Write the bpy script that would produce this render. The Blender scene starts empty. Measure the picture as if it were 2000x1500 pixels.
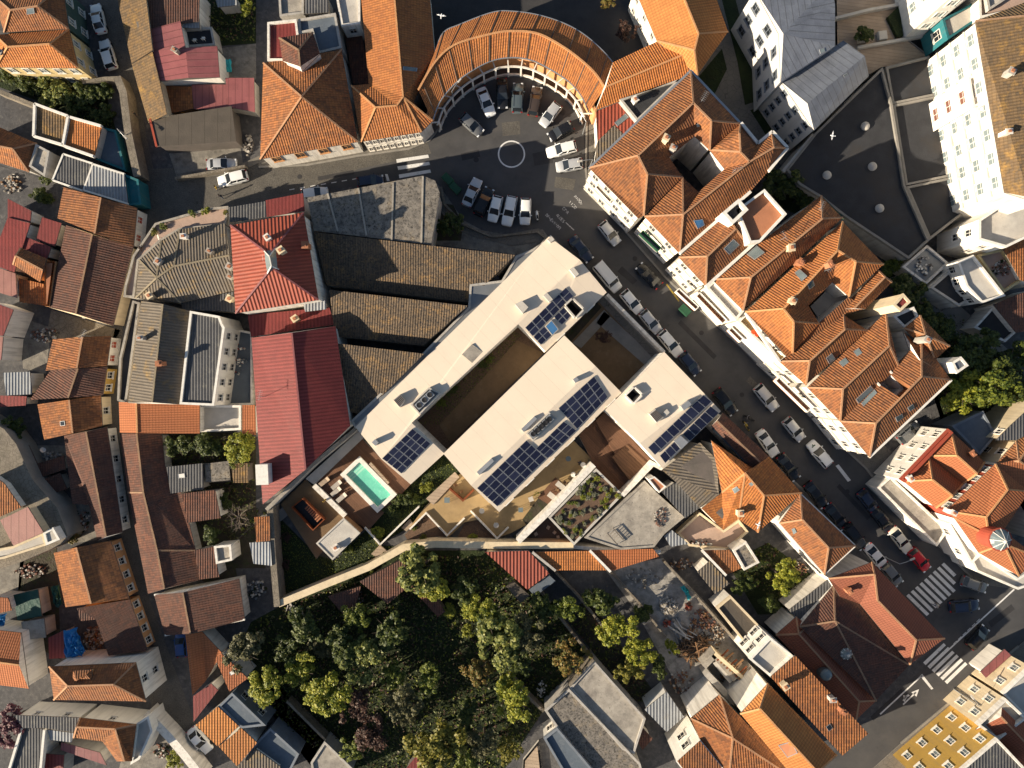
import bpy, bmesh, math, random
from mathutils import Vector, Matrix
from mathutils.bvhtree import BVHTree
from mathutils.geometry import tessellate_polygon
random.seed(7)
sc = bpy.context.scene
COL = sc.collection
HC, S = 108.0, 13.0            # camera height (m), photograph pixels per metre on the ground
# ---------------------------------------------------------------- camera, sky, sun
cam = bpy.data.cameras.new("camera")
cam.sensor_width = 36
cam.angle = 2 * math.atan(1000 / (S * HC))
cam.clip_end = 2000
co = bpy.data.objects.new("camera", cam)
co.location = (0, 0, HC)
COL.objects.link(co)
sc.camera = co
SUN_EL = math.radians(20)
SUN_D = Vector((0.914, 0.407, 0)).normalized()       # the way the light travels over the ground
w = bpy.data.worlds.new("World")
sc.world = w
w.use_nodes = True
nt = w.node_tree
bg = nt.nodes['Background']
st = nt.nodes.new('ShaderNodeTexSky')
st.sky_type = 'NISHITA'
st.sun_disc = False
st.sun_elevation = SUN_EL
st.sun_rotation = math.atan2(-SUN_D.x, -SUN_D.y)
nt.links.new(st.outputs[0], bg.inputs[0])
bg.inputs[1].default_value = 0.055
sl = bpy.data.lights.new("sun", 'SUN')
sl.energy = 5.0
sl.angle = math.radians(0.5)
sl.color = (1.0, 0.86, 0.66)
so = bpy.data.objects.new("sun", sl)
dv = Vector((SUN_D.x * math.cos(SUN_EL), SUN_D.y * math.cos(SUN_EL), -math.sin(SUN_EL)))
so.rotation_euler = dv.to_track_quat('-Z', 'Y').to_euler()
so.location = (0, 0, 90)
COL.objects.link(so)
sc.view_settings.view_transform = 'Standard'
sc.view_settings.look = 'None'
sc.view_settings.gamma = 1
sc.view_settings.exposure = 1.15
sc.view_settings.use_curve_mapping = False

# ---------------------------------------------------------------- helpers
def P(x, y, z=0.0):
    k = (HC - z) / HC / S
    return Vector(((x - 1000) * k, (750 - y) * k, z))

def pts(s):
    r = []
    for t in s.split():
        v = [float(q) for q in t.split(',')]
        r.append((v[0], v[1], v[2] if len(v) > 2 else None))
    return r

def area2(p):
    return sum(p[i - 1].x * p[i].y - p[i].x * p[i - 1].y for i in range(len(p))) / 2

def offset(p, d):
    """polygon moved inwards by d (p: list of Vectors, any orientation), order kept"""
    s = 1 if area2(p) > 0 else -1
    n = len(p)
    out = []
    for i in range(n):
        a, b, c = p[i - 1], p[i], p[(i + 1) % n]
        e1 = Vector((b.x - a.x, b.y - a.y)); e2 = Vector((c.x - b.x, c.y - b.y))
        if e1.length < 1e-6 or e2.length < 1e-6:
            out.append(b.copy()); continue
        e1.normalize(); e2.normalize()
        n1 = Vector((-e1.y, e1.x)) * s; n2 = Vector((-e2.y, e2.x)) * s
        m = n1 + n2
        q = m.length_squared
        m = m * (2 / q) if q > 0.4 else n1
        out.append(Vector((b.x + m.x * d, b.y + m.y * d, b.z)))
    return out

class MB:
    def __init__(s):
        s.v, s.f, s.m, s.uv = [], [], [], []
    def face(s, ps, m=0, uv=None):
        i = len(s.v)
        s.v += [tuple(p) for p in ps]
        s.f.append(tuple(range(i, i + len(ps))))
        s.m.append(m); s.uv.append(uv)
    def up(s, ps, m=0):
        """a face turned upwards, with metric coordinates along and up its slope"""
        ps = [Vector(p) for p in ps]
        n = newell(ps)
        if n.z < 0:
            ps.reverse(); n = -n
        u = Vector((0, 0, 1)).cross(n)
        u = u.normalized() if u.length > 0.02 else Vector((1, 0, 0))
        v = n.cross(u)
        s.face(ps, m, [(p.dot(u), p.dot(v)) for p in ps])
        return n
    def box(s, c, sx, sy, sz, rot=0.0, m=0, taper=1.0):
        """box standing on point c"""
        ca, sa = math.cos(rot), math.sin(rot)
        def q(x, y, z): return (c[0] + x * ca - y * sa, c[1] + x * sa + y * ca, c[2] + z)
        a, b = sx / 2, sy / 2
        lo = [q(-a, -b, 0), q(a, -b, 0), q(a, b, 0), q(-a, b, 0)]
        a, b = a * taper, b * taper
        hi = [q(-a, -b, sz), q(a, -b, sz), q(a, b, sz), q(-a, b, sz)]
        s.face(lo[::-1], m); s.face(hi, m)
        for i in range(4):
            j = (i + 1) % 4
            s.face([lo[i], lo[j], hi[j], hi[i]], m)
    def bar(s, a, b, wd, ht, m=0):
        """beam from a to b lying on those points"""
        a, b = Vector(a), Vector(b)
        d = (b - a)
        if d.length < 1e-4: return
        d.normalize()
        side = d.cross(Vector((0, 0, 1)))
        side = side.normalized() if side.length > 1e-3 else Vector((1, 0, 0))
        upv = side.cross(d)
        q = [a - side * wd / 2, a + side * wd / 2, a + side * wd / 2 + upv * ht, a - side * wd / 2 + upv * ht]
        r = [p + (b - a) for p in q]
        s.face(q, m); s.face(r[::-1], m)
        for i in range(4):
            j = (i + 1) % 4
            s.face([q[j], q[i], r[i], r[j]], m)
    def tube(s, path, rad, n=8, m=0, caps=True):
        rings = []
        for i, p in enumerate(path):
            p = Vector(p)
            d = (Vector(path[min(i + 1, len(path) - 1)]) - Vector(path[max(i - 1, 0)])).normalized()
            x = d.orthogonal().normalized(); y = d.cross(x)
            r = rad[i] if isinstance(rad, (list, tuple)) else rad
            rings.append([p + (x * math.cos(2 * math.pi * k / n) + y * math.sin(2 * math.pi * k / n)) * r for k in range(n)])
        for a, b in zip(rings, rings[1:]):
            for k in range(n):
                j = (k + 1) % n
                s.face([a[k], a[j], b[j], b[k]], m)
        if caps:
            s.face(rings[0][::-1], m); s.face(rings[-1], m)
    def lathe(s, c, prof, n=16, m=0):
        c = Vector(c)
        rings = [[c + Vector((r * math.cos(2 * math.pi * k / n), r * math.sin(2 * math.pi * k / n), z)) for k in range(n)] for r, z in prof]
        for a, b in zip(rings, rings[1:]):
            for k in range(n):
                j = (k + 1) % n
                s.face([a[k], a[j], b[j], b[k]], m)
        s.face(rings[-1], m)
    def prism(s, poly, z0, z1, m=0, mt=None, bottom=False):
        """upright prism over a ground polygon (list of Vectors)"""
        p = [Vector((q.x, q.y, 0)) for q in poly]
        if area2(p) < 0: p.reverse()
        n = len(p)
        for i in range(n):
            a, b = p[i], p[(i + 1) % n]
            s.face([(a.x, a.y, z0), (b.x, b.y, z0), (b.x, b.y, z1), (a.x, a.y, z1)], m)
        s.up([(q.x, q.y, z1) for q in p], m if mt is None else mt)
        if bottom: s.face([(q.x, q.y, z0) for q in p[::-1]], m)
    def mesh(s, name, mats):
        me = bpy.data.meshes.new(name)
        me.from_pydata(s.v, [], s.f)
        for k in mats: me.materials.append(M(k) if isinstance(k, str) else k)
        me.polygons.foreach_set('material_index', s.m)
        if any(u is not None for u in s.uv):
            l = me.uv_layers.new(name='UVMap')
            i = 0
            for f, u in zip(s.f, s.uv):
                for k in range(len(f)):
                    if u is not None: l.data[i].uv = u[k]
                    i += 1
        me.update()
        return me
    def build(s, name, mats, parent=None, smooth=False):
        if isinstance(mats, str): mats = [mats]
        me = s.mesh(name, mats)
        if smooth: me.polygons.foreach_set('use_smooth', [True] * len(me.polygons))
        return link(name, me, parent)

def newell(ps):
    n = Vector((0, 0, 0))
    for i in range(len(ps)):
        a, b = ps[i - 1], ps[i]
        n += Vector(((a.y - b.y) * (a.z + b.z), (a.z - b.z) * (a.x + b.x), (a.x - b.x) * (a.y + b.y)))
    return n.normalized() if n.length > 1e-9 else Vector((0, 0, 1))

def link(name, data, parent=None, loc=None):
    o = bpy.data.objects.new(name, data)
    COL.objects.link(o)
    if parent is not None:
        o.parent = parent
        if loc is None and parent.get('_w'):
            o.matrix_parent_inverse = Matrix.Translation(-parent.location)
    if loc is not None: o.location = loc
    return o

def thing(name, label, cat, loc=(0, 0, 0), group=None, rz=0, world=False):
    """Empty at a thing's base; world=True: its parts are given in world coordinates"""
    o = bpy.data.objects.new(name, None)
    o.empty_display_size = 0.3
    COL.objects.link(o)
    o.location = loc; o.rotation_euler = (0, 0, rz)
    o['label'] = label; o['category'] = cat
    if group: o['group'] = group
    if world: o['_w'] = 1
    return o

def tag(o, label, cat, group=None):
    o['label'] = label; o['category'] = cat
    if group: o['group'] = group
    return o

# ---------------------------------------------------------------- materials
MATS = {}
DEF = {}
def D(key, c1, c2=None, **k):
    DEF[key] = (c1, c2 or tuple(x * 0.75 for x in c1), k)

def M(key):
    if key in MATS: return MATS[key]
    c1, c2, k = DEF[key]
    m = bpy.data.materials.new(k.get('name', key))
    m.use_nodes = True
    t = m.node_tree; N = t.nodes; L = t.links
    b = N['Principled BSDF']
    b.inputs['Roughness'].default_value = k.get('rough', 0.85)
    b.inputs['Metallic'].default_value = k.get('metal', 0.0)
    b.inputs['Specular IOR Level'].default_value = k.get('spec', 0.25)
    def nd(ty, **kw):
        n = N.new(ty)
        for a, v in kw.items(): setattr(n, a, v)
        return n
    def math_(op, a, bb=None):
        n = nd('ShaderNodeMath', operation=op)
        for i, v in enumerate((a, bb)):
            if v is None: continue
            if isinstance(v, (int, float)): n.inputs[i].default_value = v
            else: L.new(v, n.inputs[i])
        return n.outputs[0]
    def mix(f, a, bb):
        n = nd('ShaderNodeMix', data_type='RGBA')
        for s_, v in ((0, f), (6, a), (7, bb)):
            if isinstance(v, tuple): n.inputs[s_].default_value = (*v, 1)
            elif isinstance(v, (int, float)): n.inputs[s_].default_value = v
            else: L.new(v, n.inputs[s_])
        return n.outputs[2]
    def ramp(v, lo, hi):
        n = nd('ShaderNodeMapRange')
        L.new(v, n.inputs[0]); n.inputs[1].default_value = lo; n.inputs[2].default_value = hi
        return n.outputs[0]
    def noise(sc_, det=4, vec=None, rough=0.6):
        n = nd('ShaderNodeTexNoise')
        n.inputs['Scale'].default_value = sc_; n.inputs['Detail'].default_value = det
        n.inputs['Roughness'].default_value = rough
        L.new(vec, n.inputs['Vector'])
        return n.outputs[0]
    pos = nd('ShaderNodeNewGeometry').outputs['Position']
    if k.get('obj'): pos = nd('ShaderNodeTexCoord').outputs['Object']
    col = mix(ramp(noise(k.get('scale', 0.6), 5, pos), 0.35, 0.65), c1, c2)
    pat = k.get('pat')
    hgt = None
    if pat:
        uv = nd('ShaderNodeUVMap').outputs[0] if pat != 'plank' or k.get('uv') else pos
        sp = nd('ShaderNodeSeparateXYZ'); L.new(uv, sp.inputs[0])
        u, v = sp.outputs[0], sp.outputs[1]
        pu, pv = k.get('pu', 0.4), k.get('pv', 0.42)
        cu, cv = math_('DIVIDE', u, pu), math_('DIVIDE', v, pv)
        if pat == 'plank':
            ang = k.get('ang', 0)
            r = math_('ADD', math_('MULTIPLY', u, math.cos(ang)), math_('MULTIPLY', v, math.sin(ang)))
            cu = math_('DIVIDE', r, pu); cv = None
        fu = math_('FRACT', cu)
        if pat in ('tile', 'corr'):
            h1 = math_('SINE', math_('MULTIPLY', cu, 2 * math.pi))
            h1 = math_('MULTIPLY', math_('ADD', h1, 1.0), 0.5)
        elif pat == 'plank':
            h1 = math_('GREATER_THAN', fu, k.get('gap', 0.1))
        else:
            h1 = math_('LESS_THAN', math_('ABSOLUTE', math_('SUBTRACT', fu, 0.5)), k.get('seam', 0.08))
        hgt = math_('MULTIPLY', h1, k.get('amp', 0.05))
        if pat == 'tile':
            fv = math_('FRACT', cv)
            hgt = math_('ADD', hgt, math_('MULTIPLY', math_('SUBTRACT', 1.0, fv), k.get('ampv', 0.035)))
        # every tile / sheet / board its own tone
        cb = nd('ShaderNodeCombineXYZ')
        L.new(math_('FLOOR', cu), cb.inputs[0])
        if cv is not None: L.new(math_('FLOOR', math_('DIVIDE', v, k.get('sheet', 1.0)) if pat != 'tile' else cv), cb.inputs[1])
        wn = nd('ShaderNodeTexWhiteNoise', noise_dimensions='2D'); L.new(cb.outputs[0], wn.inputs[0])
        c3 = k.get('c3', tuple(x * 0.55 for x in c1))
        col = mix(math_('MULTIPLY', math_('POWER', wn.outputs[0], 2.0), k.get('vary', 0.6)), col, c3)
        if pat != 'plank':                                          # no two roofs weathered alike
            rnd = nd('ShaderNodeObjectInfo').outputs['Random']
            col = mix(math_('MULTIPLY', rnd, k.get('own', .38)), col, tuple(x * .5 + .03 for x in c3))
        grv = math_('SUBTRACT', 1.0, h1)                            # rib shade painted into the grooves; seams, gaps and courses darkened too
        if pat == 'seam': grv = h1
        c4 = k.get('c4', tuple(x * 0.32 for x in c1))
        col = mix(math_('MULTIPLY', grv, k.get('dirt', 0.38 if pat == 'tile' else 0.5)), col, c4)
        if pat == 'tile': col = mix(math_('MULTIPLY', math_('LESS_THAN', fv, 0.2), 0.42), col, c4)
    if k.get('patch'):
        pc, ps, lo, hi = k['patch']
        col = mix(ramp(noise(ps, 6, pos, 0.7), lo, hi), col, pc)
    if k.get('patch2'):
        pc, ps, lo, hi = k['patch2']
        col = mix(ramp(noise(ps, 8, pos, 0.75), lo, hi), col, pc)
    if k.get('crack'):
        vo = nd('ShaderNodeTexVoronoi', feature='DISTANCE_TO_EDGE'); vo.inputs['Scale'].default_value = k['crack']
        L.new(pos, vo.inputs['Vector'])
        col = mix(ramp(vo.outputs['Distance'], k.get('cw', 0.06), 0.0), col, tuple(x * 0.45 for x in c1))
    if k.get('streak'):
        mp = nd('ShaderNodeMapping'); mp.inputs['Scale'].default_value = (3.0, 3.0, 0.25); L.new(pos, mp.inputs[0])
        col = mix(math_('MULTIPLY', ramp(noise(0.8, 4, mp.outputs[0]), 0.45, 0.75), k['streak']), col, k.get('sc', (0.18, 0.16, 0.13)))
    if k.get('island'):
        g = nd('ShaderNodeNewGeometry')
        col = mix(g.outputs['Random Per Island'], col, k['island'])
    L.new(col, b.inputs['Base Color'])
    fine = noise(k.get('fs', 6.0), 4, pos)
    fh = math_('MULTIPLY', fine, k.get('fine', 0.03))
    hgt = fh if hgt is None else math_('ADD', hgt, fh)
    bp = nd('ShaderNodeBump')
    bp.inputs['Strength'].default_value = k.get('bump', 1.0)
    bp.inputs['Distance'].default_value = 1.0
    L.new(hgt, bp.inputs['Height']); L.new(bp.outputs[0], b.inputs['Normal'])
    if k.get('trans'):
        tr = nd('ShaderNodeBsdfTranslucent'); L.new(col, tr.inputs[0])
        ms = nd('ShaderNodeMixShader'); ms.inputs[0].default_value = k['trans']
        L.new(b.outputs[0], ms.inputs[1]); L.new(tr.outputs[0], ms.inputs[2])
        L.new(ms.outputs[0], N['Material Output'].inputs[0])
    MATS[key] = m
    return m

LICH = (0.34, 0.25, 0.13)
MOSS = (0.10, 0.075, 0.04)
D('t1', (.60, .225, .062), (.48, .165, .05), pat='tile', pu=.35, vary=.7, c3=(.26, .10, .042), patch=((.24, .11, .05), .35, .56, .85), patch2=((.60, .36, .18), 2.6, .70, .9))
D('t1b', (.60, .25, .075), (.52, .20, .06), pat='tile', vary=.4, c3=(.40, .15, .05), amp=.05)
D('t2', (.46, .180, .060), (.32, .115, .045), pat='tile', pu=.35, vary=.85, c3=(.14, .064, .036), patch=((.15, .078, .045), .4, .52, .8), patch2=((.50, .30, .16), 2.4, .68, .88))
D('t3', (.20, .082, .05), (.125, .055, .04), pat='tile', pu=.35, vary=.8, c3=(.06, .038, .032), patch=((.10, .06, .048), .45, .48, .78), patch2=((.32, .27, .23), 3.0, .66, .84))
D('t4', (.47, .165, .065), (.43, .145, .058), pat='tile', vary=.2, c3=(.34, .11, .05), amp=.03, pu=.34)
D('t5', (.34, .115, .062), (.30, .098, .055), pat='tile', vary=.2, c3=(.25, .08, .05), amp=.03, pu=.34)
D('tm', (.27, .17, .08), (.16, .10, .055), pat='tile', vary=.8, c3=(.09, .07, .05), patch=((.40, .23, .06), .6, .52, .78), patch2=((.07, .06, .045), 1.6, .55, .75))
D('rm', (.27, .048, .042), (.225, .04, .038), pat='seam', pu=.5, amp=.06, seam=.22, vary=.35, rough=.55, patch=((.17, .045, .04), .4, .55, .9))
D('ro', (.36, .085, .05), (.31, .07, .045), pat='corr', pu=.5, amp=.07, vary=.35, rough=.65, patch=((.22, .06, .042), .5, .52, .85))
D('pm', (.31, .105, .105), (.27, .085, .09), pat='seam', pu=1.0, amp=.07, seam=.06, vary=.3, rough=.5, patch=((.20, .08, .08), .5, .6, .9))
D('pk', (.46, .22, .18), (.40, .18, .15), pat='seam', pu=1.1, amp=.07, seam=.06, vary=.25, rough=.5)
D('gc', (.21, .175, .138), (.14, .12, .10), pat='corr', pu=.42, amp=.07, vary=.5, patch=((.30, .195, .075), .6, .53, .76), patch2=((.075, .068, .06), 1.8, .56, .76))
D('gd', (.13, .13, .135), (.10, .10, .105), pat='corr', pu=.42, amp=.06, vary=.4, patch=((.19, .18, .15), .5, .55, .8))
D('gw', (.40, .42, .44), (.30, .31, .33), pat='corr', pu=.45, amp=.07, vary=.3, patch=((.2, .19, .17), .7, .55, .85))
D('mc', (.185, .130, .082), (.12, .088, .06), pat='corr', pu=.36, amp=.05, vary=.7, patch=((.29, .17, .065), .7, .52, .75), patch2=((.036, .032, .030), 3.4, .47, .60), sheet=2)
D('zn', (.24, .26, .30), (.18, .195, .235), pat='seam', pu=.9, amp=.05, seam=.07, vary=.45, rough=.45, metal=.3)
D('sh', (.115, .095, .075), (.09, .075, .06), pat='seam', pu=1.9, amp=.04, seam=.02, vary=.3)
D('cw', (.70, .60, .48), (.67, .57, .455), scale=.15, fine=.012, pat='plank', pu=2.1, ang=.78, gap=.018, amp=.006, vary=.10, c3=(.62, .53, .42), dirt=.22, patch=((.60, .52, .42), .25, .5, .9), patch2=((.50, .44, .36), .9, .66, .85))
D('co', (.38, .345, .295), (.27, .245, .21), fine=.03, scale=.8, patch=((.19, .17, .15), .5, .48, .72), patch2=((.11, .10, .092), 2.2, .56, .70))
D('cs', (.235, .21, .18), (.135, .122, .108), fine=.04, scale=1.3, patch=((.36, .29, .20), .8, .53, .70), patch2=((.035, .033, .031), 3.2, .49, .62))
D('cl', (.50, .47, .42), (.42, .39, .35), fine=.02, patch=((.30, .28, .25), .5, .55, .85))
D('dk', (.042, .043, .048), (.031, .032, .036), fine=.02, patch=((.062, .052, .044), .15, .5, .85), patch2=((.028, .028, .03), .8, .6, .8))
D('db', (.125, .15, .18), (.09, .11, .135), fine=.02, patch=((.19, .21, .23), .6, .52, .8), patch2=((.06, .07, .08), 1.6, .6, .8))
D('wl', (.76, .72, .65), (.68, .64, .58), fine=.01, streak=.5)
D('wp', (.76, .73, .67), (.70, .67, .61), fine=.01, streak=.25)
D('wg', (.45, .42, .38), (.36, .34, .31), fine=.02, streak=.5)
D('wy', (.60, .47, .24), (.52, .40, .20), fine=.015, streak=.35)
D('wY', (.44, .275, .065), (.40, .25, .06), fine=.01, streak=.3)
D('wc', (.68, .56, .38), (.60, .49, .33), fine=.01, streak=.3)
D('wo', (.58, .30, .13), (.5, .25, .11), fine=.01, streak=.3)
D('wr', (.34, .07, .04), (.3, .06, .035), fine=.01)
D('wt', (.02, .14, .16), (.018, .12, .14), fine=.01, streak=.2)
D('wb', (.20, .225, .26), (.15, .17, .20), fine=.01, streak=.35)
D('wd', (.05, .09, .08), (.04, .07, .06), fine=.01)
D('wk', (.12, .10, .09), (.09, .08, .07), fine=.02)
D('st', (.24, .205, .16), (.17, .145, .115), fine=.06, crack=1.6, patch=((.11, .10, .07), .7, .5, .8))
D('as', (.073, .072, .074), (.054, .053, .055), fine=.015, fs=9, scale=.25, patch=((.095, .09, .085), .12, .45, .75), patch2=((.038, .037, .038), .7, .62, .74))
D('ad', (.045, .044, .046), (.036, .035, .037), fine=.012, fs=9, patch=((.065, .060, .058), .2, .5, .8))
D('cb', (.125, .115, .10), (.095, .088, .078), fine=.04, fs=4, crack=3.2, cw=.07, patch=((.07, .065, .058), .25, .5, .8))
D('pv', (.165, .15, .13), (.135, .125, .11), fine=.03, crack=1.1, cw=.03, patch=((.09, .085, .078), .4, .55, .85))
D('kb', (.26, .24, .215), (.2, .19, .17), fine=.03)
D('pt', (.72, .71, .69), (.60, .59, .57), fine=.01, patch=((.16, .155, .15), 3.0, .58, .72))
D('pw', (.52, .51, .50), (.44, .43, .42), fine=.01, patch=((.07, .066, .064), 4.5, .50, .60))
D('py', (.42, .30, .04), (.3, .22, .05), fine=.01, patch=((.07, .066, .064), 3, .5, .65))
D('so', (.055, .045, .032), (.035, .03, .02), fine=.12, fs=3, patch=((.035, .05, .014), .8, .5, .7))
D('gr', (.024, .036, .010), (.014, .021, .007), fine=.15, fs=4, patch=((.05, .042, .02), .9, .58, .8))
D('yd', (.24, .22, .19), (.15, .14, .125), fine=.04, scale=1.2, patch=((.09, .082, .07), .7, .5, .72), patch2=((.36, .33, .28), 1.8, .58, .75))
D('yk', (.088, .086, .088), (.056, .055, .058), fine=.04, scale=1.4, patch=((.15, .142, .135), 1.1, .52, .75), patch2=((.035, .036, .038), 2.0, .6, .75))
D('sd', (.36, .25, .125), (.31, .215, .105), fine=.02, patch=((.22, .155, .085), .5, .5, .8))
D('sb', (.165, .108, .060), (.14, .092, .05), fine=.02, patch=((.22, .16, .10), .5, .55, .9), patch2=((.10, .07, .045), 1.5, .55, .8))
D('gv', (.15, .095, .062), (.10, .062, .042), fine=.08, fs=10, scale=4)
D('dw', (.165, .085, .05), (.13, .068, .042), pat='plank', pu=.30, amp=.012, ang=.75, vary=.5)
D('dw2', (.19, .10, .055), (.16, .085, .048), pat='plank', pu=.42, amp=.04, ang=.82, vary=.5)
D('dl', (.40, .31, .23), (.34, .26, .19), pat='plank', pu=.5, amp=.015, ang=1.45, vary=.35)
D('wd1', (.26, .14, .07), (.2, .11, .055), fine=.02)
D('wd2', (.36, .22, .11), (.18, .10, .055), fine=.03, island=(.12, .085, .06))
D('cor', (.20, .055, .018), (.15, .042, .015), fine=.02, patch=((.10, .03, .015), 1.2, .5, .8))
D('ter', (.40, .17, .09), (.33, .14, .075), fine=.02)
D('pink', (.42, .30, .24), (.35, .25, .20), fine=.02)
D('gl', (.018, .022, .028), (.012, .016, .02), rough=.12, spec=.6, fine=0)
D('glb', (.07, .20, .40), (.06, .17, .35), rough=.15, spec=.6, fine=0)
D('glg', (.17, .21, .22), (.12, .15, .16), rough=.25, spec=.5, fine=.005)
D('pvn', (.012, .014, .034), (.009, .010, .026), rough=.22, spec=.6, fine=0, scale=2)
D('pv2', (.02, .024, .05), (.014, .016, .04), rough=.28, spec=.6, fine=0, scale=2)
D('met', (.45, .46, .47), (.38, .39, .4), rough=.4, metal=.6, fine=.005)
D('mt2', (.24, .25, .26), (.2, .21, .22), rough=.45, metal=.5, fine=.01)
D('wtr', (.17, .56, .42), (.13, .49, .37), rough=.07, spec=.5, fine=.02, fs=3, scale=1.5, patch=((.24, .64, .50), 2.2, .52, .75))
D('blk', (.02, .02, .022), (.015, .015, .017), rough=.5, fine=0)
D('grn', (.02, .075, .04), (.018, .06, .034), rough=.5, fine=.005)
D('trp', (.015, .17, .42), (.012, .13, .34), rough=.45, fine=.12, fs=2)
D('trq', (.04, .42, .44), (.03, .36, .38), rough=.5, fine=.02)
D('gtp', (.012, .065, .05), (.01, .05, .042), rough=.6, fine=.1, fs=2)
D('org', (.62, .10, .03), (.55, .08, .025), rough=.5, fine=0)
D('brk', (.22, .11, .08), (.16, .085, .065), fine=.03)
D('yl', (.36, .34, .31), (.22, .21, .195), fine=.04, scale=1.0, patch=((.12, .112, .10), .8, .5, .72), patch2=((.5, .47, .42), 1.8, .6, .75))
D('gw2', (.42, .38, .33), fine=.01)
D('wz', (.50, .49, .475), (.45, .44, .43), fine=.01, streak=.2)
D('t3w', (.16, .07, .05), fine=0)
D('skin', (.45, .26, .18), rough=.6, fine=0)
D('hair', (.03, .02, .015), rough=.6, fine=0)
D('jean', (.04, .06, .11), rough=.8, fine=0)
D('shirt', (.55, .53, .5), rough=.8, fine=0)
D('shirt2', (.05, .05, .06), rough=.8, fine=0)
D('shirt3', (.65, .42, .04), rough=.8, fine=0)
D('gull', (.85, .85, .84), rough=.7, fine=0)
D('gullg', (.35, .36, .38), rough=.7, fine=0)
D('rub', (.02, .02, .02), rough=.8, fine=0)
D('bark', (.07, .055, .042), (.05, .04, .03), fine=.05)
D('twig', (.20, .16, .125), (.15, .12, .095), fine=.02)
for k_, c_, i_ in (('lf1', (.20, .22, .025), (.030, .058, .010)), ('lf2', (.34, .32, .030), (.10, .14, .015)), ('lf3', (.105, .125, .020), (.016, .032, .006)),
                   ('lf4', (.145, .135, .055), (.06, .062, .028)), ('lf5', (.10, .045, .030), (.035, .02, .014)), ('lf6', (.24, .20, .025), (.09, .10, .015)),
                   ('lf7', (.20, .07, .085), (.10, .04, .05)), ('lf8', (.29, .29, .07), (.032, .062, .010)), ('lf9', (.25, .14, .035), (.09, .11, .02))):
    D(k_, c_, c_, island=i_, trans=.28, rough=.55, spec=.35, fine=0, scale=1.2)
PAINT = dict(white=(.78, .78, .76), silver=(.50, .51, .52), black=(.012, .012, .014), navy=(.02, .03, .06), grey=(.16, .165, .17), red=(.42, .012, .015), blue=(.02, .06, .20), brown=(.06, .045, .038), cream=(.72, .66, .54), teal=(.10, .13, .145))
for k_, c_ in PAINT.items():
    D('car_' + k_, c_, tuple(x * .96 for x in c_), rough=.22, spec=.55, metal=.25 if k_ in ('silver', 'grey', 'teal') else 0, fine=0)

# ---------------------------------------------------------------- buildings
WIN = {}
def window_meshes(wd, ht, fr, shut):
    key = (round(wd, 2), round(ht, 2), fr, shut)
    if key not in WIN:
        b = MB()
        t = .075
        for x in (-wd / 2, wd / 2): b.box((x, .03, -t / 2), t, .14, ht + t)
        for z in (-t / 2, ht - t / 2): b.box((0, .03, z), wd - t, .138, t)
        b.box((0, .02, .06), .06, .07, ht - .12); b.box((0, .02, ht * .62), wd - .1, .066, .05)
        b.box((0, .08, -.2), wd + .3, .22, .09)
        g = MB(); g.box((0, .012, 0), wd - .05, .03, ht)
        WIN[key] = (b.mesh('window', [fr]), g.mesh('pane', [shut]))
    return WIN[key]

def put_window(root, a, n, z, wd=.95, ht=1.35, fr='wp', pane='gl'):
    f, g = window_meshes(wd, ht, fr, pane)
    o = link('window', f, root, loc=Vector((a.x, a.y, z)) - root.location)
    o.rotation_euler = (0, 0, math.atan2(n.y, n.x) - math.pi / 2)
    link('pane', g, o, loc=(0, 0, 0))

def wall_windows(root, poly, h, floors, edges=None, z0=0, wd=.95, ht=1.3, step=2.6, fr='wl', pane='gl', fh=3.0, top=.75, band=0):
    s = 1 if area2(poly) > 0 else -1
    n = len(poly)
    cnt = 0
    for i in range(n):
        a, b = poly[i], poly[(i + 1) % n]
        d = Vector((b.x - a.x, b.y - a.y)); L = d.length
        if L < 1.9: continue
        d /= L
        nr = Vector((d.y, -d.x)) * s
        mid = (a + b) / 2
        if edges is not None:
            if i not in edges: continue
        elif nr.dot(Vector((-mid.x, -mid.y)).normalized()) < .25: continue
        k = max(1, int(L / step))
        if band:
            bb = MB()
            for fl in range(floors):
                z = h - top - ht - .45 - fl * fh
                if z > z0 + .3: bb.bar(Vector((a.x, a.y, z)) + Vector((nr.x, nr.y, 0)) * .06, Vector((b.x, b.y, z)) + Vector((nr.x, nr.y, 0)) * .06, band, .22)
            if bb.v: bb.build('string_course', 'cl', root)
        for fl in range(floors):
            z = h - top - ht - fl * fh
            if z < z0 + .3: break
            for j in range(k):
                if cnt >= 96: return
                p = a + (b - a) * ((j + .5) / k)
                put_window(root, p, nr, z, wd, ht, fr, pane); cnt += 1

def solid(e, faces_pts, skirt):
    """closed roof body as vertex/face lists, for cutting wells"""
    pass

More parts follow.
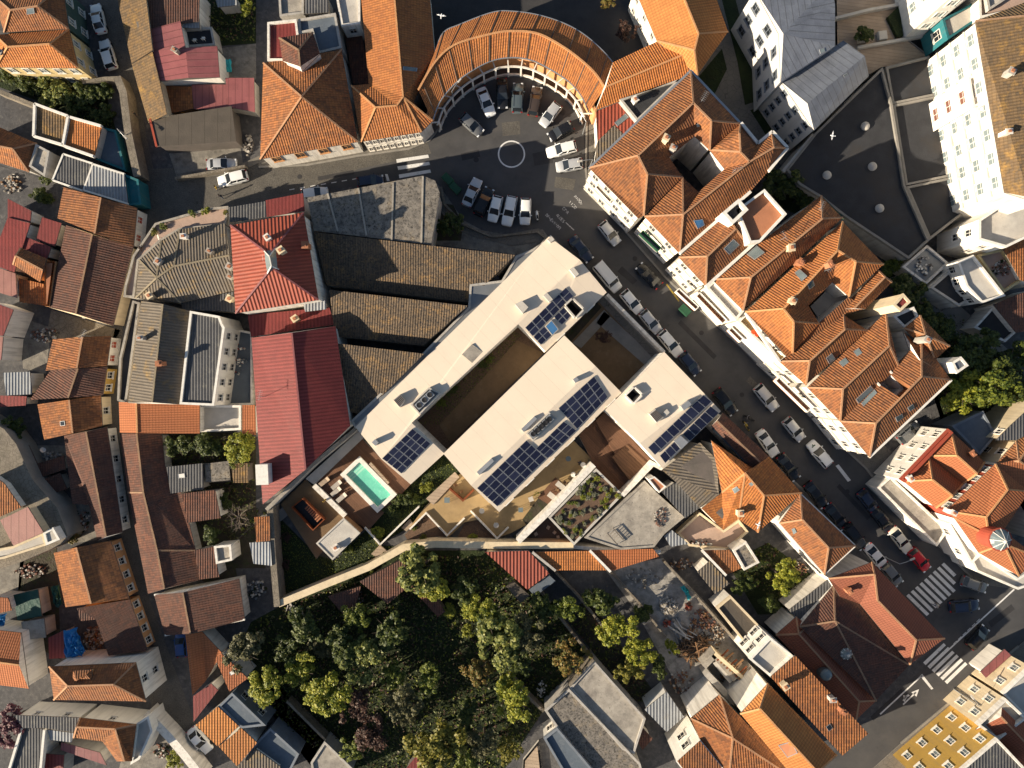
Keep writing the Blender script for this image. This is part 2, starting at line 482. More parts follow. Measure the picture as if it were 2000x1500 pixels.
def roof_body(root, E, R, f, m, skirt=.16, wm='wl', ridge='', name='roof', hole=None):
    """roof from eave points E and ridge points R (Vectors) and a face list"""
    b = MB()
    idx = {}
    for i, p in enumerate(E): idx['0123456789ABCDEFGHIJ'[i]] = p
    for i, p in enumerate(R): idx['abcdefghijkl'[i]] = p
    edges = {}
    for q in f.split():
        ps = [idx[c] for c in q]
        n = newell(ps); steep = abs(n.z) < .3
        b.up(ps, 1 if steep else 0)
        if not steep:
            for i in range(len(q)):
                edges.setdefault(frozenset((q[i - 1], q[i])), []).append((q, n if n.z > 0 else -n))
    n = len(E)
    s = 1 if area2(E) > 0 else -1
    for i in range(n):
        a, c = E[i], E[(i + 1) % n]
        q = [(a.x, a.y, a.z - skirt), (c.x, c.y, c.z - skirt), tuple(c), tuple(a)]
        b.face(q if s > 0 else q[::-1], 2)
    b.face([(p.x, p.y, p.z - skirt) for p in (E[::-1] if s > 0 else E)], 2)
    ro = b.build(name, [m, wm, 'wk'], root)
    if ridge:
        rb = MB(); c = 0
        for ed, fs in edges.items():
            if len(fs) != 2 or not any(k.islower() for k in ed): continue
            k1, k2 = tuple(ed)
            p, q = idx[k1], idx[k2]
            mid = (p + q) / 2
            c1 = sum((idx[k] for k in fs[0][0]), Vector()) / len(fs[0][0])
            if fs[1][1].dot(c1 - mid) > -.01: continue           # a valley
            if (p - q).length < .3: continue
            rb.bar(p - Vector((0, 0, .02)), q - Vector((0, 0, .02)), .24, .10); c += 1
        if c: rb.build('ridge_tiles', ridge, root)
    return ro, b

def bvh(b):
    return BVHTree.FromPolygons([Vector(v) for v in b.v], b.f)

CAMP = Vector((0, 0, HC))
def drop(tree, x, y):
    d = (P(x, y, 0) - CAMP).normalized()
    r = tree.ray_cast(CAMP, d)
    return (r[0], r[1]) if r[0] is not None else (None, None)

def chimney(root, tree, x, y, ht=1.3, sx=.5, sy=.72, m='wl', rot=.6):
    m = ('wl', 'co', 'wc', 'ter', 'wg')[int(x * 7 + y) % 5]; rot += int(x + y) % 3 * .5; sx += (int(x) % 4) * .09
    p, n = drop(tree, x, y)
    if p is None: return
    k = 1 - (ht + p.z) / HC                                    # the picked pixel is the chimney's top
    q = Vector((P(x, y, p.z + ht).x, P(x, y, p.z + ht).y, p.z))
    b = MB()
    b.box((q.x, q.y, q.z - .8), sx, sy, ht + .8 - .12, rot)
    b.box((q.x, q.y, q.z + ht - .12), sx + .2, sy + .2, .12, rot)
    b.box((q.x, q.y, q.z + ht), sx * .55, sy * .55, .18, rot, 1)
    b.build('chimney', [m, 'ter'], root)

def skylight(root, tree, s, m='glg', name='skylight', raise_=.1, frame='met'):
    q = pts(s)
    c = []
    for x, y, _ in q:
        p, n = drop(tree, x, y)
        if p is None: return
        c.append(p)
    n = newell(c)
    if n.z < 0: c.reverse(); n = -n
    b = MB(); hi = [p + n * raise_ for p in c]
    k = len(c)
    for i in range(k):
        b.face([c[i - 1], c[i], hi[i], hi[i - 1]], 1)
    cen = sum(hi, Vector()) / k
    inn = [cen + (p - cen) * .9 for p in hi]
    for i in range(k):
        b.face([hi[i - 1], hi[i], inn[i], inn[i - 1]], 1)
    b.face([p - n * .02 for p in inn], 0)
    b.build(name, [m, frame], root)

def cutter(poly, z0, z1):
    b = MB(); b.prism(poly, z0, z1, bottom=True)
    me = b.mesh('c', [])
    bm = bmesh.new(); bm.from_mesh(me); bmesh.ops.remove_doubles(bm, verts=bm.verts, dist=1e-4); bmesh.ops.recalc_face_normals(bm, faces=bm.faces); bm.to_mesh(me); bm.free()
    return bpy.data.objects.new('c', me)

def cut(o, poly, z0, z1):
    bm = bmesh.new(); bm.from_mesh(o.data); bmesh.ops.remove_doubles(bm, verts=bm.verts, dist=1e-4); bmesh.ops.recalc_face_normals(bm, faces=bm.faces); bm.to_mesh(o.data); bm.free()
    c = cutter(poly, z0, z1)
    COL.objects.link(c)
    md = o.modifiers.new('b', 'BOOLEAN'); md.operation = 'DIFFERENCE'; md.object = c; md.solver = 'EXACT'
    bpy.context.view_layer.update()
    me = bpy.data.meshes.new_from_object(o.evaluated_get(bpy.context.evaluated_depsgraph_get()))
    o.modifiers.clear()
    me.name = o.data.name
    o.data = me
    bpy.data.objects.remove(c)

def H(label, m, h, E, R='', f='', rise=1.5, name='house', cat='house', w='wl', win=0, we=None, ch='', sky='', z0=0.0, over=.22, ridge='auto', par='', pm='wp', pw=.35, ph=.35, well=None, group=None, wk=None, dorm=None):
    e = [P(x, y, h + (d or 0)) for x, y, d in pts(E)]
    r = [P(x, y, h + (rise if d is None else d)) for x, y, d in pts(R)]
    if not f:
        if len(r) == 2: f = '01ba 23ab 12b 30a'
        elif len(r) == 1: f = ' '.join('%d%da' % (i, (i + 1) % len(e)) for i in range(len(e)))
        else: f = '0123456789ABCDEFGHIJ'[:len(e)]
    cx = sum((p for p in e), Vector()) / len(e)
    root = thing(name, label, cat, (cx.x, cx.y, z0), group, world=True)
    if ridge == 'auto': ridge = {'t1': 'rc1', 't1b': 'rc1', 't2': 'rc2', 't3': 'rc3', 't4': 'rc1', 't5': 'rc2', 'tm': 'rc3', 'rm': 'pm', 'ro': 'pm', 'gc': 'gc2', 'gd': 'gc2'}.get(m, '')
    ro, rb = roof_body(root, e, r, f, m, wm=w, ridge=ridge)
    wp = offset([Vector((p.x, p.y, p.z)) for p in e], over)
    b = MB()
    s = 1 if area2(wp) > 0 else -1
    n = len(wp)
    for i in range(n):
        a, c = wp[i], wp[(i + 1) % n]
        q = [(a.x, a.y, z0), (c.x, c.y, z0), (c.x, c.y, c.z - .16), (a.x, a.y, a.z - .16)]
        b.face(q if s > 0 else q[::-1])
    wo = b.build('wall', w, root)
    tree = bvh(rb)
    if well:
        q = [P(x, y, h) for x, y, _ in pts(well[0])]
        cut(ro, q, h - 6, h + 8)
        b = MB()
        for i in range(len(q)):                                  # the shaft's four walls, thick ones
            a, c = q[i - 1], q[i]
            d = (c - a).normalized(); nn = Vector((d.y, -d.x, 0)) * (1 if area2(q) > 0 else -1)
            p4 = [a + d * .02, c - d * .02, c - d * .02 + nn * .25, a + d * .02 + nn * .25]
            b.prism(p4, z0, h + .3)
        b.build('light_well', well[1], root)
        b = MB(); b.prism(offset(q, -.1), z0 + .5, z0 + well[2]); b.build('well_floor', well[3] if len(well) > 3 else 'yk', root)
    if win: wall_windows(root, wp, h, win, None if we is None else [int(c, 16) for c in we], z0, **(wk or {}))
    for q in pts(ch): chimney(root, tree, q[0], q[1], q[2] or 1.2)
    for q in sky.split('|'):
        if q.strip():
            mm = 'glg'
            if ':' in q: mm, q = q.split(':')
            skylight(root, tree, q, mm.strip())
    for q in par.split('|'):
        if q.strip():
            pp = [P(x, y, h + (d or 0)) for x, y, d in pts(q)]
            b = MB()
            for a, c in zip(pp, pp[1:]): b.bar(a - Vector((0, 0, .3)), c - Vector((0, 0, .3)), pw, .3 + ph)
            b.build('parapet', pm, root)
    root['_t'] = 0
    TREES[root.name] = tree
    return root

TREES = {}
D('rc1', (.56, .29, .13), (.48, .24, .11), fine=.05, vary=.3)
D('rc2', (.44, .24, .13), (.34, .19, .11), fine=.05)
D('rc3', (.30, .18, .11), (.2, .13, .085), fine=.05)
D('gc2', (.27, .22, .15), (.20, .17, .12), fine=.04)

def F(label, m, h, E, w='wl', pt=.35, pw=.28, pm=None, name='flat_roof_building', cat='building', win=0, we=None, z0=0.0, pz=None, wk=None, ch='', sky='', group=None):
    """flat-roofed block with a parapet; pz: height at which the outline was read (default its roof)"""
    zz = h if pz is None else pz
    e = [P(x, y, zz) for x, y, _ in pts(E)]
    e = [Vector((p.x, p.y, h)) for p in e]
    if area2(e) < 0 and we is None: e.reverse()
    cx = sum(e, Vector()) / len(e)
    root = thing(name, label, cat, (cx.x, cx.y, z0), group, world=True)
    inn = offset(e, pw)
    b = MB(); b.up([(p.x, p.y, h) for p in inn]); ro = b.build('roof', m, root)
    tree = bvh(b)
    n = len(e)
    s = 1 if area2(e) > 0 else -1
    b = MB()
    for i in range(n):
        a, c = e[i], e[(i + 1) % n]
        q = [(a.x, a.y, z0), (c.x, c.y, z0), (c.x, c.y, h - .05), (a.x, a.y, h - .05)]
        b.face(q if s > 0 else q[::-1])
    b.build('wall', w, root)
    if pt > 0:
        b = MB()
        ou = offset(e, -.04)
        for i in range(n):
            j = (i + 1) % n
            for q in ([(ou[i].x, ou[i].y, h - .2), (ou[j].x, ou[j].y, h - .2), (ou[j].x, ou[j].y, h + pt), (ou[i].x, ou[i].y, h + pt)],
                      [(ou[i].x, ou[i].y, h + pt), (ou[j].x, ou[j].y, h + pt), (inn[j].x, inn[j].y, h + pt), (inn[i].x, inn[i].y, h + pt)],
                      [(inn[i].x, inn[i].y, h + pt), (inn[j].x, inn[j].y, h + pt), (inn[j].x, inn[j].y, h - .1), (inn[i].x, inn[i].y, h - .1)]):
                b.face(q if s > 0 else q[::-1])
        b.build('parapet', pm or w, root)
    if win: wall_windows(root, e, h, win, None if we is None else [int(c, 16) for c in we], z0, **(wk or {}))
    for q in pts(ch): chimney(root, tree, q[0], q[1], q[2] or 1.2)
    for q in sky.split('|'):
        if q.strip(): skylight(root, tree, q)
    TREES[root.name] = tree
    return root

def G(name, m, z, s, thick=0.0):
    """a sheet (or slab) of ground"""
    e = [P(x, y, z) for x, y, _ in pts(s)]
    b = MB()
    if thick: b.prism(e, z - thick, z, 1, 0)
    else: b.up(e)
    o = b.build(name, [m, 'kb'] if thick else [m])
    o['kind'] = 'structure'
    return o

def W(label, s, h, wd=.35, m='st', z0=0.0, name='garden_wall', cat='wall', cap=None):
    """free-standing wall along a line of pixels read at its top"""
    pp = [P(x, y, h) for x, y, _ in pts(s)]
    b = MB()
    n = len(pp)
    # mitred strip
    L, R_ = [], []
    for i in range(n):
        d1 = (pp[i] - pp[i - 1]).normalized() if i > 0 else (pp[1] - pp[0]).normalized()
        d2 = (pp[i + 1] - pp[i]).normalized() if i < n - 1 else d1
        m1 = Vector((-d1.y, d1.x, 0)) + Vector((-d2.y, d2.x, 0))
        m1 = m1 * (2 / max(m1.length_squared, .6)) * wd / 2
        L.append(pp[i] + m1); R_.append(pp[i] - m1)
    b.prism(L + R_[::-1], z0, h, 0, 1)
    cx = sum(pp, Vector()) / n
    o = b.build(name, [m, cap or m])
    tag(o, label, cat)
    return o

def poly_world(s, z): return [P(x, y, z) for x, y, _ in pts(s)]
def slab(label, s, z, t, m, name, cat, z0=None):
    """a plate of thickness t with its top at z"""
    b = MB(); b.prism(poly_world(s, z), z - t if z0 is None else z0, z, bottom=True)
    return tag(b.build(name, m), label, cat)
# ================================================================ ground, streets and yards
g = MB(); g.up([(-260, -260, 0), (260, -260, 0), (260, 260, 0), (-260, 260, 0)])
o = g.build('ground', 'yk'); o['kind'] = 'structure'
G('road', 'as', .012, '840,262 700,300 520,330 330,345 290,380 285,480 440,420 600,372 845,352 862,362 905,430 960,452 1050,445 1075,470 1190,590 1420,830 1560,960 1700,1110 1850,1260 1600,1500 1480,1620 1700,1700 2100,1330 2100,1090 1990,1150 1890,1110 1760,985 1690,900 1430,640 1290,505 1165,360 1170,260 1120,150 1000,105 890,140')
G('street', 'cb', .016, '170,-30 228,-30 262,140 285,260 300,330 520,318 700,290 830,262 842,300 700,330 610,372 440,415 285,480 250,560 240,640 232,780 245,850 262,1000 292,1170 335,1290 398,1455 450,1560 330,1560 300,1400 255,1180 240,1060 205,850 205,720 225,640 262,480 285,395 262,330 240,170')
G('hillside', 'st', 4.2, '-60,800 8,838 32,868 62,935 112,992 132,1046 118,1062 100,1072 40,1098 -60,1130', 4.2)
G('street', 'st', .016, '100,605 235,645 225,665 90,660')
G('pavement', 'pv', .12, '505,326 600,322 700,304 800,290 838,274 862,245 880,190 915,150 960,133 1000,130 1050,137 1100,160 1132,190 1150,240 1150,330 1165,350 1178,344 1172,230 1150,170 1110,125 1040,100 960,100 900,112 860,160 830,240 800,262 690,275 505,305', .1)
G('pavement', 'pv', .12, '1143,330 1150,378 1205,432 1300,542 1450,680 1600,830 1692,915 1760,1000 1850,1080 1910,1140 1990,1152 2040,1100 1760,900 1440,600 1180,340', .1)
G('pavement', 'pv', .12, '1075,462 1190,590 1420,828 1440,840 1600,985 1700,1095 1690,1110 1400,830 1060,475', .1)
G('pavement', 'pv', .12, '2040,1218 1990,1262 1880,1352 1760,1452 1640,1560 1700,1600 2060,1300', .1)
G('pavement', 'pv', .12, '345,352 475,332 505,318 505,305 475,318 345,340', .1)
G('pavement', 'pv', .12, '862,395 890,428 930,447 985,458 1052,446 1062,452 1065,470 1000,480 925,462 885,445 855,405', .1)
# courtyards
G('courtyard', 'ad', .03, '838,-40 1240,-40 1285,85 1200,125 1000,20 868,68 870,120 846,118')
G('courtyard', 'pv', .03, '1385,-40 1470,-40 1590,262 1535,335 1500,290 1440,240 1350,140 1425,62')
G('courtyard', 'gr', .05, '1405,-20 1432,-20 1486,195 1455,205 1440,120')
G('courtyard', 'gr', .05, '1360,155 1410,95 1420,135 1395,185')
G('courtyard', 'gr', .05, '1465,215 1500,205 1530,260 1500,270')
G('yard', 'yd', .03, '425,95 500,85 500,155 432,155')
G('yard', 'yd', .03, '330,300 470,288 475,325 345,345')
G('yard', 'gr', .03, '-30,140 200,158 250,340 110,210 -30,160')
G('yard', 'gr', .035, '385,-20 500,-20 500,85 425,90')
G('yard', 'yd', .03, '845,350 862,368 905,430 960,460 1060,448 1075,468 1030,500 850,478')
G('yard', 'so', .04, '850,395 885,400 905,440 900,470 850,470')
G('yard', 'yk', .03, '-30,315 125,360 110,400 -30,390')
G('yard', 'yd', .03, '40,620 100,640 90,730 45,720')
G('yard', 'yk', .03, '-30,790 72,795 85,860 25,870')
G('yard', 'yd', .03, '60,870 130,870 130,920 75,905')
G('yard', 'yd', .03, '130,985 175,985 190,1055 150,1060 115,1020')
G('yard', 'yd', .03, '-30,1075 50,1070 40,1150 -30,1170')
G('yard', 'so', .03, '40,1080 110,1070 120,1290 30,1240')
G('yard', 'so', .03, '318,845 500,845 500,990 530,1180 470,1190 390,1130 380,1020 325,915')
G('yard', 'yk', .04, '460,1110 530,1110 530,1190 480,1200')
G('yard', 'yk', .03, '60,1400 330,1400 400,1560 -30,1560 -30,1380')
G('yard', 'yd', .04, '255,1420 320,1420 360,1500 230,1510')
G('yard', 'yk', .03, '420,1330 540,1330 700,1520 400,1520')
G('garden_ground', 'gr', .03, '490,1215 545,1185 800,1075 960,1075 1070,1170 1160,1290 1060,1390 960,1540 640,1540 520,1380 470,1260')
G('yard', 'yk', .035, '1070,1120 1170,1110 1270,1250 1340,1370 1290,1400 1160,1290')
G('garden_ground', 'so', .045, '1100,1200 1150,1170 1290,1370 1235,1370')
G('yard', 'yl', .035, '1180,1110 1295,1090 1400,1200 1500,1330 1420,1400 1340,1370 1240,1190')
G('garden_ground', 'gr', .04, '1420,1100 1500,1060 1610,1140 1540,1200 1480,1200')
G('yard', 'yk', .04, '1290,1075 1370,1075 1400,1130 1370,1150')
G('garden_ground', 'gr', .03, '1720,500 1760,540 1990,700 2030,840 1850,860 1800,700')
G('yard', 'yk', .03, '1700,880 1830,770 1850,830 1745,935')
G('yard', 'yk', .03, '1450,290 1600,360 1640,430 1540,440 1480,400')
G('garden_ground', 'gr', .04, '1490,330 1560,350 1600,385 1560,420 1510,400')

# ================================================================ houses, upper left
H('tiled house with two hips and green trimmed facade, topmost left beside the narrow street', 't2', 5.6, '8,63 134,56 122,-30 -15,-10', '20,20 74,12', rise=2.2, w='wd', win=2, we='1', sky='52,17 66,15 68,26 53,28', wk=dict(step=2.0, pane='glg'))
H('orange tiled hipped house with pale yellow street facade above the white shrub garden', 't1', 5.4, '-8,131 153,133 135,57 -10,68', '15,92 97,86', rise=2.2, w='wy', win=2, we='01', ch='-3,100', wk=dict(step=2.2, pane='glg'))
H('mossy orange roofed house lying along the narrow street, opposite the two white cars', 'tm', 3.6, '223,-30 282,-30,1.6 298,98,1.6 257,124', w='wc')
H('long lower house with lichen covered roof following the bend of the street', 'tm', 3.4, '257,124 297,99,1.4 313,162,1.4 326,223,1.4 290,240 270,172', w='wc', f='0123 0345')
H('dark red tiled house with white side wall behind the pink sheet roofs', 't3', 4.4, '281,-25 390,-25 388,42 352,46 289,58', w='wl', par='281,-25 289,58')
H('left one of two joined pink sheet metal roofs with a small chimney', 'pm', 4.4, '289,58 352,41,.6 362,93,.6 296,100', w='wp')
H('long pink sheet metal roof in two bays above the white end wall', 'pm', 4.4, '296,100 362,93,.5 424,90 429,151 368,152,.5 306,159', f='0145 1234', w='wp', ch='340,96')
F('dark roof terrace with two white chairs between the pink roofs and garden', 'dk', 2.6, '361,59 415,55 422,90 363,94', w='wg')
H('small brown tiled house wedged between mossy roof and red sheet roof', 't2', 2.4, '316,167 374,169 378,212 324,224', w='wo', rise=0)
H('red sheet metal roof low down beside the small brown tiled roof', 'pm', 2.4, '374,165 441,165 456,212 379,213', w='wg')
H('red sheet metal roof with round vent at the right end of the row', 'pm', 2.8, '440,152 496,152 498,219 446,209', w='wg')
H('grey brown sheet roofed workshop with red edging above the walled car yard', 'sh', 3.6, '293,232 452,207 461,276 306,286', w='wk', par='293,232 306,286', pm='wr', pw=.3, ph=.1)
H('brown roofed terrace house with white parapet, left half of a pair in the garden', 'tm', 3.2, '70,204 135,228 125,284 68,267', w='wg', par='70,204 135,228 125,284 68,267 70,204', over=.05)
H('orange ribbed roof house with white parapet, right half of a pair in the garden', 't1', 3.2, '139,230 199,247 184,306 127,286', w='wg', par='139,230 199,247|184,306 127,286', over=.05)
F('blue floored roof terrace behind the orange ribbed roof house', 'db', 1.6, '201,250 228,256 248,335 190,312', w='wt', pm='wt')
H('grey corrugated roof with white edges, left of the striped sheet roof', 'gd', 3.0, '124,301 182,320 163,373 103,352', w='wg', par='124,301 182,320 163,373 103,352 124,301', pw=.25, ph=.1)
H('white and grey striped corrugated roof with a teal wall at the street bend', 'gw', 3.2, '183,321 243,340 250,398 165,372', w='wt', par='243,340 183,321|165,372 250,398', pw=.25, ph=.1)
F('narrow teal walled annex at the street corner below the striped roof', 'wt', 2.6, '244,341 272,352 278,400 252,402', w='wt')
H('weathered orange hipped house cut by the left edge above the dark yard', 't2', 3.0, '-20,240 72,280 56,336 -20,312', '-15,283 25,291', rise=1.6, w='wg')
F('small concrete flat roof with a vent beside the weathered hipped house', 'co', 3.0, '73,283 99,297 90,346 60,326', w='wg')
H('white sheet canopy over the shaded garden at the top edge', 'gw', 2.6, '418,-12 460,-12 463,10 425,14', w='wg', name='shed', cat='shed')
H('small white canopy roof beside the dark roof terrace', 'gw', 4.0, '356,35 389,36 390,55 358,54', w='wg', name='shed', cat='shed')
# ---- top centre
H('large brown tiled pyramid roofed house left of the curved arcade', 't2', 5.2, '508,311 699,277 667,97 514,123', '589,189', rise=3.6, w='wl', win=2, we='0', wk=dict(wd=1.3, ht=1.7, step=3.0, fr='wo', fh=3.2))
H('small hipped rear wing rising behind the large pyramid roofed house', 't3', 7.4, '545,74 611,63 625,105 590,140 552,119', '583,98 586,130', f='01a 12ba 23b 340ab'.replace('340ab', '34b 40ab'), rise=1.6, w='wl', ch='573,64,1.6')
F('cream walled narrow wing left of the hipped rear wing', 'rm', 5.0, '524,46 580,40 584,72 556,120 524,120', w='wp', pm='wl')
F('blue grey roof terrace behind the pyramid roofed house', 'db', 4.8, '584,40 656,28 668,95 622,106 610,62 585,68', w='wg')
H('grey corrugated shed roof at the top edge left of the long orange gable', 'gd', 4.0, '594,-14 640,-14 642,24 596,27', w='wg', name='shed', cat='shed')
F('beige flat roof between corrugated shed and long orange gable', 'cl', 4.6, '656,-14 704,-14 704,48 668,53', w='wl', win=1, we='2')
F('brown flat roof at the top edge beside the garden', 'co', 3.4, '545,-14 594,-14 594,28 548,34', w='wg')
H('low dark red roof at the bottom of the narrow gap beside the orange gable', 't3', 1.4, '673,62 706,62 722,165 690,165', w='wg', name='shed', cat='shed')
H('long orange gabled building with L shaped end joining the curved arcade', 't1', 5.0, '703,-30 720,164 686,167 705,277 823,258 845,236 808,200 849,108 838,-30', '768,-30 787,189 775,206 733,210', f='01cba 12dc 23d 34bcd b45 b56 ab678', rise=1.9, w='wl', win=2, we='3', sky='787,130 815,133 814,140 787,137', wk=dict(wd=.55, ht=1.3, step=1.0, fh=2.6))
H('bright orange gabled building with white windowed flank above the dark courtyard', 't1b', 6.5, '1236,-30 1283,80 1362,147 1422,62 1390,-30', '1325,-30 1364,66 1356,98', f='01cba ab34 bc23 12c', rise=2.2, w='wl', win=2, we='0', wk=dict(wd=.8, ht=1.2, step=2.4))
H('ribbed orange roof linking the curved arcade with the bright gable', 't1', 6.0, '1163,215 1360,143 1283,81 1197,122', '1183,170 1352,100', rise=1.2, w='wl')
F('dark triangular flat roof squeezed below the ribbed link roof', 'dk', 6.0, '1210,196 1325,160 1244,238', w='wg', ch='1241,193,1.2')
H('small red striped lean-to roof beside the triangular flat roof', 'ro', 5.0, '1164,218 1207,200 1241,238 1219,263 1199,244 1167,276', w='wl', f='01345 1235'.replace('01345', '0145').replace('1235', '1234'), sky='1200,240 1221,222 1228,229 1206,247')
H('grey ribbed lean-to roof at the left corner of the great tiled block', 'gc', 5.0, '1167,277 1200,244 1219,262 1161,316', w='wl')
# curved arcade
def arcade():
    outer = pts('846,118 864,66 900,47 962,24 1000,22 1050,29 1100,45 1140,67 1175,97 1197,122')
    ridge = pts('817,176 850,121 890,87 962,66 1000,61 1050,66 1100,92 1140,122 1165,147 1181,172')
    inner = pts('845,236 860,197 892,160 925,136 962,118 1000,112 1037,117 1075,135 1112,160 1136,188 1150,219 1162,215'.replace(' 1162,215', ''))
    root = thing('arcade_building', 'curved orange roofed arcade building wrapped round the parking circle', 'building', (P(1000, 60).x, P(1000, 60).y, 0), world=True)
    def dense(q, n=40):
        ls = [0]
        for a, b in zip(q, q[1:]): ls.append(ls[-1] + math.hypot(b[0] - a[0], b[1] - a[1]))
        o = []
        for i in range(n + 1):
            t = ls[-1] * i / n
            j = max(k for k in range(len(q) - 1) if ls[k] <= t + 1e-6)
            f = (t - ls[j]) / max(ls[j + 1] - ls[j], 1e-6)
            # Catmull-Rom through the read points
            p0, p1, p2, p3 = q[max(j - 1, 0)], q[j], q[j + 1], q[min(j + 2, len(q) - 1)]
            def cr(k): return .5 * (2 * p1[k] + (p2[k] - p0[k]) * f + (2 * p0[k] - 5 * p1[k] + 4 * p2[k] - p3[k]) * f * f + (3 * p1[k] - p0[k] - 3 * p2[k] + p3[k]) * f ** 3)
            o.append((cr(0), cr(1)))
        return o
    n = 44
    O, Rr, I = dense(outer, n), dense(ridge, n), dense(inner, n)
    h = 4.9
    Ow = [P(x, y, h) for x, y in O]; Rw = [P(x, y, h + 1.25) for x, y in Rr]; Iw = [P(x, y, h) for x, y in I]
    b = MB()
    def strip(A, B, flip):
        acc = 0
        for i in range(n):
            q = [A[i], A[i + 1], B[i + 1], B[i]]
            nn = newell(q)
            w1 = (A[i + 1] - A[i]).length; w2 = (B[i + 1] - B[i]).length; wd = (w1 + w2) / 2
            dp = (B[i] - A[i]).length
            uv = [(acc, 0), (acc + wd, 0), (acc + wd, dp), (acc, dp)]
            if nn.z < 0: q.reverse(); uv.reverse()
            b.face(q, 0, uv); acc += wd
    strip(Ow, Rw, 0); strip(Iw, Rw, 1)
    for A in (Ow, Iw):
        for i in range(n): b.face([A[i], A[i + 1], A[i + 1] - Vector((0, 0, .2)), A[i] - Vector((0, 0, .2))], 1)
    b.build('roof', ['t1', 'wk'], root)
    b = MB()
    for i in range(n): b.bar(Rw[i], Rw[i + 1], .28, .12)
    b.build('ridge_tiles', 'rc1', root)
    b = MB()                                                       # dark joints between the bays
    for i in range(2, n, 4):
        b.bar(Rw[i] + Vector((0, 0, .02)), Iw[i] + Vector((0, 0, .02)), .10, .05); b.bar(Rw[i] + Vector((0, 0, .02)), Ow[i] + Vector((0, 0, .02)), .10, .05)
    b.build('bay_joint', 'wk', root)
    def wallring(px, inset, z0, z1, mat, nm, th=.3):
        b = MB(); c = Vector((P(1000, 240).x, P(1000, 240).y, 0))
        A = [P(x, y, h) for x, y in px]
        B = []
        for p in A:
            d = Vector((p.x - c.x, p.y - c.y)).normalized()
            B.append(Vector((p.x + d.x * inset, p.y + d.y * inset, 0)))
        C = []
        for p in B:
            d = Vector((p.x - c.x, p.y - c.y)).normalized()
            C.append(Vector((p.x + d.x * th, p.y + d.y * th, 0)))
        for i in range(n):
            q = [B[i], B[i + 1], C[i + 1], C[i]]
            b.prism(q, z0, z1, bottom=True)
        b.build(nm, mat, root)
        return B
    wallring(I, .9, 0, h + .1, 'wo', 'rear_wall')
    wallring(O, -.6, 0, h - .1, 'wl', 'outer_wall')
    gut = MB()
    for A in (Iw, Ow):
        for i in range(n): gut.bar(A[i] - Vector((0, 0, .1)), A[i + 1] - Vector((0, 0, .1)), .18, .12)
    gut.build('gutter', 'met', root)
    B = wallring(I, -.6, 2.9, 3.15, 'wl', 'arcade_beam', .22)
    wallring(I, -.6, 0, .6, 'wl', 'plinth', .2)
    for i in range(1, n, 3):
        b = MB(); b.box((B[i].x, B[i].y, 0), .26, .26, 3.0, math.atan2(B[i].y, B[i].x)); b.bar((B[i].x, B[i].y, 2.95), Iw[i] - Vector((0, 0, 1.9)) + (Iw[i] - Vector((B[i].x, B[i].y, Iw[i].z))) * 1.6, .16, .2)
        b.build('column', 'wp', root)
arcade()

# ================================================================ the great tiled blocks along the street
WK = dict(wd=1.05, ht=1.7, step=2.2, fh=3.3, top=.9, band=.3)
RING = '01ba 12cb 23c bc34 ab45 ad65 d67 0ad78'
H('great tiled corner block with hipped roofs round a white walled light well, beside the roundabout', 't2', 10.6, '1151,328 1349,138 1446,241 1386,293 1357,266 1307,307 1333,346 1257,421 1247,427', '1246,304 1354,201 1389,236 1264,340', RING, rise=2.4, win=3, we='08', wk=WK,
  par='1151,328 1349,138 1446,241', pw=.3, ph=.12, pm='met', ch='1302,268|1316,287'.replace('|', ' '), sky='1360,243 1364,241 1367,246 1363,248')
H('tiled wing with stepped rear tip below the white walled light well', 't2', 10.4, '1386,293 1446,241 1479,281 1507,258 1537,290 1500,335 1465,375 1327,495 1259,423 1333,346 1364,375 1415,330', '1446,297 1444,261 1464,316 1334,419 1512,288', '01ba 12cab 0acB cdAB d9A d89 d78 c567d'.replace('c567d', 'c567d') + ' 23ec 34e 45ce', rise=2.0, win=3, we='7', wk=WK,
  par='1465,375 1327,495|1446,241 1479,281 1507,258 1537,290 1500,335', pm='wp', pw=.4, sky='glb:1354,430 1372,428 1376,440 1362,447')
H('narrow tiled house with hipped front squeezed between white party walls', 't2', 10.6, '1378,558 1461,480 1416,418 1326,503', '1381,501 1437,447', rise=2.0, win=3, we='3', wk=WK, par='1378,560 1470,478', pm='wp', pw=.4, sky='1413,486 1432,467 1444,478 1424,497')
F('white walled roof terrace with terracotta floor perched above the narrow tiled house', 'ter', 12.6, '1436,412 1490,372 1533,420 1482,474 1462,476', w='wp', pt=.6)
F('small white walled attic box with a dark sunken court beside the terracotta terrace', 'dk', 13.2, '1408,418 1440,391 1458,412 1428,440', w='wp', pt=.7, pw=.4)
H('long tiled house with grey patched skylights and television aerials', 't2', 10.6, '1451,606 1646,425 1604,382 1391,546', '1466,542 1606,427', rise=2.2, win=3, we='3', wk=WK, par='1604,384 1648,427', pm='grn', pw=.2, ph=.05,
  sky='1459,497 1478,480 1494,494 1474,508|1500,530 1526,508 1540,526 1515,553', ch='1547,483,1.5')
H('tiled block with hips round a long white light well, third of the street row', 't1', 10.8, '1456,609 1646,433 1726,516 1658,579 1626,551 1579,597 1600,632 1548,690 1537,697', '1530,603 1636,489 1671,511 1550,628', RING, rise=2.2, win=3, we='8', wk=WK,
  sky='1552,533 1562,526 1577,540 1566,550|gl:1575,553 1587,547 1590,557 1580,565', ch='1550,587,1.2 1624,515,2.2 1566,511')
H('dark tiled lean-to closing the lower side of the long white light well', 't2', 10.2, '1600,631,.5 1657,580,.5 1692,602 1648,614 1548,690', w='wp', f='01234')
F('white floored bottom of the long light well', 'cl', 6.5, '1578,598 1626,550 1660,579 1601,633', w='wp', pt=0, name='light_well', cat='light well')
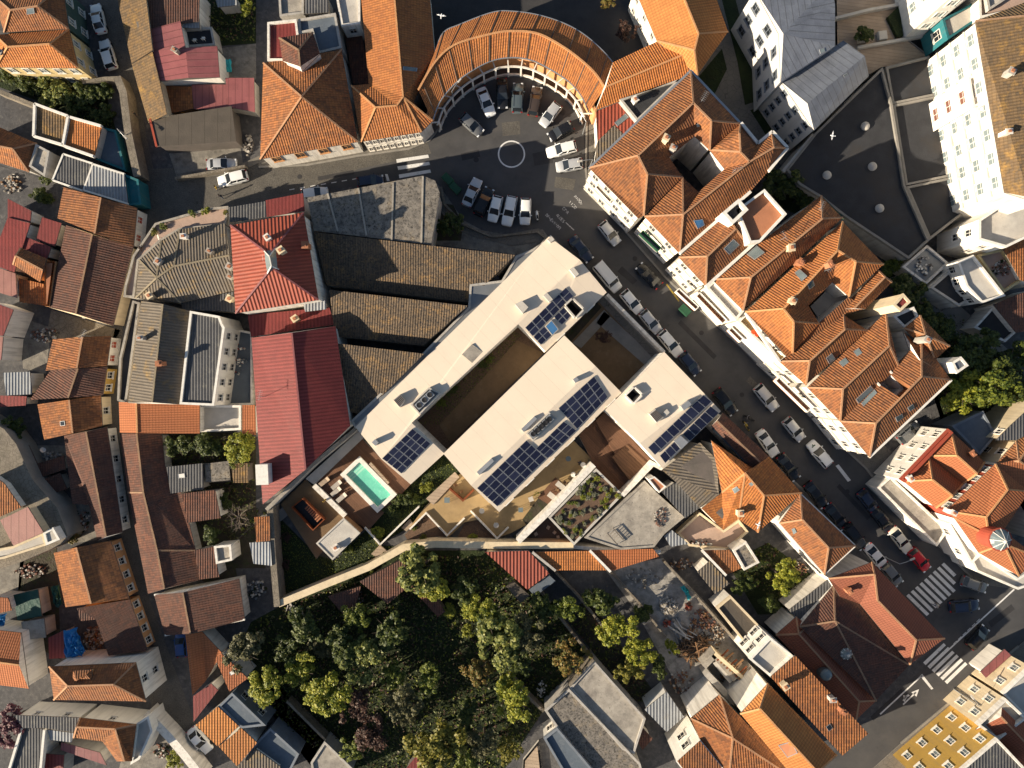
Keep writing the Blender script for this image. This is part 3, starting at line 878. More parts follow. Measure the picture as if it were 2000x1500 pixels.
H('tiled house with a slatted skylight next to the long white light well', 't2', 10.4, '1574,752 1694,645 1648,615 1522,706', '1581,705 1650,643', rise=2.1, win=3, we='3', wk=WK, sky='1613,699 1624,690 1631,701 1619,710', par='1457,611 1522,707', pm='wp')
H('narrow tiled gable strip reaching back towards the shaded garden', 't2', 10.0, '1690,604 1742,551 1715,529 1642,604', '1668,602 1728,541', rise=1.3)
F('tall slim cream tower with a red roof standing behind the tiled row', 'rm', 15.0, '1743,596 1763,574 1777,590 1757,608', w='wc', pt=.2, name='tower', cat='tower')
F('dark roofed back terrace with plants beside the slim cream tower', 'dk', 9.0, '1742,618 1782,600 1792,620 1765,641', w='wl')
H('tiled street house with two grey roof windows, left of the twin hips', 't2', 10.2, '1641,823 1756,716 1730,610 1577,757', '1646,760 1737,675', rise=2.2, win=3, we='3', wk=WK, sky='1667,687 1677,680 1684,690 1674,697|1638,708 1651,699 1658,708 1646,717|1671,780 1700,753 1706,760 1676,788')
H('last tiled house of the street row, hipped above the alley', 't2', 10.2, '1698,893 1858,742 1800,662 1641,823', '1710,827 1800,735', rise=2.2, win=3, we='03', wk=WK, par='1698,893 1858,742', pw=.3, ph=.1, well=('1718,708 1766,759 1743,779 1696,728', 'wp', 6.5, 'wl'),
  sky='1682,788 1708,761 1713,768 1687,794|gl:1772,796 1782,789 1785,797 1776,803|gl:1748,815 1761,808 1763,815 1752,824')
H('tiled rear wing with a cream chimney at the garden end of the row', 't2', 10.0, '1766,641 1797,616 1855,676 1826,704', '1808,655', rise=1.5, ch='1813,663,2.0')
H('tiled hip joining the rear wing to the last house of the row', 't2', 9.9, '1827,704 1858,743 1802,760 1764,648', '1797,703', rise=1.6)
F('small pale chimney house with a grey lid above the dark trees', 'zn', 12.0, '1858,708 1876,697 1890,714 1868,729', w='wl', pt=.15)
# street-side balconies and terraces of the row
def balcony(label, s, z, m='wp', floor='ter', hgt=.9):
    e = poly_world(s, z)
    cx = sum(e, Vector()) / len(e)
    root = thing('balcony', label, 'balcony', (cx.x, cx.y, z), world=True)
    b = MB(); b.prism(e, z - .2, z, bottom=True); b.build('slab', floor, root)
    inn = offset(e, .10)
    b = MB(); n = len(e)
    for i in range(n):
        j = (i + 1) % n
        b.prism([e[i], e[j], inn[j], inn[i]], z + .003, z + hgt, bottom=True)
    b.build('balustrade', m, root)
balcony('white balcony with brown floor on the street front, below the pale roof terrace', '1324,564 1363,600 1356,607 1317,571', 6.2)
balcony('long white balcony with orange floor further along the street front', '1364,572 1417,626 1408,634 1356,580', 6.8, floor='ter')
balcony('green edged balcony with planter on the facade opposite the black estate car', '1254,452 1290,486 1283,493 1247,459', 6.6, 'grn', 'cl')
balcony('white balcony by the rounded corner facade of the great tiled block', '1168,362 1196,392 1189,399 1161,369', 6.0, floor='ter')
balcony('white balcony with red box below the narrow beige terrace', '1426,639 1449,662 1442,669 1419,646', 5.5, floor='ter')
balcony('white balcony with planter on the long facade right of the silver car', '1518,736 1581,797 1573,805 1510,744', 6.0, floor='ter')
F('pale grey flat terrace strip in front of the long tiled house', 'cl', 9.4, '1379,562 1393,549 1452,608 1437,625', w='wp', pt=.25)
F('beige terrace strip with orange chairs in front of the tiled block', 'sd', 8.6, '1440,628 1455,613 1538,698 1524,710', w='wp', pt=.3)

# ================================================================ upper right
ZW = dict(wd=1.25, ht=1.5, step=2.3, fh=3.1, top=1.2, fr='wb')
H('grey zinc clad modern block with folded roof at the top edge', 'zn', 11.0, '1474,-20 1521,66 1525,160 1631,90 1631,8 1620,-30', '1530,66', rise=1.0, f='01a 12a 23a 34a 45a 50a', w='wz', win=3, we='01', wk=ZW, over=.05, sky='1600,97 1609,94 1611,101 1602,105')
H('lower grey zinc clad block with pitched roof and square windows', 'zn', 9.6, '1527,161 1647,79 1697,148 1590,255', '1577,202,1.8 1689,109,1.8', f='01ba 23ab 12b 30a', w='wz', win=4, we='3', wk=dict(wd=.9, ht=1.05, step=2.3, fh=2.3, top=.5, fr='wb'), over=.05, sky='1646,147 1653,143 1657,149 1650,153|1665,151 1671,147 1675,152 1669,156')
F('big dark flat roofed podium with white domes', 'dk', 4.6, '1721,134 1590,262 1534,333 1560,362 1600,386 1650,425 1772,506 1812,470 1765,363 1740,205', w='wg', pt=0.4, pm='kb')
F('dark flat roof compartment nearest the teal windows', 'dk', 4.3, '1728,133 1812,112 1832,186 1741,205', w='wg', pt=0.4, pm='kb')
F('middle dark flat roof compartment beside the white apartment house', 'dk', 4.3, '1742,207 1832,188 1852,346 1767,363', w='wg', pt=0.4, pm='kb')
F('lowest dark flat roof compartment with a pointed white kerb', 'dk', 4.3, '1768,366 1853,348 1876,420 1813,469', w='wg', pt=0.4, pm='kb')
for q, lb in (('1692,245', 'white dome rooflight nearest the slanting zinc roof'), ('1706,324', 'white dome rooflight in the middle of the dark podium roof'), ('1617,341', 'leftmost white dome rooflight near the dark tree'), ('1720,406', 'lowest white dome rooflight on the dark podium roof')):
    x, y = [float(v) for v in q.split(',')]
    b = MB(); p = P(x, y, 5.0)
    b.lathe((p.x, p.y, 4.6), [(.62, 0), (.62, .22), (.52, .34), (.3, .46), (.05, .5)], 20)
    tag(b.build('dome_rooflight', 'cl', smooth=True), lb, 'rooflight', 'domes on the dark podium roof')
AW = dict(wd=1.5, ht=1.25, step=3.0, fh=3.0, top=1.0, band=.3, pane='glg')
H('tall white apartment house with mossy brown roof at the right edge', 'tm', 15.5, '1905,41 2040,-10 2040,400 1962,376', '2010,30 2010,385', f='01a 23b 12ba 30ab', rise=1.6, w='wl', win=4, we='3', wk=AW, name='apartment_building', cat='building', ch='1978,138,1.4 1972,256,1.4')
for s, z, lb in (('1814,203 1850,188 1858,240 1823,257', 13.0, 'topmost white zigzag bay of the tall apartment house'), ('1834,259 1872,242 1880,288 1846,304', 13.6, 'second white zigzag bay with a brown recess'), ('1846,308 1885,292 1892,330 1855,347', 13.2, 'third white zigzag bay beside the dark flat roof'), ('1856,352 1895,336 1900,378 1866,396', 12.6, 'lowest white zigzag bay above the bright terrace')):
    F(lb, 'cl', z, s, w='wp', pt=.3, name='bay', cat='building bay', win=3, wk=dict(wd=1.7, ht=1.1, step=2.6, fh=3.0, top=.9, pane='t3w'), z0=4.3, pz=4.3)
F('white modern block with square windows above the brown deck', 'cl', 15, '1752,-60 1752,0 1768,72 1802,69 1884,4 1884,-60', w='wp', pz=4, win=4, wk=dict(wd=1.2, ht=1.4, step=3.0, fh=3.0, top=1.2, pane='glg'), z0=3.4)
F('low teal walled wing with three white framed windows', 'cl', 8.5, '1802,71 1812,108 1868,70 1862,38', w='wt', pz=4, win=1, wk=dict(wd=1.3, ht=1.6, step=2.6), z0=3.4)
F('pale grey panelled wing between teal wing and apartment house', 'cl', 10.5, '1864,36 1870,68 1905,45 1905,8', w='wg', pz=4, win=2, wk=dict(wd=1.1, ht=1.5, step=2.4), z0=3.4)
F('raised brown plank deck plaza between zinc block and white block', 'dl', 3.4, '1630,-30 1760,-30 1768,72 1815,108 1810,118 1722,135 1698,150 1632,92', w='wg', pt=0, name='deck', cat='deck')
W('cream kerb wall crossing the plank deck plaza', '1676,92 1812,68', 4.0, .4, 'cl', z0=3.41)
W('cream wall separating the deck from the upper plaza', '1632,35 1700,18 1757,8', 4.2, .4, 'cl', z0=3.41)
for x, y, lb in ((1686, 73, 'white square plinth beside the round hedge'), (1725, 68, 'white square plinth standing alone on the deck')):
    b = MB(); p = P(x, y, 4.0); b.box((p.x, p.y, 3.41), 1.25, 1.25, .55, .12); b.box((p.x, p.y, 3.96), 1.1, 1.1, .06, .12)
    tag(b.build('plinth', 'cl'), lb, 'plinth')
b = MB(); b.prism(poly_world('1734,33 1757,10 1764,70 1753,72', 4.0), 3.41, 4.0); tag(b.build('planter', 'gr'), 'dark triangular planting bed at the foot of the white block', 'planter')
F('pinkish terrace at the top right corner beside the mossy roof', 'pink', 10, '1908,-30 2030,-30 2030,12 1910,38', w='wl', pt=.4)
# right middle
F('sunlit stepped white terrace below the mossy roofed apartment house', 'cl', 9.0, '1905,432 1960,395 2030,400 2030,450 1958,485 1905,470', w='wp', pt=.8, win=2, wk=dict(step=3.0))
F('pale blue grey house with a row of windows behind the shaded yard', 'cl', 7.0, '1868,512 1898,499 1960,578 1915,592 1885,560', w='wp', win=2, wk=dict(wd=.9, step=1.5))
F('pink paved roof terrace with pot plants and white wall', 'pink', 5.0, '1903,500 1955,488 1992,548 1955,572', w='wc', pt=.7, pm='wy')
H('orange tiled roof at the right edge beside the pink terrace', 't2', 6.0, '1957,482 2030,450 2030,560 1992,547', w='wl', rise=0)
F('dark flat roof with a pale strip left of the blue grey house', 'dk', 4.6, '1815,562 1852,530 1895,585 1870,598', w='wl', pm='cl')
F('grey paved roof yard with laundry and skylight boxes', 'mt2', 3.4, '1760,522 1808,480 1850,515 1806,556', w='wl', pt=.4)
H('brown tiled roofs cut by the right edge above the ramp', 't3', 5.0, '1940,595 1970,582 2030,560 2030,640 1985,650', w='wl')
F('dark red roof strip beside the long pale ramp', 'ad', 3.4, '1900,640 1940,596 1980,650 1960,668', w='wl')
G('ramp', 'kb', .25, '1815,568 1878,600 1968,682 1932,698 1803,613', .2)

# ================================================================ lower right
F('navy corrugated flat shed behind the red trimmed house', 'db', 5.0, '1858,832 1918,803 1944,850 1912,888', w='wb', pt=.2, name='shed', cat='shed')
OM = dict(w='wl', over=.15)
H('left hip of the plain orange twin roof behind the striped cornice', 't4', 6.6, '1765,940 1814,890 1881,944 1828,992', '1821,937 1860,968', f='01a 23b 12ba 30ab', rise=1.9, ch='1780,935,1.4', **OM)
H('right hip of the plain orange twin roof behind the striped cornice', 't4', 6.6, '1814,890 1857,841 1923,902 1881,944', '1869,890 1908,925', f='01a 23b 12ba 30ab', rise=1.9, ch='1901,886,1.2', **OM)
F('white alley front with a red and white striped cornice', 'wr', 7.4, '1757,936 1851,838 1860,845 1767,942', w='wp', pm='wr', pt=.15, win=2, we='0', wk=dict(wd=.8, ht=1.3, step=2.2, fh=2.9), name='cornice_wing')
H('larger orange roofed house with red window strip facing the twin roof', 't4', 8.6, '1848,998 1944,906 2010,960 1935,1075', '1926,1010 1968,956', f='01ba 12b 23ab 30a', rise=1.8, w='wr', win=1, we='0', wk=dict(wd=1.0, ht=1.2, step=1.6, top=.5, pane='glg'), ch='1864,1002,1.2')
H('orange hipped roof with the little glass turret near the corner', 't4', 8.6, '1864,1012 1925,1012 2030,1090 1990,1125 1912,1080', '1960,1062', rise=1.6, w='wl', over=.1)
H('orange roof cut by the right edge beyond the red window strip', 't4', 8.6, '1942,908 1975,900 2040,880 2040,1060 2010,962', w='wl', rise=0, f='0123 034')
H('brown tiled roof at the right edge above the orange roofs', 't2', 7.5, '1946,905 1985,862 2040,830 2040,935 1975,915', '1990,900', rise=1.3, w='wc', win=2, we='0')
H('grey corrugated roof at the right edge beneath the lit tree', 'gd', 8.0, '1945,860 1975,830 2040,770 2040,830 1985,860', w='wc', win=1, we='0')
F('low beige weathered flat annex on the street below the white facade', 'co', 3.6, '1713,952 1738,930 1850,1035 1828,1066', w='wl', pt=.25)
F('bright white flat terrace strip at the foot of the orange hips', 'cl', 6.2, '1850,1022 1864,1012 1915,1082 1895,1100', w='wp', pt=.3, win=1)
F('curved white street corner house with iron balconies', 'cl', 5.4, '1880,1065 1915,1082 1985,1128 2030,1100 2030,1135 1985,1150 1905,1115', w='wp', pt=.35, win=2, wk=WK)
b = MB(); p = P(1945, 1051, 11.0)
root = thing('turret', 'round red turret with conical glass cap among the orange roofs', 'turret', (p.x, p.y, 10), world=True)
b.lathe((p.x, p.y, 8.6), [(1.45, -.6), (1.45, 3.0), (1.6, 3.1), (1.6, 3.3), (1.3, 3.35)], 24); b.build('drum', 'wr', root, smooth=False)
b = MB(); b.lathe((p.x, p.y, 11.9), [(1.45, 0), (1.1, .35), (.5, .8), (.06, 1.05)], 16); b.build('glass_cap', 'glg', root)
b = MB()
for k in range(8):
    a = k * math.pi / 4
    b.bar((p.x + 1.46 * math.cos(a), p.y + 1.46 * math.sin(a), 11.94), (p.x + .05 * math.cos(a), p.y + .05 * math.sin(a), 13.0), .08, .06)
b.build('glazing_bar', 'wp', root)
# left side of the lower street
H('dark red ridged roof along the street next to the solar panels', 't3', 5.6, '1412,806 1508,897 1470,918 1389,832', '1400,822 1490,908', rise=1.0, w='wl', par='1392,836 1472,916', pm='gl', pw=.4, ph=.05)
H('big weathered orange roof with chimney shadow and small skylights', 't1', 6.4, '1389,860,.5 1410,962 1370,993 1412,1035 1442,1014,.4 1480,1040 1566,963 1502,892 1470,915', '1455,924,1.6 1492,968,1.6', f='01a8 1234a 45ba 56b 67ab 78a', w='wl', sky='1430,955 1439,950 1445,957 1435,964|1462,944 1469,941 1472,947 1465,950', ch='1447,1003,1.2')
H('grey corrugated roof spreading left of the weathered orange roof', 'gc', 6.0, '1367,864 1402,900,.6 1402,932,.5 1404,968,.3 1367,992 1320,941 1293,918', f='01236 3456', w='wl', ch='1285,922,1.6')
H('darker grey corrugated lower roof towards the concrete terrace', 'gd', 5.0, '1320,941 1367,992 1338,1012 1292,960', w='wl')
F('pink terracotta topped stair box at the corner of the corrugated roof', 'ter', 6.2, '1266,936 1278,931 1300,950 1287,962', w='wp', pt=.15, pw=.15)
F('broad stained concrete roof terrace beside the planted roof', 'co', 3.6, '1259,939 1286,966 1336,1010 1297,1042 1277,1068 1212,1073 1142,1050', w='wg', pt=0.12, pm='co')
F('beige paved patio with potted plants behind the corrugated roofs', 'pink', 1.2, '1322,1040 1365,1000 1412,1035 1442,1015 1460,1038 1420,1073 1345,1065', w='wc', pt=.4, pm='wc')
H('white corrugated sheet lean-to beside the beige patio', 'gw', 3.2, '1297,1047 1312,1035 1345,1062 1310,1068', w='wg', name='shed', cat='shed')
H('small orange tiled roof with white edge left of the black flat roof', 't2', 3.6, '1371,1075 1425,1074 1448,1110 1417,1123', w='wl', par='1371,1075 1417,1123')
F('black speckled flat roof with white edge beside the patio', 'cs', 4.0, '1431,1074 1456,1057 1482,1098 1453,1113', w='wl', pt=.2)
H('grey corrugated gable shed at the head of the builder\'s yard', 'gc', 4.0, '1362,1117 1386,1096 1425,1140 1397,1160', w='wl')
H('hipped brown house with white flank across from the zebra crossing', 't2', 6.4, '1522,1022 1610,1122 1671,1066 1563,964', '1567,1015 1618,1070', rise=1.8, w='wl', win=2, we='01', sky='1546,1033 1552,1031 1556,1039 1550,1043', par='1563,964 1671,1066 1610,1122 1522,1022', pw=.2, ph=.03)
H('plain reddish orange hipped roof directly beside the upper zebra crossing', 't5', 6.6, '1640,1165 1680,1180 1777,1298 1845,1247 1703,1098 1618,1130', '1708,1122 1714,1173 1789,1250', f='01ba5 12cb 23c 34abc 45a'.replace('34abc', '34abc'), rise=1.7, w='wl', ch='1661,1156,1.2 1667,1183')
H('sunken dark red roof field with a conical glass lantern', 't3', 5.6, '1562,1224,1.1 1628,1143 1682,1180 1776,1299 1711,1368,1.1', '1631,1213,1.9', f='01a 123a 34a 40a', w='wl')
H('dark orange hipped wing left of the conical glass lantern', 't5', 5.6, '1515,1240 1672,1406 1712,1368 1580,1222 1555,1205', '1560,1238 1678,1370', f='01ba 12b 23ab 34a 40a', rise=1.2, w='wl')
H('grey corrugated strip roof along the dark red field', 'gd', 5.0, '1540,1192 1622,1128 1632,1142 1562,1212 1552,1203', w='wl', f='0123 034')
for x, y, lb, cone in ((1657, 1280, 'ribbed conical glass lantern on the dark red roof', True), (1617, 1321, 'smooth grey glass dome on the dark orange wing', False)):
    p = P(x, y, 7.8)
    root = thing('roof_lantern', lb, 'roof lantern', (p.x, p.y, 6.0), world=True)
    b = MB(); b.lathe((p.x, p.y, 5.4), [(.85, 0), (.85, 1.8), (.75, 1.85)], 18); b.build('kerb', 'wk', root)
    b = MB(); b.lathe((p.x, p.y, 7.2), [(.82, 0), (.5, .5), (.05, .85)] if cone else [(.82, 0), (.78, .25), (.6, .5), (.33, .66), (.03, .72)], 18); b.build('glass', 'glg', root, smooth=not cone)
    if cone:
        b = MB()
        for k in range(9):
            a = k * 2 * math.pi / 9
            b.bar((p.x + .83 * math.cos(a), p.y + .83 * math.sin(a), 7.22), (p.x, p.y, 8.07), .07, .05)
        b.build('glazing_bar', 'wp', root)
H('striped brown roofed terrace house with white railing at the lower street', 't2', 10.6, '1505,1322 1553,1280 1696,1433 1645,1476', w='wl', rise=0, ch='1535,1342 1628,1368 1648,1392', sky='gl:1613,1419 1621,1413 1626,1422 1618,1428')
H('plain pale orange gable with a brown hatch at the bottom edge', 't1b', 10.0, '1446,1394 1560,1530 1634,1474 1500,1335', '1484,1384 1597,1508', rise=1.5, w='wl', sky='ter:1520,1455 1545,1447 1558,1470 1538,1479')
H('brown hipped roof below the ruin with a large shaded slope', 't2', 7.6, '1349,1403 1405,1357 1580,1540 1420,1560', '1431,1442', rise=1.4, w='wl')
F('white three storey house with dark windows beside the green sheet roof', 'co', 8.0, '1321,1487 1367,1445 1412,1500 1362,1540', w='wp', win=2, wk=dict(wd=1.2, ht=1.4, step=2.4, fh=2.6), pt=.1)
H('brown tiled top of the white three storey house', 't2', 8.2, '1323,1487 1367,1447 1410,1499 1362,1537', w='wp', rise=0, over=.02, z0=7.9, name='roof_cover', cat='roof')
H('pale green sheet metal roof on white walls beside the dark flat roof', 'gw', 4.2, '1259,1386 1302,1351 1336,1400 1302,1430', w='wp', name='shed', cat='shed')
H('small brown tiled hut with white edge left of the white house', 't3', 3.0, '1236,1435 1252,1418 1275,1443 1255,1465', w='wl', name='shed', cat='shed')
F('upper brownish concrete flat roof with shaded lower half', 'co', 3.6, '1112,1343 1160,1290 1260,1402 1238,1470 1215,1462', w='wg', pt=.3)
F('lower stained grey concrete flat roof with long parapets', 'cs', 3.8, '1064,1386 1111,1344 1250,1490 1262,1540 1170,1540', w='wg', pt=.3)
F('blue grey metal sun room with glazed roof at the bottom edge', 'db', 4.2, '1062,1440 1088,1420 1160,1505 1120,1540', w='wp', pm='wb', win=1, sky='1066,1462 1082,1450 1122,1490 1104,1505')
F('yellow plank deck in shade at the bottom edge', 'dl', .6, '1022,1485 1052,1448 1060,1520 1020,1530', w='wg', pt=0, name='deck', cat='deck')
F('long grey boarded shed roof with raised white gutter beside the yard', 'sh', 4.0, '1398,1186 1426,1163 1500,1240 1464,1268', w='wl', pt=.3, pm='wc', name='shed', cat='shed')
F('white street block with long window bands beside the striped roof', 'cl', 9.0, '1462,1285 1502,1243 1552,1283 1506,1322', w='wp', pt=.4, win=2, wk=dict(wd=1.3, ht=1.3, step=1.7, fh=2.6))
# bottom right street fronts
YW = dict(wd=.9, ht=1.25, step=2.5, fh=3.2, top=.9, pane='glg')
F('bright yellow facade house with white windows at the bottom right', 'gd', 10.2, '1820,1549 1945,1441 2010,1510 1890,1610', w='wY', win=3, pt=.3, pm='wl', wk=YW)
F('cream facade house with white windows right of the yellow house', 'co', 7.6, '1905,1413 1960,1362 2000,1400 1946,1442', w='wc', win=2, pt=.5, pm='wl', wk=dict(YW, step=2.0))
H('dark brown roof behind the cream facade house', 't5', 7.0, '1906,1425 1958,1370 2040,1450 2040,1530', '1955,1400 2030,1480', f='01a 12ba 23b 30ab', rise=1.5, w='wl')
F('cream building with cut out balconies beside the maroon awning', 'cl', 6.6, '1955,1352 2010,1300 2060,1340 2000,1398', w='wc', win=2, pt=.4, pm='wp', wk=YW)
H('maroon shop awning on the bottom right street front', 'pm', 3.4, '1915,1312 1962,1268 1975,1280 1926,1324', w='wl', over=.3)

# ================================================================ middle left
H('tan corrugated roof house with hips and lichen behind the plant terrace', 'gc', 6.6, '265,582 272,508 315,470 351,448 440,436 458,567 353,592', '306,543 340,520 447,499', f='01a 12a 23ba 34cb c45 c56ab 60a', rise=1.5, w='wg', ch='357,461 408,490 307,510 290,577 447,520 448,540')
F('pinkish plant terrace with white kerb at the street corner', 'pink', 3.6, '246,560 262,500 305,437 360,421 414,407 447,404 443,440 352,450 315,472 273,510 264,582 244,580', w='wl', pt=0.35, pm='co')
H('grey blue corrugated lean-to below the tan corrugated house', 'gd', 5.6, '353,587 457,570 458,609 357,605', w='wl', ch='447,583')
H('grey corrugated double pitched roof with a chimney shadow', 'gc', 6.8, '250,787 276,588 372,607 351,790', '297,786 318,594', rise=1.5, w='wl', ch='272,660,1.8 309,710')
F('dark flat roof with a white windowed flank right of the corrugated roof', 'gd', 7.2, '373,608 430,618 436,634 440,640 419,792 353,789', w='wp', win=2, pt=.3, wk=dict(step=2.2, fh=2.8))
F('narrow stepped terrace along the street left of the corrugated roof', 'ad', 4.6, '262,588 275,592 249,788 232,782 236,700', w='wl', pt=0.4, pm='co')
F('blue grey back yard terrace with washing, right of the white flank', 'db', 1.5, '447,640 495,650 496,790 430,792', w='wl', pt=.6)
H('bright red hipped metal roof with a glazed pyramid at its peak', 'ro', 9.8, '460,612 450,440 593,415 622,586', '531,523 526,497', rise=2.1, w='wl', ch='521,463 595,478 547,488')
H('small red ribbed roof above the bright red hipped roof', 'rm', 5.6, '519,391 592,377 595,412 521,424', w='wl')
H('dark grey ribbed roof left of the small red roof', 'gd', 5.6, '446,405 518,393 521,424 449,434', w='wl')
H('low dark red ribbed sheds below the hipped red roof', 'rm', 5.4, '484,615 643,600 653,634 490,658', w='wl', f='0123', ch='575,622')
H('white ribbed little roof at the corner of the low red sheds', 'gw', 6.6, '592,592 635,586 637,604 596,609', w='wp')
H('very large dark red gabled metal roof left of the pool garden', 'rm', 7.2, '513,985 491,660 655,637 684,832', '597,917 570,650', rise=1.8, w='wl', ch='')
b = MB(); p = P(509, 928, 10); b.box((p.x, p.y, 6.4), 1.6, 2.7, 3.0, .04); b.box((p.x, p.y, 9.4), 1.7, 2.8, .1, .04)
tag(b.build('tank_box', 'wp'), 'tall white plant box standing on the edge of the dark red metal roof', 'plant box')
# warehouse
H('stained concrete flat roof with cracked panels beside the parking circle', 'cs', 6.4, '600,386 826,343 850,353 859,377 842,478 613,451', w='wg', name='warehouse', cat='warehouse', par='640,378 660,452|700,368 716,460|768,357 765,470|826,345 823,474', pm='co', pw=.25, ph=.12)
WH = dict(w='wg', name='warehouse_bay', cat='warehouse', group='saw tooth bays of the old warehouse', over=.05)
H('first mossy saw tooth bay, long and half in shadow below the concrete roof', 'mc', 5.0, '613,453,1.7 842,480,1.7 1006,498,1.7 972,537 976,545 917,552 913,590 638,557', f='012367', **WH)
H('second mossy saw tooth bay with two small holes in its roof', 'mc', 5.0, '643,566,2.0 913,597,2.0 826,675 654,657', **WH)
H('third mossy saw tooth bay tapering down to the pool garden wall', 'mc', 5.0, '652,670,2.0 828,691,2.0 708,811 684,804', **WH)
F('pale grey metal gutter roof between saw tooth bays and cream wing', 'mt2', 5.6, '1008,500 1040,487 1070,466 1000,552 694,836 686,822 826,690 915,600 918,556 980,548', w='wg', pt=.1)
# ---- left edge
H('gabled tile house with white window front at the street bend', 't2', 3.4, '261,483 268,406 124,366 112,426', '185,456 197,386', rise=1.7, w='wl', win=2, we='0', wk=dict(step=1.9, pane='wr'))
H('long dark red double roof with a pale rendered strip down its middle', 't3', 3.2, '221,637 260,482 129,440 95,600', '148,613 180,458', rise=1.5, w='wc', par='187,520 164,622', pm='cl', pw=.5, ph=.1)
H('narrow dark red ribbed roof beside a dark gully at the left edge', 'rm', 3.2, '15,388 61,412 59,435 15,425', w='wl')
H('sloping dark red ribbed roof above the pink lit sheets', 'rm', 3.4, '15,425 59,436 28,532 0,522 -20,515', w='wl')
H('sunlit pink ribbed sheet roof at the left edge', 'pk', 3.0, '-20,518 30,534 33,582 -20,566', w='wl')
H('ochre gabled little house among red sheds at the left', 't2', 3.8, '26,517 78,551 91,505 41,484', '27,541 86,522'.replace('27,541 86,522', '31,500 84,528'), f='01ba 23ab 12b 30a', rise=.9, w='wo')
H('red shed with a white roof strip next to the narrow gully', 'rm', 3.0, '82,424 120,436 107,481 71,468', w='wl', sky='wp:75,446 113,460 110,469 72,454')
H('tiny red ribbed roof touching the ochre gabled house', 'rm', 3.2, '47,461 100,483 92,505 41,486', w='wl')
H('brown tiled low roof below the ochre gabled house', 't2', 2.4, '37,543 86,555 88,597 38,590', w='wo')
F('ochre rendered wall block right of the small tiled roofs', 'ter', 3.6, '86,510 107,510 95,598 87,598', w='wo', pt=0)
H('red roofed white house with tall blank flank at the left edge', 'rm', 4.6, '-20,588 26,605 6,656 -20,652', w='wl', over=.02)
H('pink roofed lower half of the white blank flanked house', 'pk', 4.4, '-20,655 6,658 2,703 -20,700', w='wl', over=.02)
H('orange tiled gable with brown and white windows on the lane', 't2', 3.2, '209,715 217,656 103,663 89,724', '150,719 161,658', rise=1.4, w='wl', win=2, we='0', wk=dict(step=1.8, pane='wr'))
H('brown tiled gable with a yellow street front', 't3', 3.2, '201,772 209,717 98,724 58,781', '133,777 152,720', rise=1.3, w='wY', win=2, we='0', wk=dict(step=1.8))
H('tiled gable with a small skylight on the lane', 't2', 3.0, '200,832 197,772 73,790 86,859', '142,846 135,781', rise=1.3, w='wc', win=2, we='0', sky='gl:118,823 127,822 128,831 119,832')
H('long dark tiled gable stretching down the lane', 't3', 2.8, '239,1040 209,834 125,851 141,984 174,986 190,1056', '207,1048 168,843', f='01ba b2345a 12b 50a', rise=1.4, w='wl', win=1, we='0', wk=dict(step=3.0))
H('L shaped low tiled roof beside the cobbled ramp', 't3', 1.8, '26,880 56,869 73,905 125,890 128,916 58,940', f='0125 2345', w='wg')
H('square dark tiled roof beside the cobbled ramp', 't3', 1.8, '72,940 117,924 131,955 96,967', w='wg')
H('small white sheet roof under the white blank flanked house', 'gw', 3.4, '6,728 58,726 62,770 12,772', w='wl', name='shed', cat='shed')
H('dark red lean-to beside the small white sheet roof', 'rm', 3.0, '-20,772 52,774 50,792 -20,796', w='wl', name='shed', cat='shed')
H('lit brown tiled roof at the left edge below the ramp', 't2', 5.8, '-20,925 8,944 41,991 -20,1018', w='wl', z0=4.2)
H('pale pink ribbed sheet roof with a cream awning below it', 'pk', 6.2, '0,1016 54,990 85,1040 26,1066', w='wc', z0=4.2)
F('cream flat roof at the corner of the cobbled ramp', 'cl', 5.6, '86,1040 105,1030 118,1053 92,1064', w='wp', pt=.2, z0=4.2)
F('cream flat balcony roof along the pale pink sheet roof', 'cl', 5.2, '-20,1075 26,1067 85,1041 92,1064 10,1090 -20,1095', w='wc', pt=.2, z0=4.2)
H('brown tiled gable half in sun with an ochre street front', 't2', 3.2, '252,1169 216,1057 105,1080 128,1186', '178,1179 149,1069', rise=1.4, w='wo', win=2, we='0', wk=dict(step=2.0))
H('dark tiled roof with an ochre and black striped street front', 't3', 3.0, '288,1270 253,1171 150,1188,.9 157,1213,.9 187,1210,.9 212,1281,.9', f='01245 234', w='wo', win=2, we='0', wk=dict(step=1.7, pane='gl'))
H('dark red shed beside the blue tarpaulin', 'rm', 3.0, '94,1246 123,1232 127,1285 96,1287', w='wg', name='shed', cat='shed')
H('dark green tarpaulin roof over a garden pen', 'gtp', 2.6, '26,1162 74,1151 82,1203 34,1212', w='wg', name='shed', cat='shed')
H('grey concrete lean-to in the cluttered yard', 'co', 2.8, '41,1215 86,1208 90,1245 48,1250', w='wg', name='shed', cat='shed')
H('orange gabled house with a tall white flank cut by the left edge', 't4', 4.8, '-30,1228 41,1236 56,1345 -30,1335', '-30,1290 37,1299', rise=1.6, w='wl')
H('small orange roof at the left edge above the orange gable', 't4', 4.0, '-20,1165 16,1168 23,1192 -20,1202', w='wl')
H('weathered hipped house with a dormer and yellow stained street wall', 't2', 6.8, '105,1367 285,1370 265,1294 96,1302', '132,1340 222,1337', rise=1.9, w='wl', win=2, we='1', wk=dict(step=2.6))
H('little tiled dormer on the weathered hipped house', 't2', 8.0, '141,1330 180,1330 179,1308 143,1310', '150,1330 168,1318', f='01ba 23ab 12b 30a', rise=.7, w='wy', ridge='', z0=6.7, name='dormer', cat='dormer')
H('grey corrugated roof with white ribs on the long white building', 'gd', 5.0, '27,1397 155,1402 145,1431 85,1422 45,1422', f='01234', w='wp', win=1, we='0', wk=dict(wd=.8, ht=.8, step=4))
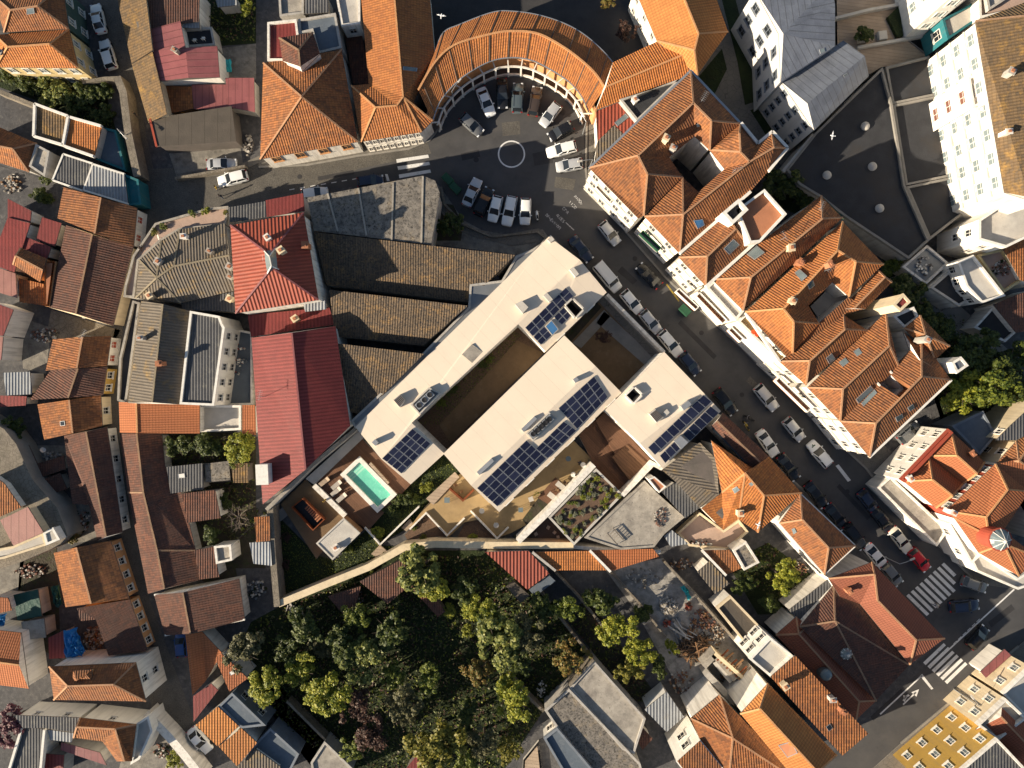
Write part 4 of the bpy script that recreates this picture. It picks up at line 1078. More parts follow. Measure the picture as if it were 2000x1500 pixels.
H('L shaped brown tiled roof with a lit curved ridge', 't2', 5.0, '157,1402 266,1415 257,1487 228,1487 200,1448 144,1441', '150,1420 225,1424 243,1487', f='01ba 12cb b34 bc3 ab45 50a'.replace('b34 bc3 ab45', 'bc34 ab45'), rise=1.1, w='wp', win=1, we='0', wk=dict(wd=.8, ht=.8, step=4))
H('grey sheet roof with white kerb at the bottom left', 'gd', 4.2, '45,1420 89,1424 78,1520 10,1520', w='wl', par='45,1420 15,1520|89,1424 80,1520')
H('dull red flat shed at the bottom edge beside the grey sheet roof', 'rm', 3.0, '85,1472 125,1475 122,1520 76,1520', w='wg', name='shed', cat='shed')
H('maroon ribbed low roof beneath the L shaped roof', 'pm', 3.0, '120,1450 195,1470 208,1495 118,1465', w='wg', name='shed', cat='shed')
H('pale sheet roof at the corner of the L shaped roof', 'gw', 4.2, '92,1425 143,1432 140,1450 98,1445', w='wp', name='shed', cat='shed')
F('white stepped terrace house at the bend of the lane', 'cl', 4.0, '268,1412 292,1396 300,1425 275,1480 258,1490', w='wp', pt=.4)
# ---- centre left
H('orange tiled house at the lane with one half plain and one half ribbed', 't4', 5.4, '390,847 390,791 232,785 234,845', '268,846 266,787', rise=1.3, w='wl')
F('grey roof terrace with blue sheet right of the orange ribbed roof', 'cl', 3.4, '394,792 472,792 472,839 394,843', w='wp', pt=.4)
H('orange tiled strip roof beyond the grey roof terrace', 't4', 4.0, '473,791 498,791 500,849 473,847', w='wp')
H('very long dark tiled roof snaking beside the lane', 't3', 2.6, '234,847 250,962 289,1160 322,1150 390,1133 382,1075 356,967 322,910 316,848', '267,847 280,962 307,1075 321,1150', f='01ba 12dcb d345c c567b b78a 23d 80a'.replace('d345c', 'd45c').replace('23d', '234d'), rise=1.4, w='wl')
H('dark tiled house with one lit slope at the lower end of the lane', 't3', 3.0, '322,1241 301,1162 467,1130 478,1210', '372,1238 357,1157', rise=1.4, w='wl', par='322,1241 478,1210|301,1162 357,1157', pw=.25, ph=.05)
H('bluish corrugated shed in the dark back garden', 'gd', 3.0, '325,912 395,905 398,956 333,964', w='wg', name='shed', cat='shed', sky='wp:348,926 361,924 362,933 349,934')
H('mossy garden shed roof at the far side of the dark back garden', 'tm', 2.8, '450,903 483,905 485,943 456,943', w='wk', name='shed', cat='shed')
H('dark concrete garden outhouse between the sheds', 'cs', 2.6, '400,906 447,900 450,938 402,942', w='wk', name='shed', cat='shed')
H('tiled garden house with ragged eaves beside the bare tree', 't3', 3.6, '355,964 420,957 431,1012 366,1021', w='wl')
H('small dark tiled shed near the end of the back gardens', 't3', 3.4, '379,1075 417,1068 428,1127 390,1132', w='wl', name='shed', cat='shed')
F('small concrete roof with a vent beside the dark tiled shed', 'co', 3.2, '420,1066 452,1063 455,1093 424,1100', w='wl', name='shed', cat='shed')
H('blue white corrugated sheet roof beside the garden wall', 'gw', 3.2, '487,1060 528,1058 531,1105 495,1101', w='wl', name='shed', cat='shed')
H('small tiled roof against the pool garden wall', 't2', 3.4, '497,1010 526,1008 528,1056 500,1059', w='wl', name='shed', cat='shed')
H('orange tiled house with one long slope right of the blue car', 't4', 3.6, '362,1240,1.2 395,1234 433,1275 402,1330 376,1358,1.2', f='01234', w='wl')
H('orange tiled house with a white skylight left of the olive tree', 't4', 4.6, '420,1286 433,1277 484,1325 448,1351', w='wl', sky='wp:448,1313 456,1309 459,1315 451,1319')
H('dark brown ribbed lean-to in shade on the lane', 'rm', 4.0, '377,1360 412,1335 426,1348 378,1410', w='wl')
H('upper of two sunlit orange roofs in the terrace at the bottom', 't1b', 5.0, '382,1416 425,1380 466,1418 425,1458', w='wl')
H('lower of two sunlit orange roofs in the terrace at the bottom', 't1b', 4.8, '427,1458 471,1422 502,1451 463,1497', w='wl')
F('blue grey house block with windows behind the sunlit orange roofs', 'db', 4.6, '428,1378 455,1352 520,1415 475,1420 466,1416', w='wb', win=1, pt=.3)
F('blue grey courtyard house with pots at the bottom', 'db', 3.4, '505,1445 530,1420 585,1470 560,1520 505,1520 475,1488', w='wb', pt=.4)
H('tan corrugated roof cut by the bottom edge', 'gc', 4.2, '462,1500 498,1462 548,1498 540,1530 470,1530', w='wl')
F('grey brown flat roof with cracks beside the wooded garden', 'co', 3.0, '608,1488 635,1447 690,1500 670,1530 615,1530', w='wg', pt=.25)
# garden sheds in the wooded garden
H('weathered tiled shed roof against the garden wall under trees', 't3', 3.0, '702,1136 790,1090 798,1145 757,1180', w='wk', name='shed', cat='shed')
H('ruinous red roof with rubbish in the wooded garden', 't3', 2.2, '640,1165 705,1145 690,1200 672,1202', w='wk', name='shed', cat='shed')
H('sliver of red roof seen between tree crowns', 't3', 2.6, '800,1145 830,1135 870,1195 855,1205', w='wk', name='shed', cat='shed')
H('dull red sheet roof under the trees at the bottom edge', 'rm', 2.8, '790,1505 822,1465 842,1500 835,1530 790,1530', w='wk', name='shed', cat='shed')
H('red tiled shed roof with blue awning below the garden wall', 'ro', 3.4, '947,1078 1032,1076 1073,1120 1030,1152', w='wl', over=.1)
H('orange tiled lean-to in the middle of the wall row', 't1', 3.2, '1040,1078 1150,1076 1184,1114 1085,1114', w='wl', par='1040,1078 1085,1114', pm='wg')
H('pinkish orange tiled lean-to at the right end of the wall row', 't4', 3.2, '1152,1075 1276,1072 1287,1087 1192,1116', w='wl', par='1152,1075 1192,1116', pm='wp')
H('blue plastic awning at the foot of the red tiled shed', 'db', 2.6, '1033,1152 1072,1123 1085,1135 1045,1165', w='wg', name='shed', cat='shed')
H('brown slatted shed roof at the edge of the wooded garden', 'sh', 2.6, '988,1145 1005,1138 1035,1163 1017,1178', w='wk', name='shed', cat='shed')
# ================================================================ the cream courtyard building
def panels(root, tree, c, nu, nv, name='solar_panel', lift=.16, gap=.035, split=True):
    q = [drop(tree, x, y)[0] for x, y, _ in pts(c)]
    if any(p is None for p in q): return
    n = newell(q)
    if n.z < 0: n = -n
    def at(u, v):
        return (q[0] * (1 - u) + q[1] * u) * (1 - v) + (q[3] * (1 - u) + q[2] * u) * v + n * lift
    for i in range(nu):
        for j in range(nv):
            p = [at((i + a) / nu, (j + b_) / nv) for a, b_ in ((0, 0), (1, 0), (1, 1), (0, 1))]
            cen = sum(p, Vector()) / 4
            p = [x + (cen - x).normalized() * gap for x in p]
            b = MB()
            if newell(p).z < 0: p.reverse()
            for k in range(4): b.face([p[k - 1] - n * .1, p[k] - n * .1, p[k], p[k - 1]], 1)
            inn = [x + (cen - x).normalized() * .05 for x in p]
            for k in range(4): b.face([p[k - 1], p[k], inn[k], inn[k - 1]], 1)
            b.face([x - n * .004 for x in inn], 0)
            b.build(name, ['pv2' if random.random() < .3 else 'pvn', 'met'], root)

def roof_box(root, tree, s, ht, m='cl', name='roof_box', louvre=False):
    e = [P(x, y, 0) for x, y, _ in pts(s)]
    zs = [drop(tree, x, y)[0] for x, y, _ in pts(s)]
    zs = [p.z for p in zs if p is not None] or [7.0]
    z = sum(zs) / len(zs)
    e = poly_world(s, z + ht)
    b = MB(); b.prism(e, min(zs) - .3, z + ht)
    o = b.build(name, m, root)
    if louvre:
        b = MB()
        for k in range(6):
            t = (k + .5) / 6
            a = e[0] * (1 - t) + e[1] * t; c = e[3] * (1 - t) + e[2] * t
            d = (c - a) * .08
            b.bar(a + d + Vector((0, 0, .01)), c - d + Vector((0, 0, .01)), .12, .05)
        b.build('louvre', 'wk', o)
    return o

def fans(root, s, z, n):
    """a sunken plant well with round fans"""
    q = poly_world(s, z)
    b = MB()
    m = len(q)
    out = offset(q, -.2)
    for i in range(m):
        j = (i + 1) % m
        b.prism([q[i], q[j], out[j], out[i]], z - .2, z + .35, bottom=True)
    o = b.build('plant_kerb', 'cl', root)
    b = MB(); b.prism(offset(q, .05), z - .1, z + .02); b.build('plant_floor', 'mt2', root)
    for k in range(n):
        t = (k + .7) / (n + .4)
        c = (q[0] * (1 - t) + q[1] * t + q[3] * (1 - t) + q[2] * t) / 2
        d = (q[1] - q[0]).normalized()
        b = MB(); ang = math.atan2(d.y, d.x)
        b.box((c.x, c.y, z + .02), .95, .95, .75, ang)
        f = b.build('fan_unit', 'met', root)
        b = MB(); b.lathe((c.x, c.y, z + .77), [(.38, 0), (.38, .06), (.3, .05), (.1, .02)], 16); b.build('fan', 'blk', f)

CWK = dict(w='wl', over=.06, ridge='')
A = H('long cream membrane roofed wing along the warehouse, with solar panels at both ends', 'cw', 6.8, '694,834,-.5 1072,462,-.5 1133,508 1185,571,-1.0 1066,687,-1.0 1012,633 804,826 868,886,-1.0 802,946,-1.0 745,897',
      f='012569 2345 6789', name='courtyard_building', cat='building', win=1, we='3', wk=dict(wd=1.4, ht=1.6, step=4, pane='glb'), well=('1105,597 1118,585 1138,604 1124,619', 'cl', 3.0, 'wk'), **CWK)
tr = TREES[A.name]
panels(A, tr, '1025,640 1105,561 1120,578 1040,657', 6, 2)
panels(A, tr, '1041,658 1063,637 1078,654 1056,674', 2, 2)
panels(A, tr, '1081,619 1101,599 1116,616 1097,635', 2, 2)
panels(A, tr, '746,895 806,836 842,866 784,925', 5, 4)
skylight(A, tr, '1064,637 1076,625 1090,643 1078,655', 'glb', 'skylight', .4, 'cl')
roof_box(A, tr, '1006,594 1019,587 1032,600 1021,612', .9)
roof_box(A, tr, '1112,526 1120,521 1131,535 1124,541', .8)
roof_box(A, tr, '1061,577 1068,571 1080,585 1073,590', .6)
roof_box(A, tr, '1069,468 1077,461 1083,468 1075,474', .5)
roof_box(A, tr, '726,864 732,858 739,864 733,871', 1.0, 'met')
roof_box(A, tr, '768,781 781,770 791,782 781,796', .8, 'cl', 'vent_box', True)
fans(A, '806,790 838,760 857,768 820,806', 6.9, 3)
roof_box(A, tr, '902,692 922,672 942,687 922,709', .12, 'co', 'hatch')
B_ = H('middle cream membrane roofed wing with the long solar array', 'cw', 6.9, '866,886,-.4 1102,655,-.4 1163,715 1214,767,-1.1 975,1000,-1.1 920,948',
       f='0125 2345', name='courtyard_building', cat='building', win=1, we='34', wk=dict(wd=1.6, ht=1.8, step=4, pane='gl'), **CWK)
tr = TREES[B_.name]
panels(B_, tr, '931,953 1028,859 1067,895 971,989', 7, 4)
panels(B_, tr, '1046,876 1101,822 1126,840 1069,895', 4, 3)
panels(B_, tr, '1090,797 1160,734 1187,775 1127,838', 5, 4)
fans(B_, '1031,846 1072,808 1084,818 1041,858', 6.7, 5)
roof_box(B_, tr, '1018,838 1044,813 1049,818 1023,844', .5, 'met', 'duct')
roof_box(B_, tr, '931,922 960,895 965,901 936,928', .5, 'met', 'duct')
roof_box(B_, tr, '1119,741 1126,736 1131,742 1124,748', .8, 'met')
skylight(B_, tr, '1173,750 1185,738 1205,757 1193,770', 'glb', 'skylight', .35, 'cl')
C_ = H('right cream membrane roofed wing on the street with dark thermal panels', 'cw', 7.0, '1182,801,-.4 1297,687,-.4 1375,768 1408,803,-.9 1294,914,-.9 1250,866',
       f='0125 2345', name='courtyard_building', cat='building', win=1, we='5', wk=dict(wd=1.6, ht=1.8, step=4, pane='gl'), well=('1223,772 1238,758 1252,771 1237,786', 'wl', 3.5, 'wk'), **CWK)
tr = TREES[C_.name]
panels(C_, tr, '1264,873 1372,770 1389,784 1278,888', 9, 1, 'thermal_panel', .3)
panels(C_, tr, '1331,847 1386,792 1403,806 1346,861', 5, 1, 'thermal_panel', .3)
panels(C_, tr, '1287,889 1318,859 1331,872 1298,904', 3, 1, 'thermal_panel', .3)
roof_box(C_, tr, '1318,862 1330,851 1344,864 1331,877', 1.1, 'met')
roof_box(C_, tr, '1330,793 1344,782 1351,790 1336,802', .8, 'met')
roof_box(C_, tr, '1268,808 1280,799 1296,815 1283,826', .8, 'cl', 'vent_box', True)
roof_box(C_, tr, '1295,806 1303,799 1308,806 1300,813', .6)
# courts of the cream building
G('courtyard', 'gv', .05, '815,825 1010,640 1090,660 870,880')
G('courtyard', 'sb', .08, '858,830 1010,665 1062,690 880,865')
G('courtyard', 'sb', .05, '1075,680 1185,575 1300,690 1210,765')
G('path', 'kb', .10, '1118,670 1180,605 1192,618 1135,680')
G('path', 'kb', .10, '1180,608 1192,618 1282,702 1262,715 1165,630')
G('garden_bed', 'so', .09, '1105,655 1165,590 1175,600 1115,668')
W('cream courtyard boundary wall along the street pavement', '1186,575 1298,688', 2.4, .45, 'wl')
G('deck', 'dw', .9, '1128,845 1185,800 1290,905 1215,968 1165,918', .8)
slab('raised brown plank terrace in the lower court of the cream building', '1163,822 1184,803 1276,903 1236,948', 1.5, .55, 'dw', 'terrace_deck', 'deck')
slab('ribbed plank field at the lower right of the brown terrace', '1195,893 1225,868 1262,902 1236,946', 1.62, .1, 'dw2', 'terrace_deck', 'deck')
W('cream edge wall around the lower right court', '1294,916 1276,906 1216,968', 3.9, .6, 'wl')
# garden terraces
slab('ochre lower garden terrace below the long solar array', '800,1030 830,990 872,948 905,920 985,990 1110,850 1165,905 1075,1000 1000,1040 968,1052 935,1015 908,1020 875,1050 833,1003', .5, .45, 'sd', 'garden_terrace', 'terrace')
G('garden_bed', 'gv', .06, '790,1045 833,1002 875,1048 840,1060 800,1062')
G('garden_bed', 'gv', .06, '890,1055 920,1000 968,1052 1010,1060')
G('garden_bed', 'so', .55, '1020,1015 1055,968 1080,985 1035,1035')
G('deck', 'dw', .56, '1050,972 1085,932 1112,958 1075,988')
W('white zigzag kerb wall of the left garden terrace', '800,1034 832,1002 873,1046 907,1012', .95, .22, 'wl')
W('white zigzag kerb wall of the middle garden terrace', '919,998 971,1052 993,1030', .95, .22, 'wl')
W('rusty steel bench wall with a seat corner under the cream roof', '878,955 904,978 925,957', 1.5, .25, 'cor')
slab('pale slatted garden stair beside the rusty steel wall', '832,974 888,922 897,932 846,986', .75, .3, 'dl', 'garden_stair', 'stairs')
W('long white garden wall from the pool to the lower terraces', '742,1064 818,990', 1.3, .22, 'wl')
W('short white retaining wall below the concrete roofed pavilion', '712,1030 742,1064', 1.3, .22, 'wl')
slab('upper flight of wooden garden steps by the terrace kerb', '784,1031 800,1014 808,1024 794,1038', .45, .4, 'dl', 'garden_stair', 'stairs')
slab('lower flight of wooden garden steps by the boundary wall', '725,1082 742,1064 757,1078 738,1090', .4, .35, 'dl', 'garden_stair', 'stairs')
# green roof
gr_root = F('planted roof with cushion shrubs and pale edge', 'gv', 3.4, '1071,1010 1164,915 1216,966 1121,1064', w='wd1', pm='cl', pt=.2, name='planted_roof_building', cat='building')
W('ochre rendered flank wall beside the planted roof', '1012,1058 1068,1004 1160,908', 3.7, .8, 'wl')
G('deck', 'wk', .1, '1020,1062 1068,1012 1115,1062')
# pool side
G('deck', 'dw', .9, '612,948 705,855 745,897 802,946 760,990 720,1035 678,1010', .8)
slab('long grey concrete strip beside the pool deck', '597,935 700,842 710,855 614,947', 1.0, .5, 'cl', 'concrete_strip', 'paving')
G('terrace', 'sb', .6, '548,985 597,937 678,1012 618,1092', .5)
W('low white seat wall between beige terrace and pool deck', '613,948 674,1008', 1.35, .75, 'wl')
D('wst', (.34, .66, .52), (.30, .60, .47), rough=.1, spec=.5, fine=.01, fs=2.5)
def pool():
    o = poly_world('664,927 702,891 775,966 737,1002', 1.4)
    cx = sum(o, Vector()) / 4
    root = thing('swimming_pool', 'small raised swimming pool with turquoise water and white rim', 'pool', (cx.x, cx.y, .9), world=True)
    i = offset(o, .62)
    b = MB()
    for k in range(4):
        j = (k + 1) % 4
        b.prism([o[k], o[j], i[j], i[k]], .6, 1.4, bottom=True)
    b.build('rim', 'wp', root)
    b = MB(); b.up([(p.x, p.y, 1.0) for p in offset(o, .6)]); b.build('water', 'wtr', root)
    a, d = i[0], i[1]
    u = (i[3] - i[0]).normalized()
    for k in range(3):
        q = [a + u * (.06 + .42 * k), d + u * (.06 + .42 * k), d + u * (.36 + .42 * k), a + u * (.36 + .42 * k)]
        b = MB(); b.up([(p.x, p.y, 1.004) for p in q]); b.build('step', 'wst', root)
pool()
slab('pale wooden bench along the far edge of the pool', '720,907 724,903 760,943 756,947', 1.35, .45, 'dl', 'bench', 'bench', .9)
rb = F('small pale concrete roofed pavilion beside the pool terrace', 'cl', 3.2, '618,1061 671,1012 703,1041 650,1093', w='wd1', pm='cl', pt=.12, pw=.2, name='pavilion', cat='pavilion', ch='655,1070,.7')
def stairwell():
    q = poly_world('568,991 591,973 634,1015 611,1037', 1.5)
    cx = sum(q, Vector()) / 4
    root = thing('stair_opening', 'rusty steel framed stair opening in the beige terrace', 'stair opening', (cx.x, cx.y, .6), world=True)
    i = offset(q, .14)
    b = MB()
    for k in range(4):
        j = (k + 1) % 4
        b.prism([q[k], q[j], i[j], i[k]], .55, 1.5, bottom=True)
    b.build('frame', 'cor', root)
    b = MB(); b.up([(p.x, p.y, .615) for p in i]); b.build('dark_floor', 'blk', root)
    a, c = i[1], i[2]
    b = MB()
    n = (i[0] - i[1]).normalized()
    for k in range(8):
        t = .3 + .085 * k
        p = a * (1 - t) + c * t
        b.box((p.x + n.x * .55, p.y + n.y * .55, .62), .24, .9, .05 + .07 * k, math.atan2(c.y - a.y, c.x - a.x))
    b.build('stair_flight', 'ter', root)
stairwell()
# perimeter walls
W('long pale boundary wall between the red roof and the pool garden', '520,996 610,908 694,838', 3.2, .55, 'cl', cap='co')
W('rough stone boundary wall at the left end of the pool garden', '527,990 532,1080 541,1185', 3.0, .9, 'st')
W('cream boundary wall curving under the wooded garden', '543,1180 640,1140 720,1108 790,1069 850,1063 960,1065 1120,1066', 2.8, 1.0, 'wc', cap='wc')
W('white wall continuing right below the planted roof', '1115,1068 1160,1072 1290,1078', 2.4, .5, 'wl')
W('dark slate wall on the street corner of the cream wing', '1005,553 1068,470 1078,462', 6.0, .5, 'wb')
G('garden_ground', 'gr', .05, '535,1000 620,1085 655,1095 715,1035 740,1065 790,1068 700,1110 545,1180')
G('garden_ground', 'gr', .06, '745,1000 800,945 868,885 905,920 800,1030 742,1062 712,1030')
G('terrace', 'kb', .3, '536,1005 552,990 566,1003 548,1018', .25)
# walls in the gardens and yards
for lb, s, h, wd, m in (
    ('stone street wall beside the white flowering shrubs', '228,150 240,180 250,260 268,345', 2.6, 1.1, 'st'),
    ('stone garden wall left of the white flowering shrubs', '-10,175 40,195 72,208', 2.2, .6, 'st'),
    ('stone wall from the narrow street to the shrub garden', '160,160 205,153 230,152', 2.0, .5, 'st'),
    ('pale wall in front of the walled car yard', '342,348 410,336 478,324', 1.3, .35, 'st'),
    ('white wall stepping down the lane at the bottom left', '285,1393 330,1440 362,1478 395,1520', 2.6, 1.2, 'wl'),
    ('left long garden wall right of the wooded garden', '1030,1120 1085,1195 1160,1290', 1.5, .35, 'st'),
    ('brown garden wall at the top of the concrete roofs', '1112,1340 1160,1289', 4.2, .3, 'st'),
    ('garden wall beside the rubble yard', '1195,1120 1250,1180 1300,1245', 1.0, .3, 'st'),
    ('second garden wall between two narrow gardens', '1085,1118 1130,1165 1190,1240', 1.2, .3, 'st'),
    ('long wall from the builder\'s yard to the boarded shed', '1300,1100 1360,1165 1440,1255 1478,1300', 2.2, .35, 'st'),
    ('low wall across the bottom of the wooded garden', '1003,1330 1035,1365 1062,1390', 2.0, .4, 'st'),
    ('thin wall between garden terrace and blue courtyard house', '560,1370 620,1430 690,1498', 2.0, .35, 'st'),
    ('white wall beside the last tiled house of the row', '1608,1125 1560,1072 1512,1018', 2.4, .3, 'wl'),
    ('wall between alley and podium at the upper right', '1530,335 1590,262', 4.8, .5, 'cl'),
    ('low kerb wall round the planting bed near the parked cars', '862,365 868,398 905,438 960,462 1050,452 1070,468', .5, .3, 'st'),
    ('pale wall dividing the gardens at the far right', '1752,540 1815,590', 2.0, .35, 'cl'),
    ('wall along the alley behind the last tiled house', '1835,840 1790,895 1735,940', 2.6, .5, 'wl'),
):
    W(lb, s, h, wd, m)

# kerb stones and road repairs
def kerb(s, wd=.28):
    pp = [P(x, y, .14) for x, y, _ in pts(s)]; b = MB()
    for p, q in zip(pp, pp[1:]): b.bar(p - Vector((0, 0, .14)), q - Vector((0, 0, .14)), wd, .16)
    o = b.build('kerb', 'kb'); o['kind'] = 'structure'
for s in ('838,274 862,245 880,190 915,150 960,133 1000,130 1050,137 1100,160 1132,190 1146,240 1144,330 1150,378 1205,432 1300,542 1450,680 1600,830 1692,915 1760,1000 1850,1080 1910,1140', '505,326 600,322 700,304 800,290 838,274', '1078,463 1190,590 1420,828 1440,840 1600,985 1700,1095', '1990,1262 1880,1352 1760,1452', '345,352 475,332'): kerb(s)
for s, m in (('1215,520 1245,548 1236,556 1206,530', 'ad'), ('1330,625 1400,695 1394,702 1324,632', 'ad'), ('1465,735 1520,790 1512,798 1457,744', 'cb'), ('1040,300 1075,292 1080,318 1044,324', 'ad'), ('900,300 935,292 938,306 903,314', 'ad'), ('1085,345 1125,350 1120,372 1082,366', 'cb'), ('1640,945 1700,1010 1694,1016 1634,951', 'ad'), ('1930,1215 1975,1180 1982,1190 1936,1226', 'ad'), ('1700,1400 1760,1345 1766,1352 1706,1408', 'ad'), ('620,345 690,332 692,340 622,353', 'ad'), ('980,240 1015,236 1017,262 982,266', 'cb'), ('1560,880 1600,925 1592,931 1553,886', 'as')):
    e = poly_world(s, .024); b = MB(); b.up(e); o = b.build('road_patch', m); o['kind'] = 'structure'

# ================================================================ road markings
def mark(name, s, m='pt', z=.034):
    e = poly_world(s, z); b = MB(); b.up(e); o = b.build(name, m); o['kind'] = 'structure'; return o
def ringmark():
    c = P(999, 301, .034); b = MB(); n = 64; r0, r1 = 1.83, 2.05
    for i in range(n):
        a, d = 2 * math.pi * i / n, 2 * math.pi * (i + 1) / n
        b.up([(c.x + r * math.cos(t), c.y + r * math.sin(t), .034) for r, t in ((r0, a), (r1, a), (r1, d), (r0, d))])
    o = b.build('road_marking', 'pt'); o['kind'] = 'structure'
ringmark()
for s in ('774,311 836,302 838,308 775,318', '776,325 838,316 840,322 778,332', '779,341 840,331 842,337 780,348', '752,340 757,340 761,353 756,354'): mark('road_marking', s)
for i in range(9):
    x = 565 + i * 20.5; y = 370 - i * 3.4
    mark('road_marking', '%f,%f %f,%f %f,%f %f,%f' % (x, y, x + 10, y - 1.8, x + 10.2, y - .3, x + .2, y + 1.5))
for i in range(9):                                             # zebra by the orange roof
    x, y = 1770 + i * 8.6, 1164 - i * 7.6
    L = 40 - max(0, i - 6) * 8
    mark('road_marking', '%f,%f %f,%f %f,%f %f,%f' % (x, y, x + 5, y - 4.4, x + 5 + L, y - 4.4 + L * .98, x + L, y + L * .98), 'pt')
for i in range(6):
    x, y = 1803 + i * 8.4, 1294 + i * 7.4
    mark('road_marking', '%f,%f %f,%f %f,%f %f,%f' % (x, y, x + 40, y - 38, x + 44.5, y - 33.5, x + 5, y + 5), 'pt')
for s in ('1854,1266 1980,1150 1982,1152 1856,1268', '1718,1394 1800,1318 1802,1320 1720,1396', '1797,1320 1801,1316 1823,1345 1819,1347', '1763,1375 1788,1351 1790,1353 1765,1377', '1780,1352 1795,1346 1790,1361', '1763,1368 1768,1359 1774,1356 1777,1359 1771,1362 1767,1371',
          '1764,1358 1772,1359 1766,1367', '1632,910 1638,907 1662,938 1656,941', '1875,1142 1892,1146 1892,1148 1875,1144'): mark('road_marking', s)
for i in range(6):
    x, y = 1862 + i * 9, 1257 - i * 8.6
    mark('road_marking', '%f,%f %f,%f %f,%f %f,%f' % (x, y, x + 6, y - 5.6, x + 7, y - 4.6, x + 1, y + 1))
# worn rows of lettering on the road; only broken strokes are left of them
def lettering(x, y, n, seed, wd=4.6, ht=5.2):
    """n worn glyphs in a row running down-right from (x, y)"""
    rd = random.Random(seed)
    ux, uy = .70, .71; vx, vy = .71, -.70
    strokes = dict(A=((0, 0, .5, 1), (.5, 1, 1, 0), (.2, .4, .8, .4)), E=((0, 0, 0, 1), (0, 1, .9, 1), (0, .5, .7, .5), (0, 0, .9, 0)), R=((0, 0, 0, 1), (0, 1, .8, .9), (.8, .9, .8, .55), (0, .5, .8, .55), (.4, .5, .9, 0)), S=((.9, 1, 0, .9), (0, .9, 0, .55), (0, .5, .9, .45), (.9, .45, .9, .1), (.9, 0, 0, 0)),
                   O=((0, 0, 0, 1), (0, 1, .9, 1), (.9, 1, .9, 0), (.9, 0, 0, 0)), D=((0, 0, 0, 1), (0, 1, .8, .8), (.8, .8, .8, .2), (.8, .2, 0, 0)), V=((0, 1, .45, 0), (.45, 0, .9, 1)), C=((.9, 1, 0, 1), (0, 1, 0, 0), (0, 0, .9, 0)), I=((.4, 0, .4, 1),), P=((0, 0, 0, 1), (0, 1, .8, .9), (.8, .9, .8, .5), (.8, .5, 0, .45)))
    b = MB()
    for k, g in enumerate(n):
        bx, by = x + ux * wd * k, y + uy * wd * k
        for s in strokes[g]:
            if rd.random() < .12: continue
            q = []
            (a, c) = ((s[0], s[1]), (s[2], s[3]))
            p1 = P(bx + ux * a[0] * wd * .78 + vx * a[1] * ht, by + uy * a[0] * wd * .78 + vy * a[1] * ht, .034)
            p2 = P(bx + ux * c[0] * wd * .78 + vx * c[1] * ht, by + uy * c[0] * wd * .78 + vy * c[1] * ht, .034)
            b.bar(p1, p2, .085, .004)
    o = b.build('road_marking', 'pw'); o['kind'] = 'structure'
lettering(1065, 421, 'RESERVADO', 1, 4.4); lettering(1086, 421, 'ACOES', 2, 4.2); lettering(1098, 408, 'CDR', 3, 5.2); lettering(1111, 396, 'VICO', 4, 4.6); lettering(1121, 385, 'RADOS', 5, 4.4)
mark('road_marking', '1104,435 1106,434 1122,449 1120,450', 'pw'); mark('road_marking', '1300,555 1303,554 1328,588 1325,589', 'py')

